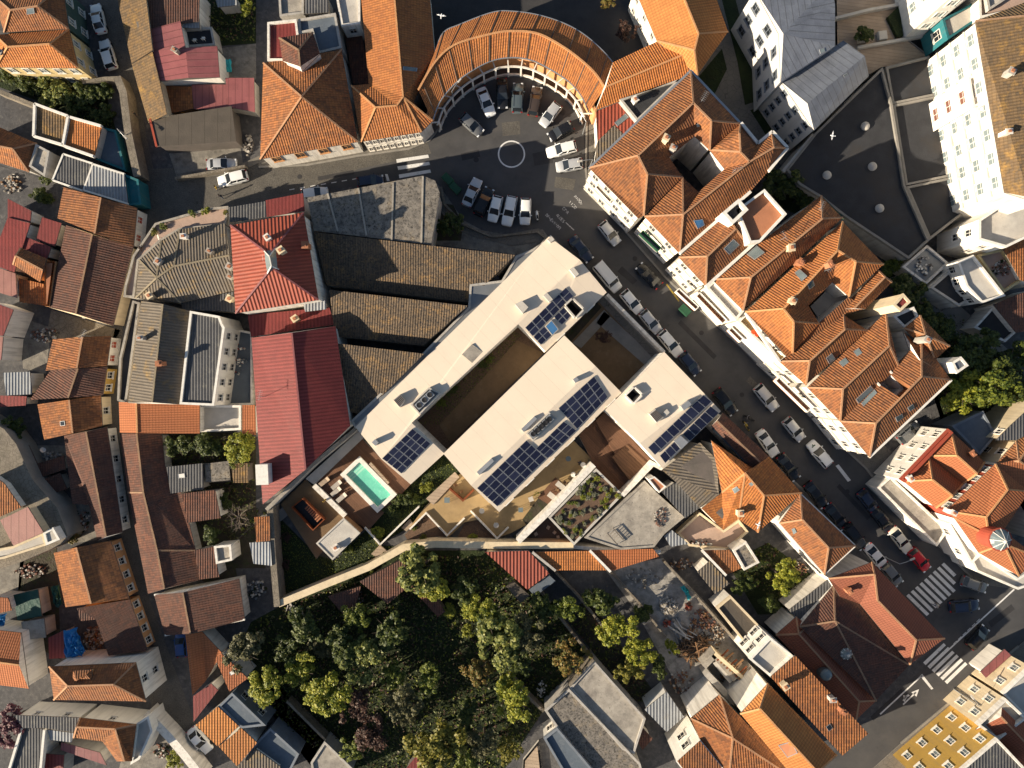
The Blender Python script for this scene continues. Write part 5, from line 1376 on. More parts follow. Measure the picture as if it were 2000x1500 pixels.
# ================================================================ cars
def car_meshes(L, Wd, Hh, kind):
    """body lofted over its length; glass house with a roof skin"""
    out = {}
    if kind == 'van':
        prof = [(-.5, .25, .55, .80), (-.485, .25, 1.0, .93), (-.40, .22, 1.05, .98), (.24, .22, 1.05, 1.0), (.33, .22, 1.0, .98), (.46, .25, .92, .90), (.495, .28, .6, .76), (.5, .3, .5, .7)]
        gh = [(-.49, .99, .86), (-.47, Hh, .80), (.20, Hh, .82), (.30, 1.02, .86)]
    elif kind == 'estate':
        prof = [(-.5, .3, .55, .74), (-.48, .25, .88, .90), (-.38, .2, .92, .98), (.1, .2, .92, 1.0), (.26, .2, .90, .98), (.44, .25, .78, .90), (.49, .28, .6, .74), (.5, .32, .5, .66)]
        gh = [(-.47, .90, .84), (-.40, Hh, .74), (.02, Hh, .76), (.20, .92, .86)]
    elif kind == 'sedan':
        prof = [(-.5, .32, .6, .74), (-.48, .28, .86, .88), (-.36, .2, .93, .98), (.08, .2, .92, 1.0), (.26, .2, .88, .98), (.44, .25, .76, .90), (.49, .28, .6, .74), (.5, .32, .5, .66)]
        gh = [(-.37, .92, .84), (-.22, Hh, .72), (.03, Hh, .73), (.20, .91, .86)]
    else:
        prof = [(-.5, .3, .6, .78), (-.48, .25, .92, .92), (-.38, .2, .95, 1.0), (.1, .2, .94, 1.0), (.28, .2, .90, .98), (.44, .25, .76, .88), (.49, .28, .6, .72), (.5, .32, .5, .64)]
        gh = [(-.47, .93, .84), (-.37, Hh, .74), (.04, Hh, .76), (.24, .92, .86)]
    b = MB()
    rings = []
    for x, z0, z1, wf in prof:
        w2 = Wd / 2 * wf; X = x * L
        rings.append([Vector((X, -w2 * .94, z0)), Vector((X, -w2, (z0 + z1) * .5)), Vector((X, -w2 * .93, z1 - .06)), Vector((X, -w2 * .80, z1)), Vector((X, 0, z1 + .03)), Vector((X, w2 * .80, z1)), Vector((X, w2 * .93, z1 - .06)), Vector((X, w2, (z0 + z1) * .5)), Vector((X, w2 * .94, z0))])
    for r, q in zip(rings, rings[1:]):
        for k in range(8): b.face([r[k], r[k + 1], q[k + 1], q[k]])
        b.face([r[0], q[0], q[8], r[8]])
    b.face(rings[0]); b.face(rings[-1][::-1])
    def gp(i, s, t=1.0):
        x, z, wf = gh[i]; return Vector((x * L, s * Wd / 2 * wf * t, z))
    # roof skin and pillars belong to the body
    a0, a1, a2, a3 = gh
    nx = 6
    rows = []
    for i in range(nx + 1):
        t = i / nx; x = a1[0] + (a2[0] - a1[0]) * t; wf = a1[2] + (a2[2] - a1[2]) * t
        rows.append([Vector((x * L, s * Wd / 2 * wf, Hh + .045 * (1 - s * s) * math.sin(math.pi * (.12 + .76 * t)) + (.0 if abs(s) < 1 else -.03))) for s in (-1, -.8, -.4, 0, .4, .8, 1)])
    for r, q in zip(rows, rows[1:]):
        for k in range(6): b.face([r[k], q[k], q[k + 1], r[k + 1]])
    for s in (-1, 1):
        for i, j in ((0, 1), (2, 3)):
            b.bar(gp(i, s, 1.0), gp(j, s, 1.0) - Vector((0, 0, .03)), .09, .05)
        m1 = Vector(((a1[0] + a2[0]) / 2 * L, s * Wd / 2 * .75, Hh - .03)); m0 = Vector(((a0[0] + a3[0]) / 2 * L, s * Wd / 2 * .86, .92))
        b.bar(m0, m1, .09, .05)
    if kind in ('estate', 'van'):
        for s in (-1, 1): b.bar((a1[0] * L * .9, s * Wd * .33, Hh + .04), (a2[0] * L, s * Wd * .33, Hh + .04), .05, .04)
    out['body'] = b
    def glass(ps):
        g = MB(); g.face(ps); return g
    d = Vector((0, 0, -.012))
    out['windscreen'] = glass([gp(3, -1) + d, gp(3, 1) + d, gp(2, .97) + d, gp(2, -.97) + d])
    out['rear_window'] = glass([gp(0, 1) + d, gp(0, -1) + d, gp(1, -.97) + d, gp(1, .97) + d])
    for s, nm in ((-1, 'side_window'), (1, 'side_window.001')):
        q = [gp(0, s), gp(3, s), gp(2, s) + Vector((0, 0, -.03)), gp(1, s) + Vector((0, 0, -.03))]
        out[nm] = glass(q if s < 0 else q[::-1])
    wheel = MB()
    for k in range(14):
        a, c = 2 * math.pi * k / 14, 2 * math.pi * (k + 1) / 14
        r = .31
        wheel.face([(r * math.cos(a), -.1, r * math.sin(a)), (r * math.cos(c), -.1, r * math.sin(c)), (r * math.cos(c), .1, r * math.sin(c)), (r * math.cos(a), .1, r * math.sin(a))])
    for y in (-.1, .1): wheel.face([(.31 * math.cos(2 * math.pi * k / 14), y, .31 * math.sin(2 * math.pi * k / 14)) for k in range(14)])
    out['wheel'] = wheel
    hl = MB(); hl.box((0, 0, 0), .26, .34, .14, 0, taper=.8); out['headlight'] = hl
    tl = MB(); tl.box((0, 0, 0), .1, .26, .22); out['tail_light'] = tl
    mr = MB(); mr.box((0, 0, 0), .12, .2, .14); out['mirror'] = mr
    return out
D('hl', (.75, .77, .8), rough=.15, spec=.6, fine=0); D('tl', (.35, .01, .01), rough=.3, fine=0)
CARS = {}
for kd, L, Wd, Hh in (('hatch', 4.0, 1.74, 1.46), ('sedan', 4.5, 1.78, 1.43), ('estate', 4.55, 1.8, 1.5), ('van', 5.1, 1.95, 1.95)):
    ms = car_meshes(L, Wd, Hh, kd)
    CARS[kd] = (L, Wd, {})
    for nm, b in ms.items():
        base = nm.split('.')[0]
        mt = {'body': 'car_white', 'wheel': 'rub', 'headlight': 'hl', 'tail_light': 'tl', 'mirror': 'blk'}.get(base, 'gl')
        me = b.mesh(base, [mt])
        if base == 'body':
            bm = bmesh.new(); bm.from_mesh(me); bmesh.ops.remove_doubles(bm, verts=bm.verts, dist=.004); bmesh.ops.recalc_face_normals(bm, faces=bm.faces); bm.to_mesh(me); bm.free()
            me.polygons.foreach_set('use_smooth', [True] * len(me.polygons))
            me.set_sharp_from_angle(angle=math.radians(38))
        CARS[kd][2][nm] = me
def car(x, y, deg, paint, kind, label, group=None, z=.03):
    L, Wd, ms = CARS[kind]
    p = P(x, y, .9)
    root = thing('parked_car' if kind != 'van' else 'parked_van', label, 'car' if kind != 'van' else 'van', (p.x, p.y, z), group, math.radians(deg))
    def part(nm, me, loc=(0, 0, 0), mat=None):
        o = link(nm, me, root, loc=loc)
        if mat:
            o.material_slots[0].link = 'OBJECT'; o.material_slots[0].material = M(mat)
        return o
    part('body', ms['body'], mat='car_' + paint)
    part('windscreen', ms['windscreen']); part('rear_window', ms['rear_window'])
    part('side_window', ms['side_window']); part('side_window', ms['side_window.001'])
    for sx in (-.31, .31):
        for s in (-1, 1): part('wheel', ms['wheel'], (sx * L, s * (Wd / 2 - .1), .31))
    for s in (-1, 1):
        part('headlight', ms['headlight'], (L * .462, s * Wd * .33, .62)); part('tail_light', ms['tail_light'], (-L * .485, s * Wd * .36, .72))
        part('mirror', ms['mirror'], (L * .17, s * (Wd / 2 + .06), .95), 'car_' + paint)
    return root
K, R_ = 'cars parked along the long street', 'cars parked round the circle'
for a in (
    (190, 35, 103, 'white', 'sedan', 'white saloon car at the top of the narrow shaded street'),
    (209, 105, 107, 'white', 'estate', 'white estate car below the white saloon in the narrow street'),
    (432, 320, 2, 'silver', 'sedan', 'grey silver car inside the walled yard below the dark workshop'),
    (453, 348, 194, 'white', 'estate', 'white car driving out past the walled yard'),
    (723, 353, 7, 'navy', 'hatch', 'dark blue car tucked along the top edge of the concrete flat roof'),
    (614, 377, 7, 'white', 'hatch', 'white car half hidden at the upper left corner of the concrete roof'),
    (949, 198, -68, 'white', 'sedan', 'white saloon, first at the upper left of the parking circle', R_),
    (981, 182, 272, 'black', 'sedan', 'black saloon against the arcade between white and teal cars', R_),
    (1011, 190, 88, 'teal', 'estate', 'grey teal car under the middle of the arcade', R_),
    (1045, 197, 80, 'brown', 'estate', 'dark brown car in the fan below the arcade', R_),
    (1075, 223, 232, 'silver', 'hatch', 'silver bonneted car with dark roof at the right of the fan', R_),
    (1095, 256, 208, 'black', 'hatch', 'black hatchback at the right side of the parking circle', R_),
    (1097, 291, 194, 'white', 'estate', 'white estate, upper of two pale cars right of the painted ring', R_),
    (1112, 322, 189, 'silver', 'hatch', 'silver small car, lower of two pale cars right of the painted ring', R_),
    (921, 243, -42, 'grey', 'hatch', 'dark roofed grey car alone at the left of the painted ring', R_),
    (922, 375, 66, 'silver', 'sedan', 'silver saloon beside the green bins in the lower row', R_),
    (945, 393, 66, 'black', 'estate', 'black car, second of the lower row of the circle', R_),
    (967, 407, 256, 'white', 'hatch', 'white hatchback in the middle of the lower row', R_),
    (995, 411, 258, 'white', 'estate', 'white car second from the right end of the lower row', R_),
    (1026, 412, 268, 'white', 'hatch', 'white car at the right end of the lower row by the scooter', R_),
    (1191, 455, -51, 'silver', 'hatch', 'silver hatchback driving down the street near the faded lettering'),
    (1135, 486, -51, 'navy', 'sedan', 'navy saloon parked at the head of the street', K),
    (1187, 541, -50, 'white', 'van', 'white van parked next to the cream wing', K),
    (1268, 538, 135, 'black', 'sedan', 'glossy black car driving up the street below the green balcony'),
    (1234, 589, -50, 'white', 'hatch', 'white hatchback parked right behind the white van', K),
    (1271, 628, -50, 'silver', 'hatch', 'silver car between two white cars at the courtyard wall', K),
    (1310, 671, -50, 'white', 'estate', 'white estate parked at the lower end of the courtyard wall', K),
    (1348, 710, -50, 'navy', 'hatch', 'dark navy hatchback parked before the right cream wing', K),
    (1417, 785, -51, 'black', 'estate', 'black estate parked by the thermal panels', K),
    (1498, 777, -50, 'silver', 'estate', 'silver car coming down the street opposite the black estate'),
    (1552, 839, -50, 'silver', 'hatch', 'pale silver hatchback following down the street near the twin hips'),
    (1602, 887, 130, 'white', 'estate', 'white car with a green cross on its bonnet'),
    (1500, 866, -55, 'white', 'sedan', 'white saloon parked by the dark ridged roof', K),
    (1541, 913, -54, 'black', 'sedan', 'black saloon parked at the corner of the orange roofs', K),
    (1595, 967, -52, 'black', 'sedan', 'black car parked above the hipped brown house', K),
    (1634, 1010, -52, 'black', 'sedan', 'black car second along the hipped brown house', K),
    (1671, 1048, -52, 'black', 'estate', 'black estate parked at the lower corner of the hipped brown house', K),
    (1697, 980, -52, 'navy', 'hatch', 'small dark car against the right kerb in deep shade', K),
    (1726, 1018, -52, 'black', 'sedan', 'black saloon parked by the beige weathered annex', K),
    (1760, 1055, -52, 'cream', 'sedan', 'cream car between the black saloon and the red car', K),
    (1797, 1094, -50, 'red', 'hatch', 'red hatchback near the upper zebra crossing', K),
    (1713, 1088, -50, 'white', 'sedan', 'white saloon parked at the top of the upper zebra crossing', K),
    (1743, 1122, -50, 'grey', 'hatch', 'grey car stopped right before the upper zebra crossing', K),
    (1885, 1184, 5, 'navy', 'estate', 'dark blue car turning out past the upper zebra crossing'),
    (1911, 1245, 48, 'black', 'hatch', 'black hatchback driving up the side street at the lower right'),
    (1905, 1142, -20, 'grey', 'hatch', 'grey car half hidden by the curved white corner house'),
    (389, 1447, -50, 'white', 'sedan', 'white saloon parked in the lane at the bottom left'),
    (353, 1258, 95, 'blue', 'hatch', 'blue car parked in the lane beside the plain orange roof'),
    (1777, 845, 40, 'grey', 'hatch', 'grey car parked in the dark alley at the end of the row'),
):
    c = car(*a)
    if 'green cross' in a[5]:
        b = MB(); b.box((1.55, 0, .87), .62, .18, .012); b.box((1.55, 0, .87), .18, .62, .0125); b.build('cross_sign', 'grn', c)

def bike(x, y, deg, m, label, cat='motorcycle', name='motorcycle'):
    p = P(x, y, .6)
    root = thing(name, label, cat, (p.x, p.y, .13 if cat != 'motorcycle' else .03), rz=math.radians(deg))
    for sx in (-.65, .65):
        b = MB(); n = 14
        for k in range(n):
            a, c = 2 * math.pi * k / n, 2 * math.pi * (k + 1) / n
            for r0, r1, y0 in ((.3, .3, 0),):
                b.face([(sx + .3 * math.cos(a), -.06, .3 + .3 * math.sin(a)), (sx + .3 * math.cos(c), -.06, .3 + .3 * math.sin(c)), (sx + .3 * math.cos(c), .06, .3 + .3 * math.sin(c)), (sx + .3 * math.cos(a), .06, .3 + .3 * math.sin(a))])
        for y0 in (-.06, .06): b.face([(sx + .3 * math.cos(2 * math.pi * k / n), y0, .3 + .3 * math.sin(2 * math.pi * k / n)) for k in range(n)])
        b.build('wheel', 'rub', root)
    b = MB(); b.tube([(-.75, 0, .72), (-.3, 0, .62), (.1, 0, .70), (.45, 0, .78), (.68, 0, .55)], [.12, .17, .2, .15, .08], 8); b.build('body', m, root)
    b = MB(); b.box((-.3, 0, .76), .7, .26, .1, taper=.8); b.build('seat', 'blk', root)
    b = MB(); b.tube([(.38, -.36, 1.0), (.5, 0, .92), (.38, .36, 1.0)], .025, 6); b.tube([(.5, 0, .92), (.66, 0, .35)], .035, 6); b.build('handlebar', 'met', root)
bike(1049, 420, 95, 'car_white', 'white scooter parked beside the last white car of the circle', 'motorcycle', 'scooter')
bike(1464, 817, 150, 'car_black', 'black motorcycle parked on the street by the thermal panels')
bike(1458, 832, 120, 'py', 'yellow motorcycle parked below the black motorcycle')

# ================================================================ street furniture
def bin_(x, y, deg, label):
    p = P(x, y, 1.2)
    root = thing('waste_container', label, 'waste container', (p.x, p.y, .03), rz=math.radians(deg))
    b = MB(); b.box((0, 0, .15), 1.5, .95, 1.0, taper=1.12); b.build('body', 'grn', root)
    b = MB(); b.box((0, 0, 1.151), 1.75, 1.12, .12, taper=.9); b.build('lid', 'grn', root)
    for sx in (-.6, .6):
        for sy in (-.35, .35):
            b = MB(); b.box((sx, sy, 0), .16, .1, .16); b.build('wheel', 'rub', root)
bin_(874, 349, -45, 'dark green waste container, upper of two beside the silver saloon')
bin_(889, 367, -45, 'green waste container, lower of two beside the silver saloon')
bin_(1338, 606, -45, 'single green waste container standing in the road')
def lamp(x, y, tx, ty, label, h=6.5):
    """street lamp read at its foot with the arm pointing to (tx, ty)"""
    p = P(x, y, 0); q = P(tx, ty, 0)
    d = (q - p).normalized()
    root = thing('street_lamp', label, 'street lamp', (p.x, p.y, .1))
    b = MB(); b.tube([(0, 0, 0), (0, 0, h * .6), (0, 0, h)], [.09, .07, .05], 8); b.build('pole', 'met', root)
    e = d * 1.6
    b = MB(); b.tube([(0, 0, h - .05), (e.x * .5, e.y * .5, h + .2), (e.x, e.y, h + .25)], .04, 6); b.build('arm', 'met', root)
    b = MB(); b.box((e.x + d.x * .25, e.y + d.y * .25, h + .17), .75, .28, .12, math.atan2(d.y, d.x), taper=.8); b.build('lamp_head', 'cl', root)
lamp(888, 205, 898, 192, 'street lamp at the left foot of the arcade', 5)
lamp(1138, 262, 1124, 240, 'street lamp at the right of the circle near the grey lean-to', 5)
lamp(1150, 332, 1138, 334, 'street lamp in front of the great block corner', 5)
lamp(265, 275, 290, 300, 'street lamp on the stone wall at the bend of the narrow street', 5)
lamp(1722, 1085, 1745, 1075, 'street lamp standing before the upper zebra crossing', 5)
lamp(1862, 1345, 1850, 1330, 'street lamp on the pavement before the cream facade house', 6)
def manhole(x, y, r, label):
    c = P(x, y, .04); b = MB(); b.lathe((c.x, c.y, .022), [(r, 0), (r, .014), (r * .9, .016)], 18)
    tag(b.build('manhole_cover', 'ad'), label, 'manhole cover')
manhole(1449, 771, .35, 'round manhole cover in the street between silver and black estates'); manhole(1099, 219, .45, 'round manhole cover near the silver bonneted car'); manhole(1922, 1268, .4, 'round manhole cover behind the black hatchback in the side street')

manhole(1655,960,.35,'manhole cover beside the black car in the lower street'); manhole(1240,505,.35,'manhole cover in the street below the silver hatchback'); manhole(930,312,.4,'manhole cover between zebra stripes and the painted ring'); manhole(1370,650,.35,'manhole cover in the street near the single green container'); manhole(585,345,.35,'manhole cover in the sunlit junction street')
# ================================================================ trees and plants
def crown_mesh(seed, n_cl, leaf, per, flat=.8, mat='lf1', hollow=False, low=-.3):
    rd = random.Random(seed)
    b = MB()
    lobes = [(rd.uniform(0, 6.28), rd.uniform(.72, 1.12)) for _ in range(7)]
    def reach(a):
        return .78 + .22 * max(math.cos(a - l) ** 3 * k for l, k in lobes)
    balls = [(Vector((rd.uniform(-.5, .5), rd.uniform(-.5, .5), rd.uniform(-.1, .4))), rd.uniform(.36, .56)) for _ in range(6)]
    for c in range(n_cl):
        while True:
            v = Vector((rd.uniform(-1, 1), rd.uniform(-1, 1), rd.uniform(low, 1)))
            if .25 < v.length < 1: break
        v *= (.72 + .28 * rd.random()) / v.length if rd.random() < .75 else 1
        bc, br = balls[c % 6]
        cen = bc + Vector((v.x, v.y, v.z * flat)) * br
        cr = rd.uniform(.10, .24)
        for _ in range(per):
            d = Vector((rd.gauss(0, 1), rd.gauss(0, 1), rd.gauss(0, .8))).normalized() * cr * rd.random() ** .4
            p = cen + d
            nrm = (d.normalized() * .7 + Vector((rd.gauss(0, .5), rd.gauss(0, .5), .55 + rd.random()))).normalized()
            u = nrm.orthogonal().normalized(); a = rd.uniform(0, 6.28)
            u = u * math.cos(a) + nrm.cross(u) * math.sin(a); w_ = nrm.cross(u)
            s = leaf * rd.uniform(.6, 1.35)
            b.face([p - u * s, p + w_ * s * .55, p + u * s, p - w_ * s * .55])
    return b.mesh('crown', [mat])
def limb_mesh(seed, bare=False):
    rd = random.Random(seed); b = MB()
    b.tube([(0, 0, -1.2), (.02, .01, -.7), (0, .03, -.1)], [.085, .065, .05], 8)
    for k in range(9 if bare else 6):
        a = k * 6.28 / (9 if bare else 6) + rd.uniform(-.4, .4); r = rd.uniform(.45, .8)
        z = rd.uniform(.05, .45)
        b.tube([(0, .02, -.25 + .03 * k), (r * .4 * math.cos(a), r * .4 * math.sin(a), z * .5), (r * math.cos(a), r * math.sin(a), z)], [.035, .024, .008], 5)
        if bare:
            for q in range(6):
                a2 = a + rd.uniform(-.9, .9); r2 = rd.uniform(.5, 1.05); t = rd.uniform(.4, .9)
                b.tube([(r * t * math.cos(a), r * t * math.sin(a), z * t), (r2 * math.cos(a2), r2 * math.sin(a2), z + rd.uniform(0, .35))], [.014, .004], 4)
    return b.mesh('trunk', ['twig' if bare else 'bark'])
LIMB = [limb_mesh(i) for i in range(3)]; BARE = limb_mesh(9, True)
CROWN = {}
def crown(kind, k):
    if (kind, k) not in CROWN:
        seed = hash((kind, k)) if False else k * 31 + int(kind[2:]) * 7
        big = kind in ('lf3', 'lf8')
        sparse = kind in ('lf5', 'lf9')
        CROWN[(kind, k)] = crown_mesh(seed, 46 if not sparse else 36, .060 if not big else .075, 80 if not sparse else 56, mat=kind)
    return CROWN[(kind, k)]
nt_ = [0]
def tree(x, y, r, kind, label, h=None, name='tree', cat='tree', group=None, sq=1.0):
    """x, y, r: crown centre and radius in the photograph's pixels"""
    i = nt_[0]; nt_[0] += 1
    rm = r / S
    h = h if h is not None else max(1.0, rm * 1.15)
    rm *= (HC - h) / HC
    p = P(x, y, h)
    root = thing(name, label, cat, (p.x, p.y, 0), group, rz=i * 1.7)
    rd = random.Random(i)
    t = link('trunk', LIMB[i % 3] if kind != 'bare' else BARE, root, loc=(0, 0, h))
    t.scale = (rm, rm, h / 1.2)
    if kind != 'bare':
        c = link('crown', crown(kind, i % 3), root, loc=(0, 0, h))
        c.scale = (rm * rd.uniform(.92, 1.1), rm * rd.uniform(.92, 1.1) * sq, rm * .9)
    return root
WG = 'trees of the wooded garden'
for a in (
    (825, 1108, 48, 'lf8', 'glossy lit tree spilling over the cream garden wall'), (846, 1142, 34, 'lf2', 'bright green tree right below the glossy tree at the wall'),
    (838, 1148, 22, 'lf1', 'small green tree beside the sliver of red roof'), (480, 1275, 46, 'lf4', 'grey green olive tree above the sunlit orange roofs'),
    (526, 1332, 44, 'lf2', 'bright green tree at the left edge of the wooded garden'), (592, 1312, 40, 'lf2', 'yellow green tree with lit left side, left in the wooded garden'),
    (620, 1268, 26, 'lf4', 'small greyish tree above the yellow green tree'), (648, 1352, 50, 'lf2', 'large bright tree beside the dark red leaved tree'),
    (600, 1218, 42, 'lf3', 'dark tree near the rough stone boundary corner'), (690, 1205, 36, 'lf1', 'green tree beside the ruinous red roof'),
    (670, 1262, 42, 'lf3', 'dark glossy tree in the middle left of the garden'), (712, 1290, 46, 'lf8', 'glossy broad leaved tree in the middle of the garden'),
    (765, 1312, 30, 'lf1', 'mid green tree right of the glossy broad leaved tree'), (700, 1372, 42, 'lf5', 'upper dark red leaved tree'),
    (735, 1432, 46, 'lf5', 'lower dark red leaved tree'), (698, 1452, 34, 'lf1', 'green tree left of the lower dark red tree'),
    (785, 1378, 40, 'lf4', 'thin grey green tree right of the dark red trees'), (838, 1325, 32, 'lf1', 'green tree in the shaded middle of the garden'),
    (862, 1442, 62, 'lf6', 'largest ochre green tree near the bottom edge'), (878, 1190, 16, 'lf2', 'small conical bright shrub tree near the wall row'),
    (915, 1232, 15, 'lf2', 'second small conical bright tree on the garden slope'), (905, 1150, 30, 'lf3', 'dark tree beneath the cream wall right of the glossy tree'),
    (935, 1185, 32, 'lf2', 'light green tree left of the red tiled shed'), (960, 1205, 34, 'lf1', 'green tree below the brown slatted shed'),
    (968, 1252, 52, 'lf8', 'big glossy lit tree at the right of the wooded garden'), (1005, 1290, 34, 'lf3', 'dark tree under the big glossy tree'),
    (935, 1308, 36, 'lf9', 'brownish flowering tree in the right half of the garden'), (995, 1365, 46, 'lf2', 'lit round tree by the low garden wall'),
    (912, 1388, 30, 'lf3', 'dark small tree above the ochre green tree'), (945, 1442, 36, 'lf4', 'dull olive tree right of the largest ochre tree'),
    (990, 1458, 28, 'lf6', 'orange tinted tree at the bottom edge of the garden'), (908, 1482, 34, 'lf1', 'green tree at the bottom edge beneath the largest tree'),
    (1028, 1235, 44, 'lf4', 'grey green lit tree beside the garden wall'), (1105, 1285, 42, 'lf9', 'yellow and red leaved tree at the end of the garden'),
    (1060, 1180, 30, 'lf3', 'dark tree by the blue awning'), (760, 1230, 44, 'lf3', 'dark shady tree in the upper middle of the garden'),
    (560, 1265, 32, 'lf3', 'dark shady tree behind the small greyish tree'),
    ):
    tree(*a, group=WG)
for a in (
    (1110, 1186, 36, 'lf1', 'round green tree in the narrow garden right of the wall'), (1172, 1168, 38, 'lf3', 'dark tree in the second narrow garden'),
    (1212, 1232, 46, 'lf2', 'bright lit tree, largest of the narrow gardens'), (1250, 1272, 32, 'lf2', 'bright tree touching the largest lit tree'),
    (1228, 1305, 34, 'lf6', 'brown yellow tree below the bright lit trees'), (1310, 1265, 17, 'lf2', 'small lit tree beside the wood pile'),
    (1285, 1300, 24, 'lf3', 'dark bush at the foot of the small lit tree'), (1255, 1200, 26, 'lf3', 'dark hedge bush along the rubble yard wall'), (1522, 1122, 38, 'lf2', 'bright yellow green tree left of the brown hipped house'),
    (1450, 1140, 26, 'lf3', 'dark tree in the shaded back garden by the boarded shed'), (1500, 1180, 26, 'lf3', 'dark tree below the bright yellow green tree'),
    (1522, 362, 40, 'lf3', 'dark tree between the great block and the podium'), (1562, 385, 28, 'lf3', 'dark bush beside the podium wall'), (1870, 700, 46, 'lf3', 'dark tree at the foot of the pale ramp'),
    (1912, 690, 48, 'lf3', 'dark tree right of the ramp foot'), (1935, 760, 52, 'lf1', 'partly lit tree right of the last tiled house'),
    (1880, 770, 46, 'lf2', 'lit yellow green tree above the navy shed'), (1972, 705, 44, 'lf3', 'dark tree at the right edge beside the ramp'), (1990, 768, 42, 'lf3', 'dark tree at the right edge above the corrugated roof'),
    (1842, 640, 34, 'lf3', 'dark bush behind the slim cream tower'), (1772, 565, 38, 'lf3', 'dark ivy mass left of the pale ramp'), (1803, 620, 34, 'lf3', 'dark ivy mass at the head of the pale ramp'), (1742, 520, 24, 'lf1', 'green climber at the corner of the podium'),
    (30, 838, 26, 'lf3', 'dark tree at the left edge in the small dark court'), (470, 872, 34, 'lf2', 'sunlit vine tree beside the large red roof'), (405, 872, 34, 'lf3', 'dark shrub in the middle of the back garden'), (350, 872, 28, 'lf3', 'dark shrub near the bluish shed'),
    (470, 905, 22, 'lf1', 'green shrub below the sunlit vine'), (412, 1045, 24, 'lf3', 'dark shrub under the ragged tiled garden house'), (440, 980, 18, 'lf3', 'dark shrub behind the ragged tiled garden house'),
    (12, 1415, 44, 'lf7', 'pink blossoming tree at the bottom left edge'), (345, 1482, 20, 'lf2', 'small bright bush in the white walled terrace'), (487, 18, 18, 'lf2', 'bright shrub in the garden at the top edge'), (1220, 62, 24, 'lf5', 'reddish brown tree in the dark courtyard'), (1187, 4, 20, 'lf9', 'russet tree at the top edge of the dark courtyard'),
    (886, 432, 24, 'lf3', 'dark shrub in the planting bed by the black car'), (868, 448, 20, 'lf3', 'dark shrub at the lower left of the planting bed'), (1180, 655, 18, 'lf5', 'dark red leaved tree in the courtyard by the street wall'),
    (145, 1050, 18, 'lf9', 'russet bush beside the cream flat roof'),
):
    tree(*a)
tree(466, 1010, 30, 'bare', 'leafless pale tree beside the tiled garden house')
for a in ((1686, 72, 24, 'lf3', 'round clipped hedge on the plank deck', 4.4),): tree(*a[:5], h=a[5], name='hedge', cat='hedge')
# shrubs
SB = 'shrubs around the pool garden'
def shrub(x, y, r, kind, label, z=0.0, group=None, hh=None):
    i = nt_[0]; nt_[0] += 1
    rm = r / S; h = hh or rm * .55
    p = P(x, y, z + h)
    root = thing('shrub', label, 'shrub', (p.x, p.y, z), group, rz=i * 2.1)
    c = link('foliage', crown(kind, i % 3), root, loc=(0, 0, h * .6)); c.scale = (rm, rm, rm * .75)
    t = link('stem', LIMB[i % 3], root, loc=(0, 0, h * .6)); t.scale = (rm * .6, rm * .6, max(.3, h * .5))
for a in (
    (830, 950, 15, 'lf2', 'bright shrub beside the slatted garden stair'), (786, 975, 22, 'lf3', 'dark shrub by the long white garden wall'), (765, 1000, 20, 'lf3', 'dark shrub below the pool rim'), (812, 972, 13, 'lf1', 'green shrub above the terrace kerb'),
    (735, 1040, 16, 'lf2', 'lit shrub in the white walled corner bed'), (741, 1056, 10, 'lf6', 'yellow lit shrub at the tip of the white corner bed'), (826, 1052, 11, 'lf6', 'yellow green shrub at the boundary wall'), (922, 1050, 11, 'lf2', 'small green shrub on the brown gravel bed'),
    (654, 1134, 10, 'lf2', 'single shrub growing out of the cream boundary wall'), (810, 1030, 7, 'lf1', 'tiny shrub on the left gravel bed'), (680, 1072, 12, 'lf1', 'low shrub beside the concrete pavilion'), (720, 1108, 14, 'lf1', 'shrub at the foot of the lower wooden steps'), (760, 1086, 13, 'lf3', 'dark shrub by the cream boundary wall'),
    (560, 1050, 12, 'lf5', 'red shrub in the dark lawn by the stone wall'), (560, 1105, 13, 'lf5', 'russet shrub low in the dark lawn'), (1012, 1050, 8, 'lf4', 'pale flowering shrub beside the ochre flank wall'), (1048, 965, 8, 'lf2', 'small bright shrub at the terrace planter corner'), (930, 964, 7, 'lf6', 'yellow lit shrub at the corner of the solar roof'),
    (880, 760, 16, 'lf3', 'dark shrub in the long shaded court'), (860, 785, 14, 'lf1', 'green shrub at the lower end of the shaded court'), (940, 712, 13, 'lf3', 'dark shrub in the upper part of the shaded court'), (957, 700, 10, 'lf1', 'small green shrub near the court hatch'),
): shrub(*a, group=SB)
for a in (
    (102, 178, 38, 'lf8', 'large white flecked shrub in the upper left garden'), (52, 165, 34, 'lf3', 'dark shrub at the left of the white flecked shrub'), (150, 195, 34, 'lf3', 'dark shrub right of the white flecked shrub'), (190, 180, 30, 'lf3', 'dark shrub by the stone street wall'), (15, 150, 26, 'lf3', 'dark shrub at the left edge under the orange house'), (200, 225, 24, 'lf3', 'dark shrub behind the blue floored terrace'),
    (100, 345, 22, 'lf3', 'dark shrub in the gully below the concrete roof'), (80, 385, 24, 'lf3', 'dark shrub above the red ribbed shed'), (300, 452, 8, 'lf6', 'yellow plant on the plant terrace kerb'), (318, 442, 9, 'lf1', 'green plant left on the terrace at the street corner'), (375, 417, 9, 'lf1', 'bushy plant at the top of the plant terrace'), (400, 411, 10, 'lf2', 'bright plant by the pillar of the plant terrace'), (440, 415, 7, 'lf6', 'yellow plant at the right end of the plant terrace'), (275, 485, 7, 'lf5', 'red plant in the narrow part of the terrace'),
): shrub(*a, z=3.6 if a[0] > 270 and a[1] > 400 else 0)
D('lf0', (.30, .30, .20), (.30, .30, .20), island=(.15, .15, .10), trans=.2, rough=.7, spec=.2, fine=0)
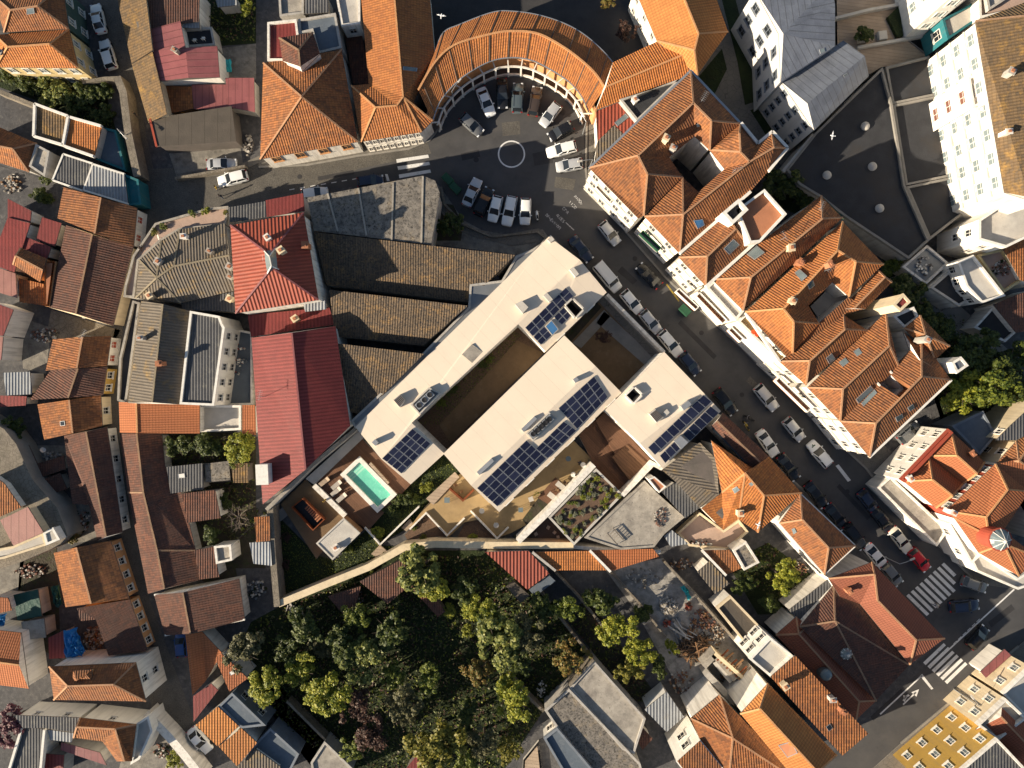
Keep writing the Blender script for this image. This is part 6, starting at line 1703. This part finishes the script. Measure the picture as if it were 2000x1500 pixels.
# cushions on the planted roof
rd = random.Random(5)
tr = TREES[gr_root.name]
n = 0
for k in range(900):
    x, y = rd.uniform(1070, 1218), rd.uniform(912, 1066)
    u, v = ((x - 1071) + (y - 1010)) / 1.414, ((x - 1071) - (y - 1010)) / 1.414
    p, _ = drop(tr, x, y)
    if p is None or n >= 95: continue
    n += 1
    r = rd.uniform(.26, .52)
    grey = rd.random() < .55
    o = link('cushion_plant', crown('lf0' if grey else ('lf1' if rd.random() < .6 else 'lf2'), rd.randrange(3)), gr_root, loc=Vector((p.x, p.y, p.z + r * .3)) - gr_root.location)
    o.scale = (r, r, r * .8); o.rotation_euler = (0, 0, rd.uniform(0, 6))
# undergrowth: nobody could count it
def undergrowth(polys, n, mats, size, zmax, nm='undergrowth'):
    from mathutils.geometry import intersect_point_tri_2d
    tris = []
    for s in polys:
        e = poly_world(s, .05)
        for t in tessellate_polygon([e]):
            a, b_, c = (e[i] for i in t)
            tris.append((abs((b_ - a).cross(c - a).z) / 2, a, b_, c))
    rd = random.Random(3); b = MB()
    tot = sum(t[0] for t in tris)
    for A_, a, b_, c in tris:
        for _ in range(int(n * A_ / tot)):
            r1, r2 = rd.random(), rd.random()
            if r1 + r2 > 1: r1, r2 = 1 - r1, 1 - r2
            p = a + (b_ - a) * r1 + (c - a) * r2
            p = Vector((p.x, p.y, .05 + rd.random() ** 2 * zmax))
            nrm = Vector((rd.gauss(0, .6), rd.gauss(0, .6), 1)).normalized(); u = nrm.orthogonal().normalized(); an = rd.uniform(0, 6.28)
            u = u * math.cos(an) + nrm.cross(u) * math.sin(an); w_ = nrm.cross(u); s = size * rd.uniform(.5, 1.4)
            b.face([p - u * s, p + w_ * s * .5, p + u * s, p - w_ * s * .5], rd.randrange(len(mats)))
    o = b.build(nm, mats); o['kind'] = 'stuff'; o['label'] = 'low weeds and leaves covering the gardens'
undergrowth(['490,1215 545,1190 800,1085 950,1085 1070,1170 1160,1290 1060,1390 960,1530 700,1530 520,1380', '1100,1200 1150,1170 1290,1370 1235,1370', '318,850 490,850 500,990 530,1000 470,1060 380,1020', '-30,145 200,160 245,330 110,210', '1720,510 1760,545 1990,700 2020,830 1860,840', '1420,1100 1500,1060 1600,1140 1540,1195', '390,-10 500,-10 500,80 425,85'], 20000, ['lf3', 'lf1', 'lf5', 'lf4'], .22, .7)
undergrowth(['535,1005 620,1088 700,1045 740,1068 790,1065 700,1105 545,1178', '750,1000 868,890 900,922 800,1028 745,1058', '818,828 1000,645 1020,655 860,830'], 6000, ['lf3', 'lf1'], .10, .25, 'ground_cover')

# ================================================================ people, birds and small things
def person_mesh(sit=False):
    me = bpy.data.meshes.new('person')
    J = [(0, 0, .92), (0, 0, 1.15), (0, 0, 1.38), (0, 0, 1.50), (.02, 0, 1.62), (.02, 0, 1.72)]
    E = [(0, 1), (1, 2), (2, 3), (3, 4), (4, 5)]
    Rr = [.14, .13, .15, .06, .10, .075]
    def add(chain, start):
        prev = start
        for p, r in chain:
            J.append(p); Rr.append(r); E.append((prev, len(J) - 1)); prev = len(J) - 1
    for s in (-1, 1):
        sw = .22 * s
        if sit: add([((.05, .1 * s, .86), .10), ((.42, .12 * s, .88), .075), ((.46, .12 * s, .45), .055), ((.56, .12 * s, .42), .05)], 0)
        else: add([((.0, .1 * s, .86), .10), ((sw * .6 + .04, .1 * s, .48), .07), ((sw, .1 * s, .08), .05), ((sw + .14, .11 * s, .05), .045)], 0)
        add([((0, .2 * s, 1.38), .075), ((-.05 * s, .27 * s, 1.12), .05), ((.1, .26 * s, .9), .038), ((.14, .25 * s, .8), .035)], 2)
    if sit: J[:] = [(x, y, z - .40) for x, y, z in J]
    me.from_pydata(J, E, [])
    o = bpy.data.objects.new('p', me); COL.objects.link(o)
    o.modifiers.new('s', 'SKIN'); sd = o.modifiers.new('u', 'SUBSURF'); sd.levels = 1
    for v, r in zip(me.skin_vertices[0].data, Rr): v.radius = (r, r)
    me.skin_vertices[0].data[0].use_root = True
    bpy.context.view_layer.update()
    m2 = bpy.data.meshes.new_from_object(o.evaluated_get(bpy.context.evaluated_depsgraph_get()))
    bpy.data.objects.remove(o)
    off = -.40 if sit else 0
    for k in ('skin', 'shirt', 'jean', 'blk'): m2.materials.append(M(k))
    for p in m2.polygons:
        z = p.center.z - off; r = math.hypot(p.center.x, p.center.y)
        p.material_index = 0 if z > 1.47 or (z < 1.0 and abs(p.center.y) > .22) else 1 if z > .95 else 3 if z < .1 else 2
        p.use_smooth = True
    return m2
PM = (person_mesh(), person_mesh(True))
def person(x, y, deg, top, label, z=.03, sit=False, hair='hair'):
    p = P(x, y, z + 1)
    root = thing('person', label, 'person', (p.x, p.y, z), rz=math.radians(deg))
    o = link('body', PM[sit], root, loc=(0, 0, 0))
    o.material_slots[1].link = 'OBJECT'; o.material_slots[1].material = M(top)
    b = MB(); zz = 1.62 - (.4 if sit else 0)
    b.lathe((-.0, 0, zz + .02), [(.115, 0), (.118, .06), (.09, .12), (.03, .15)], 12); b.build('hair', hair, root, smooth=True)
person(430, 383, 100, 'shirt2', 'person in dark clothes walking in the sunlit street junction', .03)
person(422, 366, 200, 'shirt3', 'person in a tan top standing in front of the white car', .03)
person(634, 977, -45, 'shirt3', 'person in yellow and dark clothes crossing the beige pool terrace', .6)
person(1131, 906, 30, 'shirt2', 'person in black seated at the terrace table near the brown deck', .5, True)
person(1124, 928, 200, 'shirt', 'person in white seated at the lower terrace table', .5, True)
person(1146, 912, 210, 'shirt', 'person in a pale top seated beside the person in black', .5, True)
person(262, 222, 260, 'shirt2', 'person in dark clothes walking up the narrow shaded street', .03)
person(1762, 1192, 40, 'shirt2', 'person in dark clothes crossing on the upper zebra', .03)
person(1830, 1183, 160, 'shirt', 'person in a light top at the right end of the zebra', .03)
def gull(x, y, deg, z, label, sp=.65):
    p = P(x, y, z)
    root = thing('gull', label, 'bird', tuple(p), rz=math.radians(deg))
    b = MB(); b.tube([(-.26, 0, 0), (-.12, 0, 0), (.08, 0, .01), (.2, 0, .03), (.27, 0, .03), (.32, 0, .02)], [.05, .09, .11, .07, .055, .012], 10); b.build('body', 'gull', root, smooth=True)
    for s in (-1, 1):
        b = MB()
        q = [(.1, .06 * s, .03), (.14, .32 * s, .10), (.02, sp * s, .06), (-.06, .34 * s, .09), (-.08, .06 * s, .03)]
        b.face(q); b.face([(a, c, d - .015) for a, c, d in q[::-1]])
        b.build('wing', 'gullg' if sp < .5 else 'gull', root)
    b = MB(); b.face([(-.24, -.03, .02), (-.24, .03, .02), (-.40, .09, .02), (-.40, -.09, .02)]); b.build('tail', 'gull', root)
gull(862, 31, 80, 14, 'white gull flying over the dark courtyard'); gull(1626, 265, 170, 14, 'white gull flying over the dark podium roof'); gull(1481, 1025, -20, 12, 'white gull flying over the patio corner')
# tables, chairs, loungers
def table(x, y, deg, z, label, m='cl', rnd=True, sx=.8, sy=.8):
    p = P(x, y, z + .74)
    root = thing('table', label, 'table', (p.x, p.y, z), rz=math.radians(deg))
    b = MB()
    if rnd: b.lathe((0, 0, .70), [(sx * .5, 0), (sx * .5, .035)], 20)
    else: b.box((0, 0, .70), sx, sy, .04)
    b.build('tabletop', m, root)
    for a, c in ((-1, -1), (1, -1), (1, 1), (-1, 1)):
        b = MB(); k = .3 if rnd else .42; b.box((a * sx * k, c * sy * k, 0), .05, .05, .70); b.build('leg', 'met', root)
def chair(x, y, deg, z, label, m='wd1', group=None):
    p = P(x, y, z + .45)
    root = thing('chair', label, 'chair', (p.x, p.y, z), group, rz=math.radians(deg))
    b = MB(); b.box((0, 0, .42), .46, .46, .05); b.build('seat', m, root)
    b = MB(); b.box((-.21, 0, .48), .04, .44, .42); b.build('backrest', m, root)
    for a, c in ((-1, -1), (1, -1), (1, 1), (-1, 1)):
        b = MB(); b.box((a * .19, c * .19, 0), .04, .04, .42); b.build('leg', m, root)
for a in ((873, 977, 0, .5, 'pale blue square table on the left garden terrace', 'glg', False), (941, 998, 0, .5, 'round glass table at the top of the middle terrace', 'cl'), (969, 1026, 0, .5, 'round glass table at the tip of the middle terrace', 'cl'), (1110, 896, 0, .5, 'round empty table near the solar roof eave', 'glg'),
          (1120, 927, 0, .5, 'round white table with the person in white', 'wp'), (1139, 908, 0, .5, 'round white table with the person in black', 'wp'), (1095, 949, -38, .56, 'rectangular white table, upper on the small plank deck', 'cl', False, 1.5, .8), (1079, 970, -38, .56, 'rectangular white table, lower on the small plank deck', 'cl', False, 1.5, .8),
          (1017, 996, 0, .5, 'pale blue square stool table by the planter', 'glg', False, .7, .7), (1037, 975, 20, .5, 'pale grey small table by the dark planter', 'cl', False, .7, .7)): table(*a)
for a in ((890, 947, 20, .5, 'wooden chair, upper of two under the cream roof corner'), (902, 960, 20, .5, 'wooden chair, lower of two under the cream roof corner'), (1047, 1043, 30, .1, 'white chair at the left of the sunken triangle court', 'cl'), (1071, 1030, 60, .1, 'white chair at the top of the sunken triangle court', 'cl'), (1083, 1040, -40, .1, 'white chair in the middle right of the sunken court', 'cl'), (1090, 1049, 10, .1, 'white chair at the right of the sunken court', 'cl'),
          (1103, 942, 140, .56, 'orange wooden chair at the upper terrace table', 'wd2'), (1088, 957, -40, .56, 'orange wooden chair between the two rectangular tables', 'wd2'), (1087, 977, 140, .56, 'orange wooden chair by the lower terrace table', 'wd2'),
          (380, 78, 90, 2.6, 'white chair, left on the dark roof terrace', 'wp'), (397, 75, 90, 2.6, 'white chair, right on the dark roof terrace', 'wp')): chair(*a)
for x, y, lb, s in ((1471, 648, 'left orange bucket chair on the narrow beige terrace', 0), (1478, 653, 'right orange bucket chair on the narrow beige terrace', 1)):
    p = P(x, y, 9.0); root = thing('chair', lb, 'chair', (p.x, p.y, 8.6), rz=2.3)
    b = MB(); b.lathe((0, 0, .25), [(.18, 0), (.3, .15), (.3, .17)], 14); b.build('seat', 'org', root)
    b = MB(); b.box((-.26, 0, .3), .1, .5, .45, taper=.8); b.build('backrest', 'org', root)
    b = MB(); b.box((0, 0, 0), .3, .3, .25); b.build('base', 'wp', root)
def lounger(x, y, deg, z, label, m='gw2'):
    p = P(x, y, z + .4); root = thing('sun_lounger', label, 'sun lounger', (p.x, p.y, z), 'sun loungers by the pool', math.radians(deg))
    b = MB(); b.box((-.25, 0, .28), 1.3, .65, .08); b.build('mattress', m, root)
    b = MB(); b.face([(.40, -.32, .33), (.40, .32, .33), (.95, .32, .75), (.95, -.32, .75)]); b.face([(.95, -.32, .69), (.95, .32, .69), (.40, .32, .27), (.40, -.32, .27)]); b.build('backrest', m, root)
    for sx in (-.8, .8):
        for sy in (-.28, .28):
            b = MB(); b.box((sx * .9, sy, 0), .06, .06, .28); b.build('leg', 'dl', root)
for a in ((633, 941, 38, .9, 'grey folded sun lounger by the concrete strip', 'dl'), (657, 947, 40, .9, 'upper sun lounger of three on the sunny deck'), (656, 960, 40, .9, 'middle sun lounger of three on the sunny deck'), (667, 972, 40, .9, 'lowest sun lounger of three on the sunny deck')): lounger(*a)
# yard clutter
def heap(label, x, y, rx, ry, z, n, size, mats, name, cat, kind='box', seed=1, long=0, dirn=None):
    rd = random.Random(seed); c = P(x, y, 0); b = MB()
    if not long and size > .27: size *= .68; n = int(n * 1.5)
    for _ in range(n):
        a, r = rd.uniform(0, 6.28), rd.random() ** .6
        px, py = c.x + rx * r * math.cos(a), c.y + ry * r * math.sin(a)
        hz = .05 + (1 - r) * z * rd.random()
        if long:
            an = rd.gauss(dirn, .35) if dirn is not None else rd.uniform(0, 3.14); L = long * rd.uniform(.4, 1.2) / 2
            b.bar((px - L * math.cos(an), py - L * math.sin(an), hz), (px + L * math.cos(an), py + L * math.sin(an), hz + rd.uniform(-.1, .5)), size * rd.uniform(.5, 1.4), size * .6, rd.randrange(len(mats)))
        else: b.box((px, py, hz), size * rd.uniform(.5, 1.5), size * rd.uniform(.5, 1.4), size * rd.uniform(.4, 1.2), rd.uniform(0, 3), rd.randrange(len(mats)), .9)
    tag(b.build(name, mats), label, cat)
heap('round heap of grey stones in the yard', 1305, 1182, 1.4, 1.3, .8, 260, .26, ['co', 'st', 'cl'], 'rubble_heap', 'rubble')
heap('big tangle of old brown timber beside the ruin', 1357, 1262, 2.3, 2.0, 1.3, 170, .13, ['wd2', 'bark', 'wd1'], 'timber_pile', 'timber', long=2.6, seed=2)
heap('stack of grey planks lying in the rubble yard', 1326, 1228, 1.0, 1.2, .6, 26, .2, ['co', 'mt2', 'cl'], 'timber_pile', 'timber', long=3.2, dirn=-.85, seed=3)
heap('strewn red bricks and boards along the yard wall', 1372, 1210, 1.9, 1.6, .5, 120, .24, ['brk', 'brk', 'co', 'wd1'], 'brick_pile', 'bricks', seed=4)
heap('small stack of red bricks at the end of the planks', 1303, 1217, .6, .6, .5, 50, .25, ['brk', 'wr'], 'brick_pile', 'bricks', seed=5)
heap('stack of red bricks near the turquoise sheet', 1344, 1184, .5, .6, .5, 40, .25, ['brk', 'wr'], 'brick_pile', 'bricks', seed=15)
heap('white debris scattered in the clearing of the wooded garden', 1058, 1345, .8, 1.2, .3, 40, .2, ['cl', 'wp'], 'debris_pile', 'debris', seed=6)
heap('grey debris with pale boards left in the small lit yard', 105, 895, 1.6, 1.2, .4, 60, .35, ['cl', 'co', 'mt2'], 'debris_pile', 'debris', seed=7)
heap('clutter of boxes in the yard under the white flanked house', 90, 655, 2.2, 1.0, .6, 50, .4, ['co', 'cl', 'wk', 'brk'], 'debris_pile', 'debris', seed=8)
heap('clutter of broken tiles and boards in the collapsed roof', 185, 1245, 1.6, 1.8, .6, 90, .45, ['co', 'cl', 'wd1', 'brk'], 'debris_pile', 'debris', seed=9)
heap('clutter on the shaded concrete yard at the bottom', 1195, 1465, 1.0, 1.2, .3, 30, .3, ['wd1', 'bark'], 'debris_pile', 'debris', seed=11)
heap('pots and boxes in the shaded terrace beside the white flank', 470, 770, 1.6, .7, .5, 26, .4, ['wp', 'wr', 'cl', 'db'], 'debris_pile', 'pots', seed=12)
heap('garden pots and crates in the blue courtyard', 545, 1440, 2.2, 1.2, .6, 40, .4, ['glg', 'cl', 'wr', 'mt2'], 'debris_pile', 'pots', seed=13)
heap('white scrap boards by the rough stone corner', 575, 1190, 1.2, .5, .4, 20, .14, ['cl', 'co'], 'debris_pile', 'debris', long=1.6, seed=14)
def tarp(label, s, z, m, amp=.25, seed=1):
    e = poly_world(s, z); rd = random.Random(seed)
    b = MB(); c = sum(e, Vector()) / len(e)
    n = len(e); rings = []
    for k in range(7):
        t = k / 6
        rings.append([])
        for i in range(n * 4):
            a, d = e[i // 4], e[(i // 4 + 1) % n]; p = a + (d - a) * ((i % 4) / 4)
            q = p + (c - p) * t
            rings[-1].append(Vector((q.x + rd.gauss(0, .06), q.y + rd.gauss(0, .06), z + rd.gauss(0, amp * .4) + amp * t)))
    for r, q in zip(rings, rings[1:]):
        for i in range(len(r)):
            j = (i + 1) % len(r); b.up([r[i], r[j], q[j], q[i]])
    tag(b.build('tarpaulin', m), label, 'tarpaulin')
tarp('crumpled blue tarpaulin over the collapsed roof', '123,1232 150,1226 158,1250 166,1272 160,1282 128,1286', 3.0, 'trp', .5)
tarp('blue tarpaulin at the left edge under the small orange roof', '-15,1202 14,1198 8,1225 -15,1232', 2.5, 'trp', .3, 2)
tarp('turquoise sheet folded on the yard wall', '1328,1147 1336,1143 1345,1152 1350,1168 1345,1172 1338,1158', 1.2, 'trq', .2, 3)
tarp('turquoise sheet on a bench in the paved yard', '437,117 450,115 452,140 439,142', .8, 'trq', .1, 4)
tarp('green net in the cluttered pen', '100,1145 115,1143 122,1180 108,1188', 1.5, 'gtp', .3, 5)
CL = 'debris_pile'
for lb, x, y, rx, ry, z, n, s, mats, sd in (
    ('bricks and plaster scraps strewn on the broad concrete roof terrace', 1290, 1010, 1.0, 1.4, .3, 40, .28, ['cl', 'brk', 'wk'], 21),
    ('clutter of pots along the edge of the beige patio', 1365, 1062, 2.2, .5, .5, 36, .34, ['brk', 'gr', 'cl', 'glg'], 22),
    ('scrap and pots in the small yard behind the orange lean-tos', 1330, 1100, 1.8, 1.0, .4, 40, .3, ['wd1', 'cl', 'brk', 'wk'], 23),
    ('boxes and washing on the blue grey back yard terrace', 468, 700, 1.2, 2.6, .4, 34, .4, ['wp', 'db', 'wr', 'cl'], 24),
    ('lumber and pots in the garden by the brown hipped house', 1560, 1110, 1.4, 1.0, .4, 40, .3, ['brk', 'wd1', 'cl', 'gr'], 25),
    ('crates and pots in the lower small lit yard on the lane', 160, 1015, 1.3, 1.8, .4, 40, .35, ['cl', 'mt2', 'brk', 'gr'], 26),
    ('clutter in the pen below the cream balcony roof', 60, 1115, 2.4, 1.0, .5, 46, .4, ['wk', 'cl', 'co', 'brk'], 27),
    ('boxes and boards in the shaded yard at the left edge', 25, 360, 1.6, 1.6, .4, 36, .4, ['cl', 'wd1', 'co'], 28),
    ('boxes in the dark gap right of the workshop', 485, 285, .7, 1.6, .5, 30, .4, ['co', 'cl', 'wk'], 29),
    ('odds and ends on the pink paved roof terrace', 1955, 525, 1.4, 1.2, .5, 40, .35, ['gr', 'wk', 'cl', 'brk'], 30),
    ('planks and scrap between builder yard and ruin', 1400, 1240, 1.2, 1.6, .4, 60, .3, ['wd2', 'co', 'cl'], 31),
    ('pots and tubs in the blue grey yard by the boundary wall', 500, 1150, 1.6, 1.4, .5, 44, .4, ['mt2', 'cl', 'db', 'gr'], 32),
    ('washing and boxes on the grey paved roof yard', 1803, 520, 1.2, 1.4, .3, 26, .4, ['wp', 'wk', 'cl'], 33),
    ('rubble and planks fallen inside the ruin', 1432, 1322, 2.0, 2.0, .5, 110, .3, ['co', 'wd1', 'cl', 'wd2'], 36),
    ('bricks and litter between ruin and brown hipped roof', 1395, 1340, 1.6, 1.6, .4, 70, .28, ['brk', 'co', 'cl', 'wd1'], 37),
    ('stones and rubbish strewn over the top of the rubble yard', 1255, 1130, 2.6, 1.6, .2, 60, .22, ['co', 'cl', 'st'], 38),
    ('litter along the lower path of the rubble yard', 1330, 1330, 1.8, 1.8, .3, 60, .25, ['co', 'wd1', 'brk', 'cl'], 39),
    ('scrap heap in the dark corner of the wooded garden', 700, 1165, 1.2, .9, .4, 40, .3, ['cl', 'wk', 'brk'], 34),
    ('pots on the white walled terrace with the small bright bush', 320, 1465, 1.5, 1.2, .4, 30, .35, ['brk', 'cl', 'gr'], 35),
):
    z0 = {1290: 3.6, 1365: 1.2, 468: 1.5, 1955: 5.0, 1803: 3.4}.get(x, 0)
    heap(lb, x, y, rx, ry, z, n, s, mats, CL, 'clutter', seed=sd)
    if z0:
        o = list(COL.objects)[-1]
        k = (HC - z0) / HC
        o.location = (0, 0, z0)
        o.scale = (k, k, 1)
def frame_box():
    root = thing('metal_frame', 'rusty metal frame standing on the broad concrete roof terrace', 'metal frame', (P(1202, 1048, 4).x, P(1202, 1048, 4).y, 3.6), rz=-.85)
    for s in (-.55, .55):
        b = MB(); b.bar((-1.1, s, .5), (1.1, s, .5), .12, .1); b.build('rail', 'wk', root)
    for k in range(6):
        b = MB(); b.bar((-1 + .4 * k, -.55, .5), (-1 + .4 * k, .55, .5), .07, .07); b.build('slat', 'wg', root)
    for x in (-1.05, 1.05):
        for s in (-.55, .55):
            b = MB(); b.box((x, s, 0), .08, .08, .5); b.build('leg', 'wk', root)
frame_box()
# ruin
def ruin():
    root = thing('ruined_house', 'roofless ruined house with bare beams beside the timber tangle', 'ruin', (P(1430, 1320).x, P(1430, 1320).y, 0), world=True)
    for nm, s, h, wd, m in (('wall', '1372,1300 1396,1275 1440,1325', 3.2, .7, 'co'), ('wall', '1400,1275 1480,1345', 3.6, .5, 'wc'), ('wall', '1385,1312 1440,1370 1478,1340', 3.4, .9, 'wg'), ('wall', '1440,1325 1465,1300', 3.2, .6, 'co'), ('wall', '1425,1355 1460,1318', 3.0, .5, 'wl')):
        pp = [P(x, y, h) for x, y, _ in pts(s)]
        b = MB()
        for a, c in zip(pp, pp[1:]): b.prism(offset([a, c, c + Vector(((c - a).normalized().y, -(c - a).normalized().x, 0)) * wd, a + Vector(((c - a).normalized().y, -(c - a).normalized().x, 0)) * wd], 0), 0, h)
        b.build(nm, m, root)
    rd = random.Random(3)
    for k in range(11):
        t = k / 10
        a = P(1400 + 60 * t, 1290 + 52 * t, 3.3); c = P(1425 + 55 * t + rd.uniform(-6, 6), 1268 + 50 * t + rd.uniform(-5, 5), 3.2 + rd.uniform(-.6, .2))
        b = MB(); b.bar(a, c, .18, .2); b.build('beam', ['cor', 'wd1', 'wd2'][k % 3], root)
    b = MB(); b.prism(poly_world('1392,1295 1408,1288 1440,1322 1425,1335', 2.9), 2.7, 2.9, bottom=True); b.build('floor_slab', 'cl', root)
ruin()
# aerials
def aerial(x, y, z, h, deg, label):
    p = P(x, y, z + h); root = thing('television_aerial', label, 'aerial', (p.x, p.y, z), rz=math.radians(deg))
    b = MB(); b.tube([(0, 0, -.5), (0, 0, h)], .03, 6); b.build('mast', 'met', root)
    b = MB(); b.tube([(-.5, 0, h - .05), (.9, 0, h - .05)], .02, 5)
    for k in range(6): b.tube([(-.4 + .25 * k, -.35, h - .05), (-.4 + .25 * k, .35, h - .05)], .014, 4)
    b.build('antenna', 'met', root)
for a in ((1375, 190, 12.2, 1.8, 60, 'aerial on the upper slope of the great tiled block'), (1438, 330, 12.2, 1.6, 20, 'aerial on the stepped wing of the great block'), (1622, 525, 12.6, 1.8, 40, 'aerial above the long white light well'), (1535, 463, 12.0, 1.6, 120, 'aerial on the long tiled house'), (160, 655, 6.0, 1.6, 60, 'aerial on the orange gable with brown windows'), (506, 775, 8.0, 2.0, 80, 'aerial at the left eave of the very large red roof'), (1605, 405, 11, 1.6, 70, 'aerial at the tip of the long tiled house')): aerial(*a)
def dish(x, y, z, deg, label):
    p = P(x, y, z + .6); root = thing('satellite_dish', label, 'satellite dish', (p.x, p.y, z), rz=math.radians(deg))
    b = MB(); b.tube([(0, 0, 0), (0, 0, .6)], .03, 6); b.build('mast', 'met', root)
    b = MB(); n = 14; c = Vector((.1, 0, .7)); ax = Vector((.8, 0, .6)); u = Vector((0, 1, 0)); v = ax.cross(u)
    rings = [[c + ax * (.25 * r * r * 4) + (u * math.cos(k * 6.283 / n) + v * math.sin(k * 6.283 / n)) * r for k in range(n)] for r in (.02, .2, .4)]
    for r, q in zip(rings, rings[1:]):
        for k in range(n): b.face([r[k], r[(k + 1) % n], q[(k + 1) % n], q[k]])
    b.build('dish', 'cl', root)
dish(83, 880, 3.2, 30, 'white satellite dish in the small lit yard'); dish(497, 505, 7.6, 160, 'satellite dish on the left of the glazed pyramid'); dish(313, 463, 4.5, 200, 'satellite dish beside the plant terrace chimney')
# overhead wires in the street at the left
def wire(s, z0, z1, label):
    q = pts(s); b = MB(); n = len(q)
    b.tube([P(x, y, z0 + (z1 - z0) * i / (n - 1)) for i, (x, y, _) in enumerate(q)], .02, 4)
    tag(b.build('overhead_wire', 'blk'), label, 'wire')
wire('452,1065 500,1020 545,985', 3.5, 4.0, 'thin wire crossing the back garden to the boundary wall'); wire('410,942 500,938 530,936', 3, 3, 'washing line across the dark back garden'); wire('1000,1130 1040,1190 1100,1260', 2.5, 2.5, 'cable strung over the garden wall')
# glazed cap of the red hipped roof
def cap():
    root = thing('glazed_pyramid', 'grey glazed pyramid on the peak of the red hipped roof', 'skylight', (P(529, 510, 9).x, P(529, 510, 9).y, 8.6), world=True)
    e = poly_world('512,486 541,481 547,527 519,540', 11.35); a = P(526, 501, 12.35); c = P(530, 520, 12.35)
    b = MB()
    for q in ([e[0], e[1], a], [e[1], e[2], c, a], [e[2], e[3], c], [e[3], e[0], a, c]): b.up(q)
    b.build('glass', 'glg', root)
    b = MB()
    for p, q in ((a, c), (e[0], a), (e[1], a), (e[2], c), (e[3], c)): b.bar(p, q, .14, .08)
    for k in range(4): b.bar(e[k - 1], e[k], .16, .1)
    b.build('glazing_bar', 'wp', root)
    b = MB(); b.prism(e, 10, 11.34); b.build('kerb', 'pm', root)
cap()
for o in bpy.data.objects:
    for k in ('_w', '_t'):
        if k in o: del o[k]
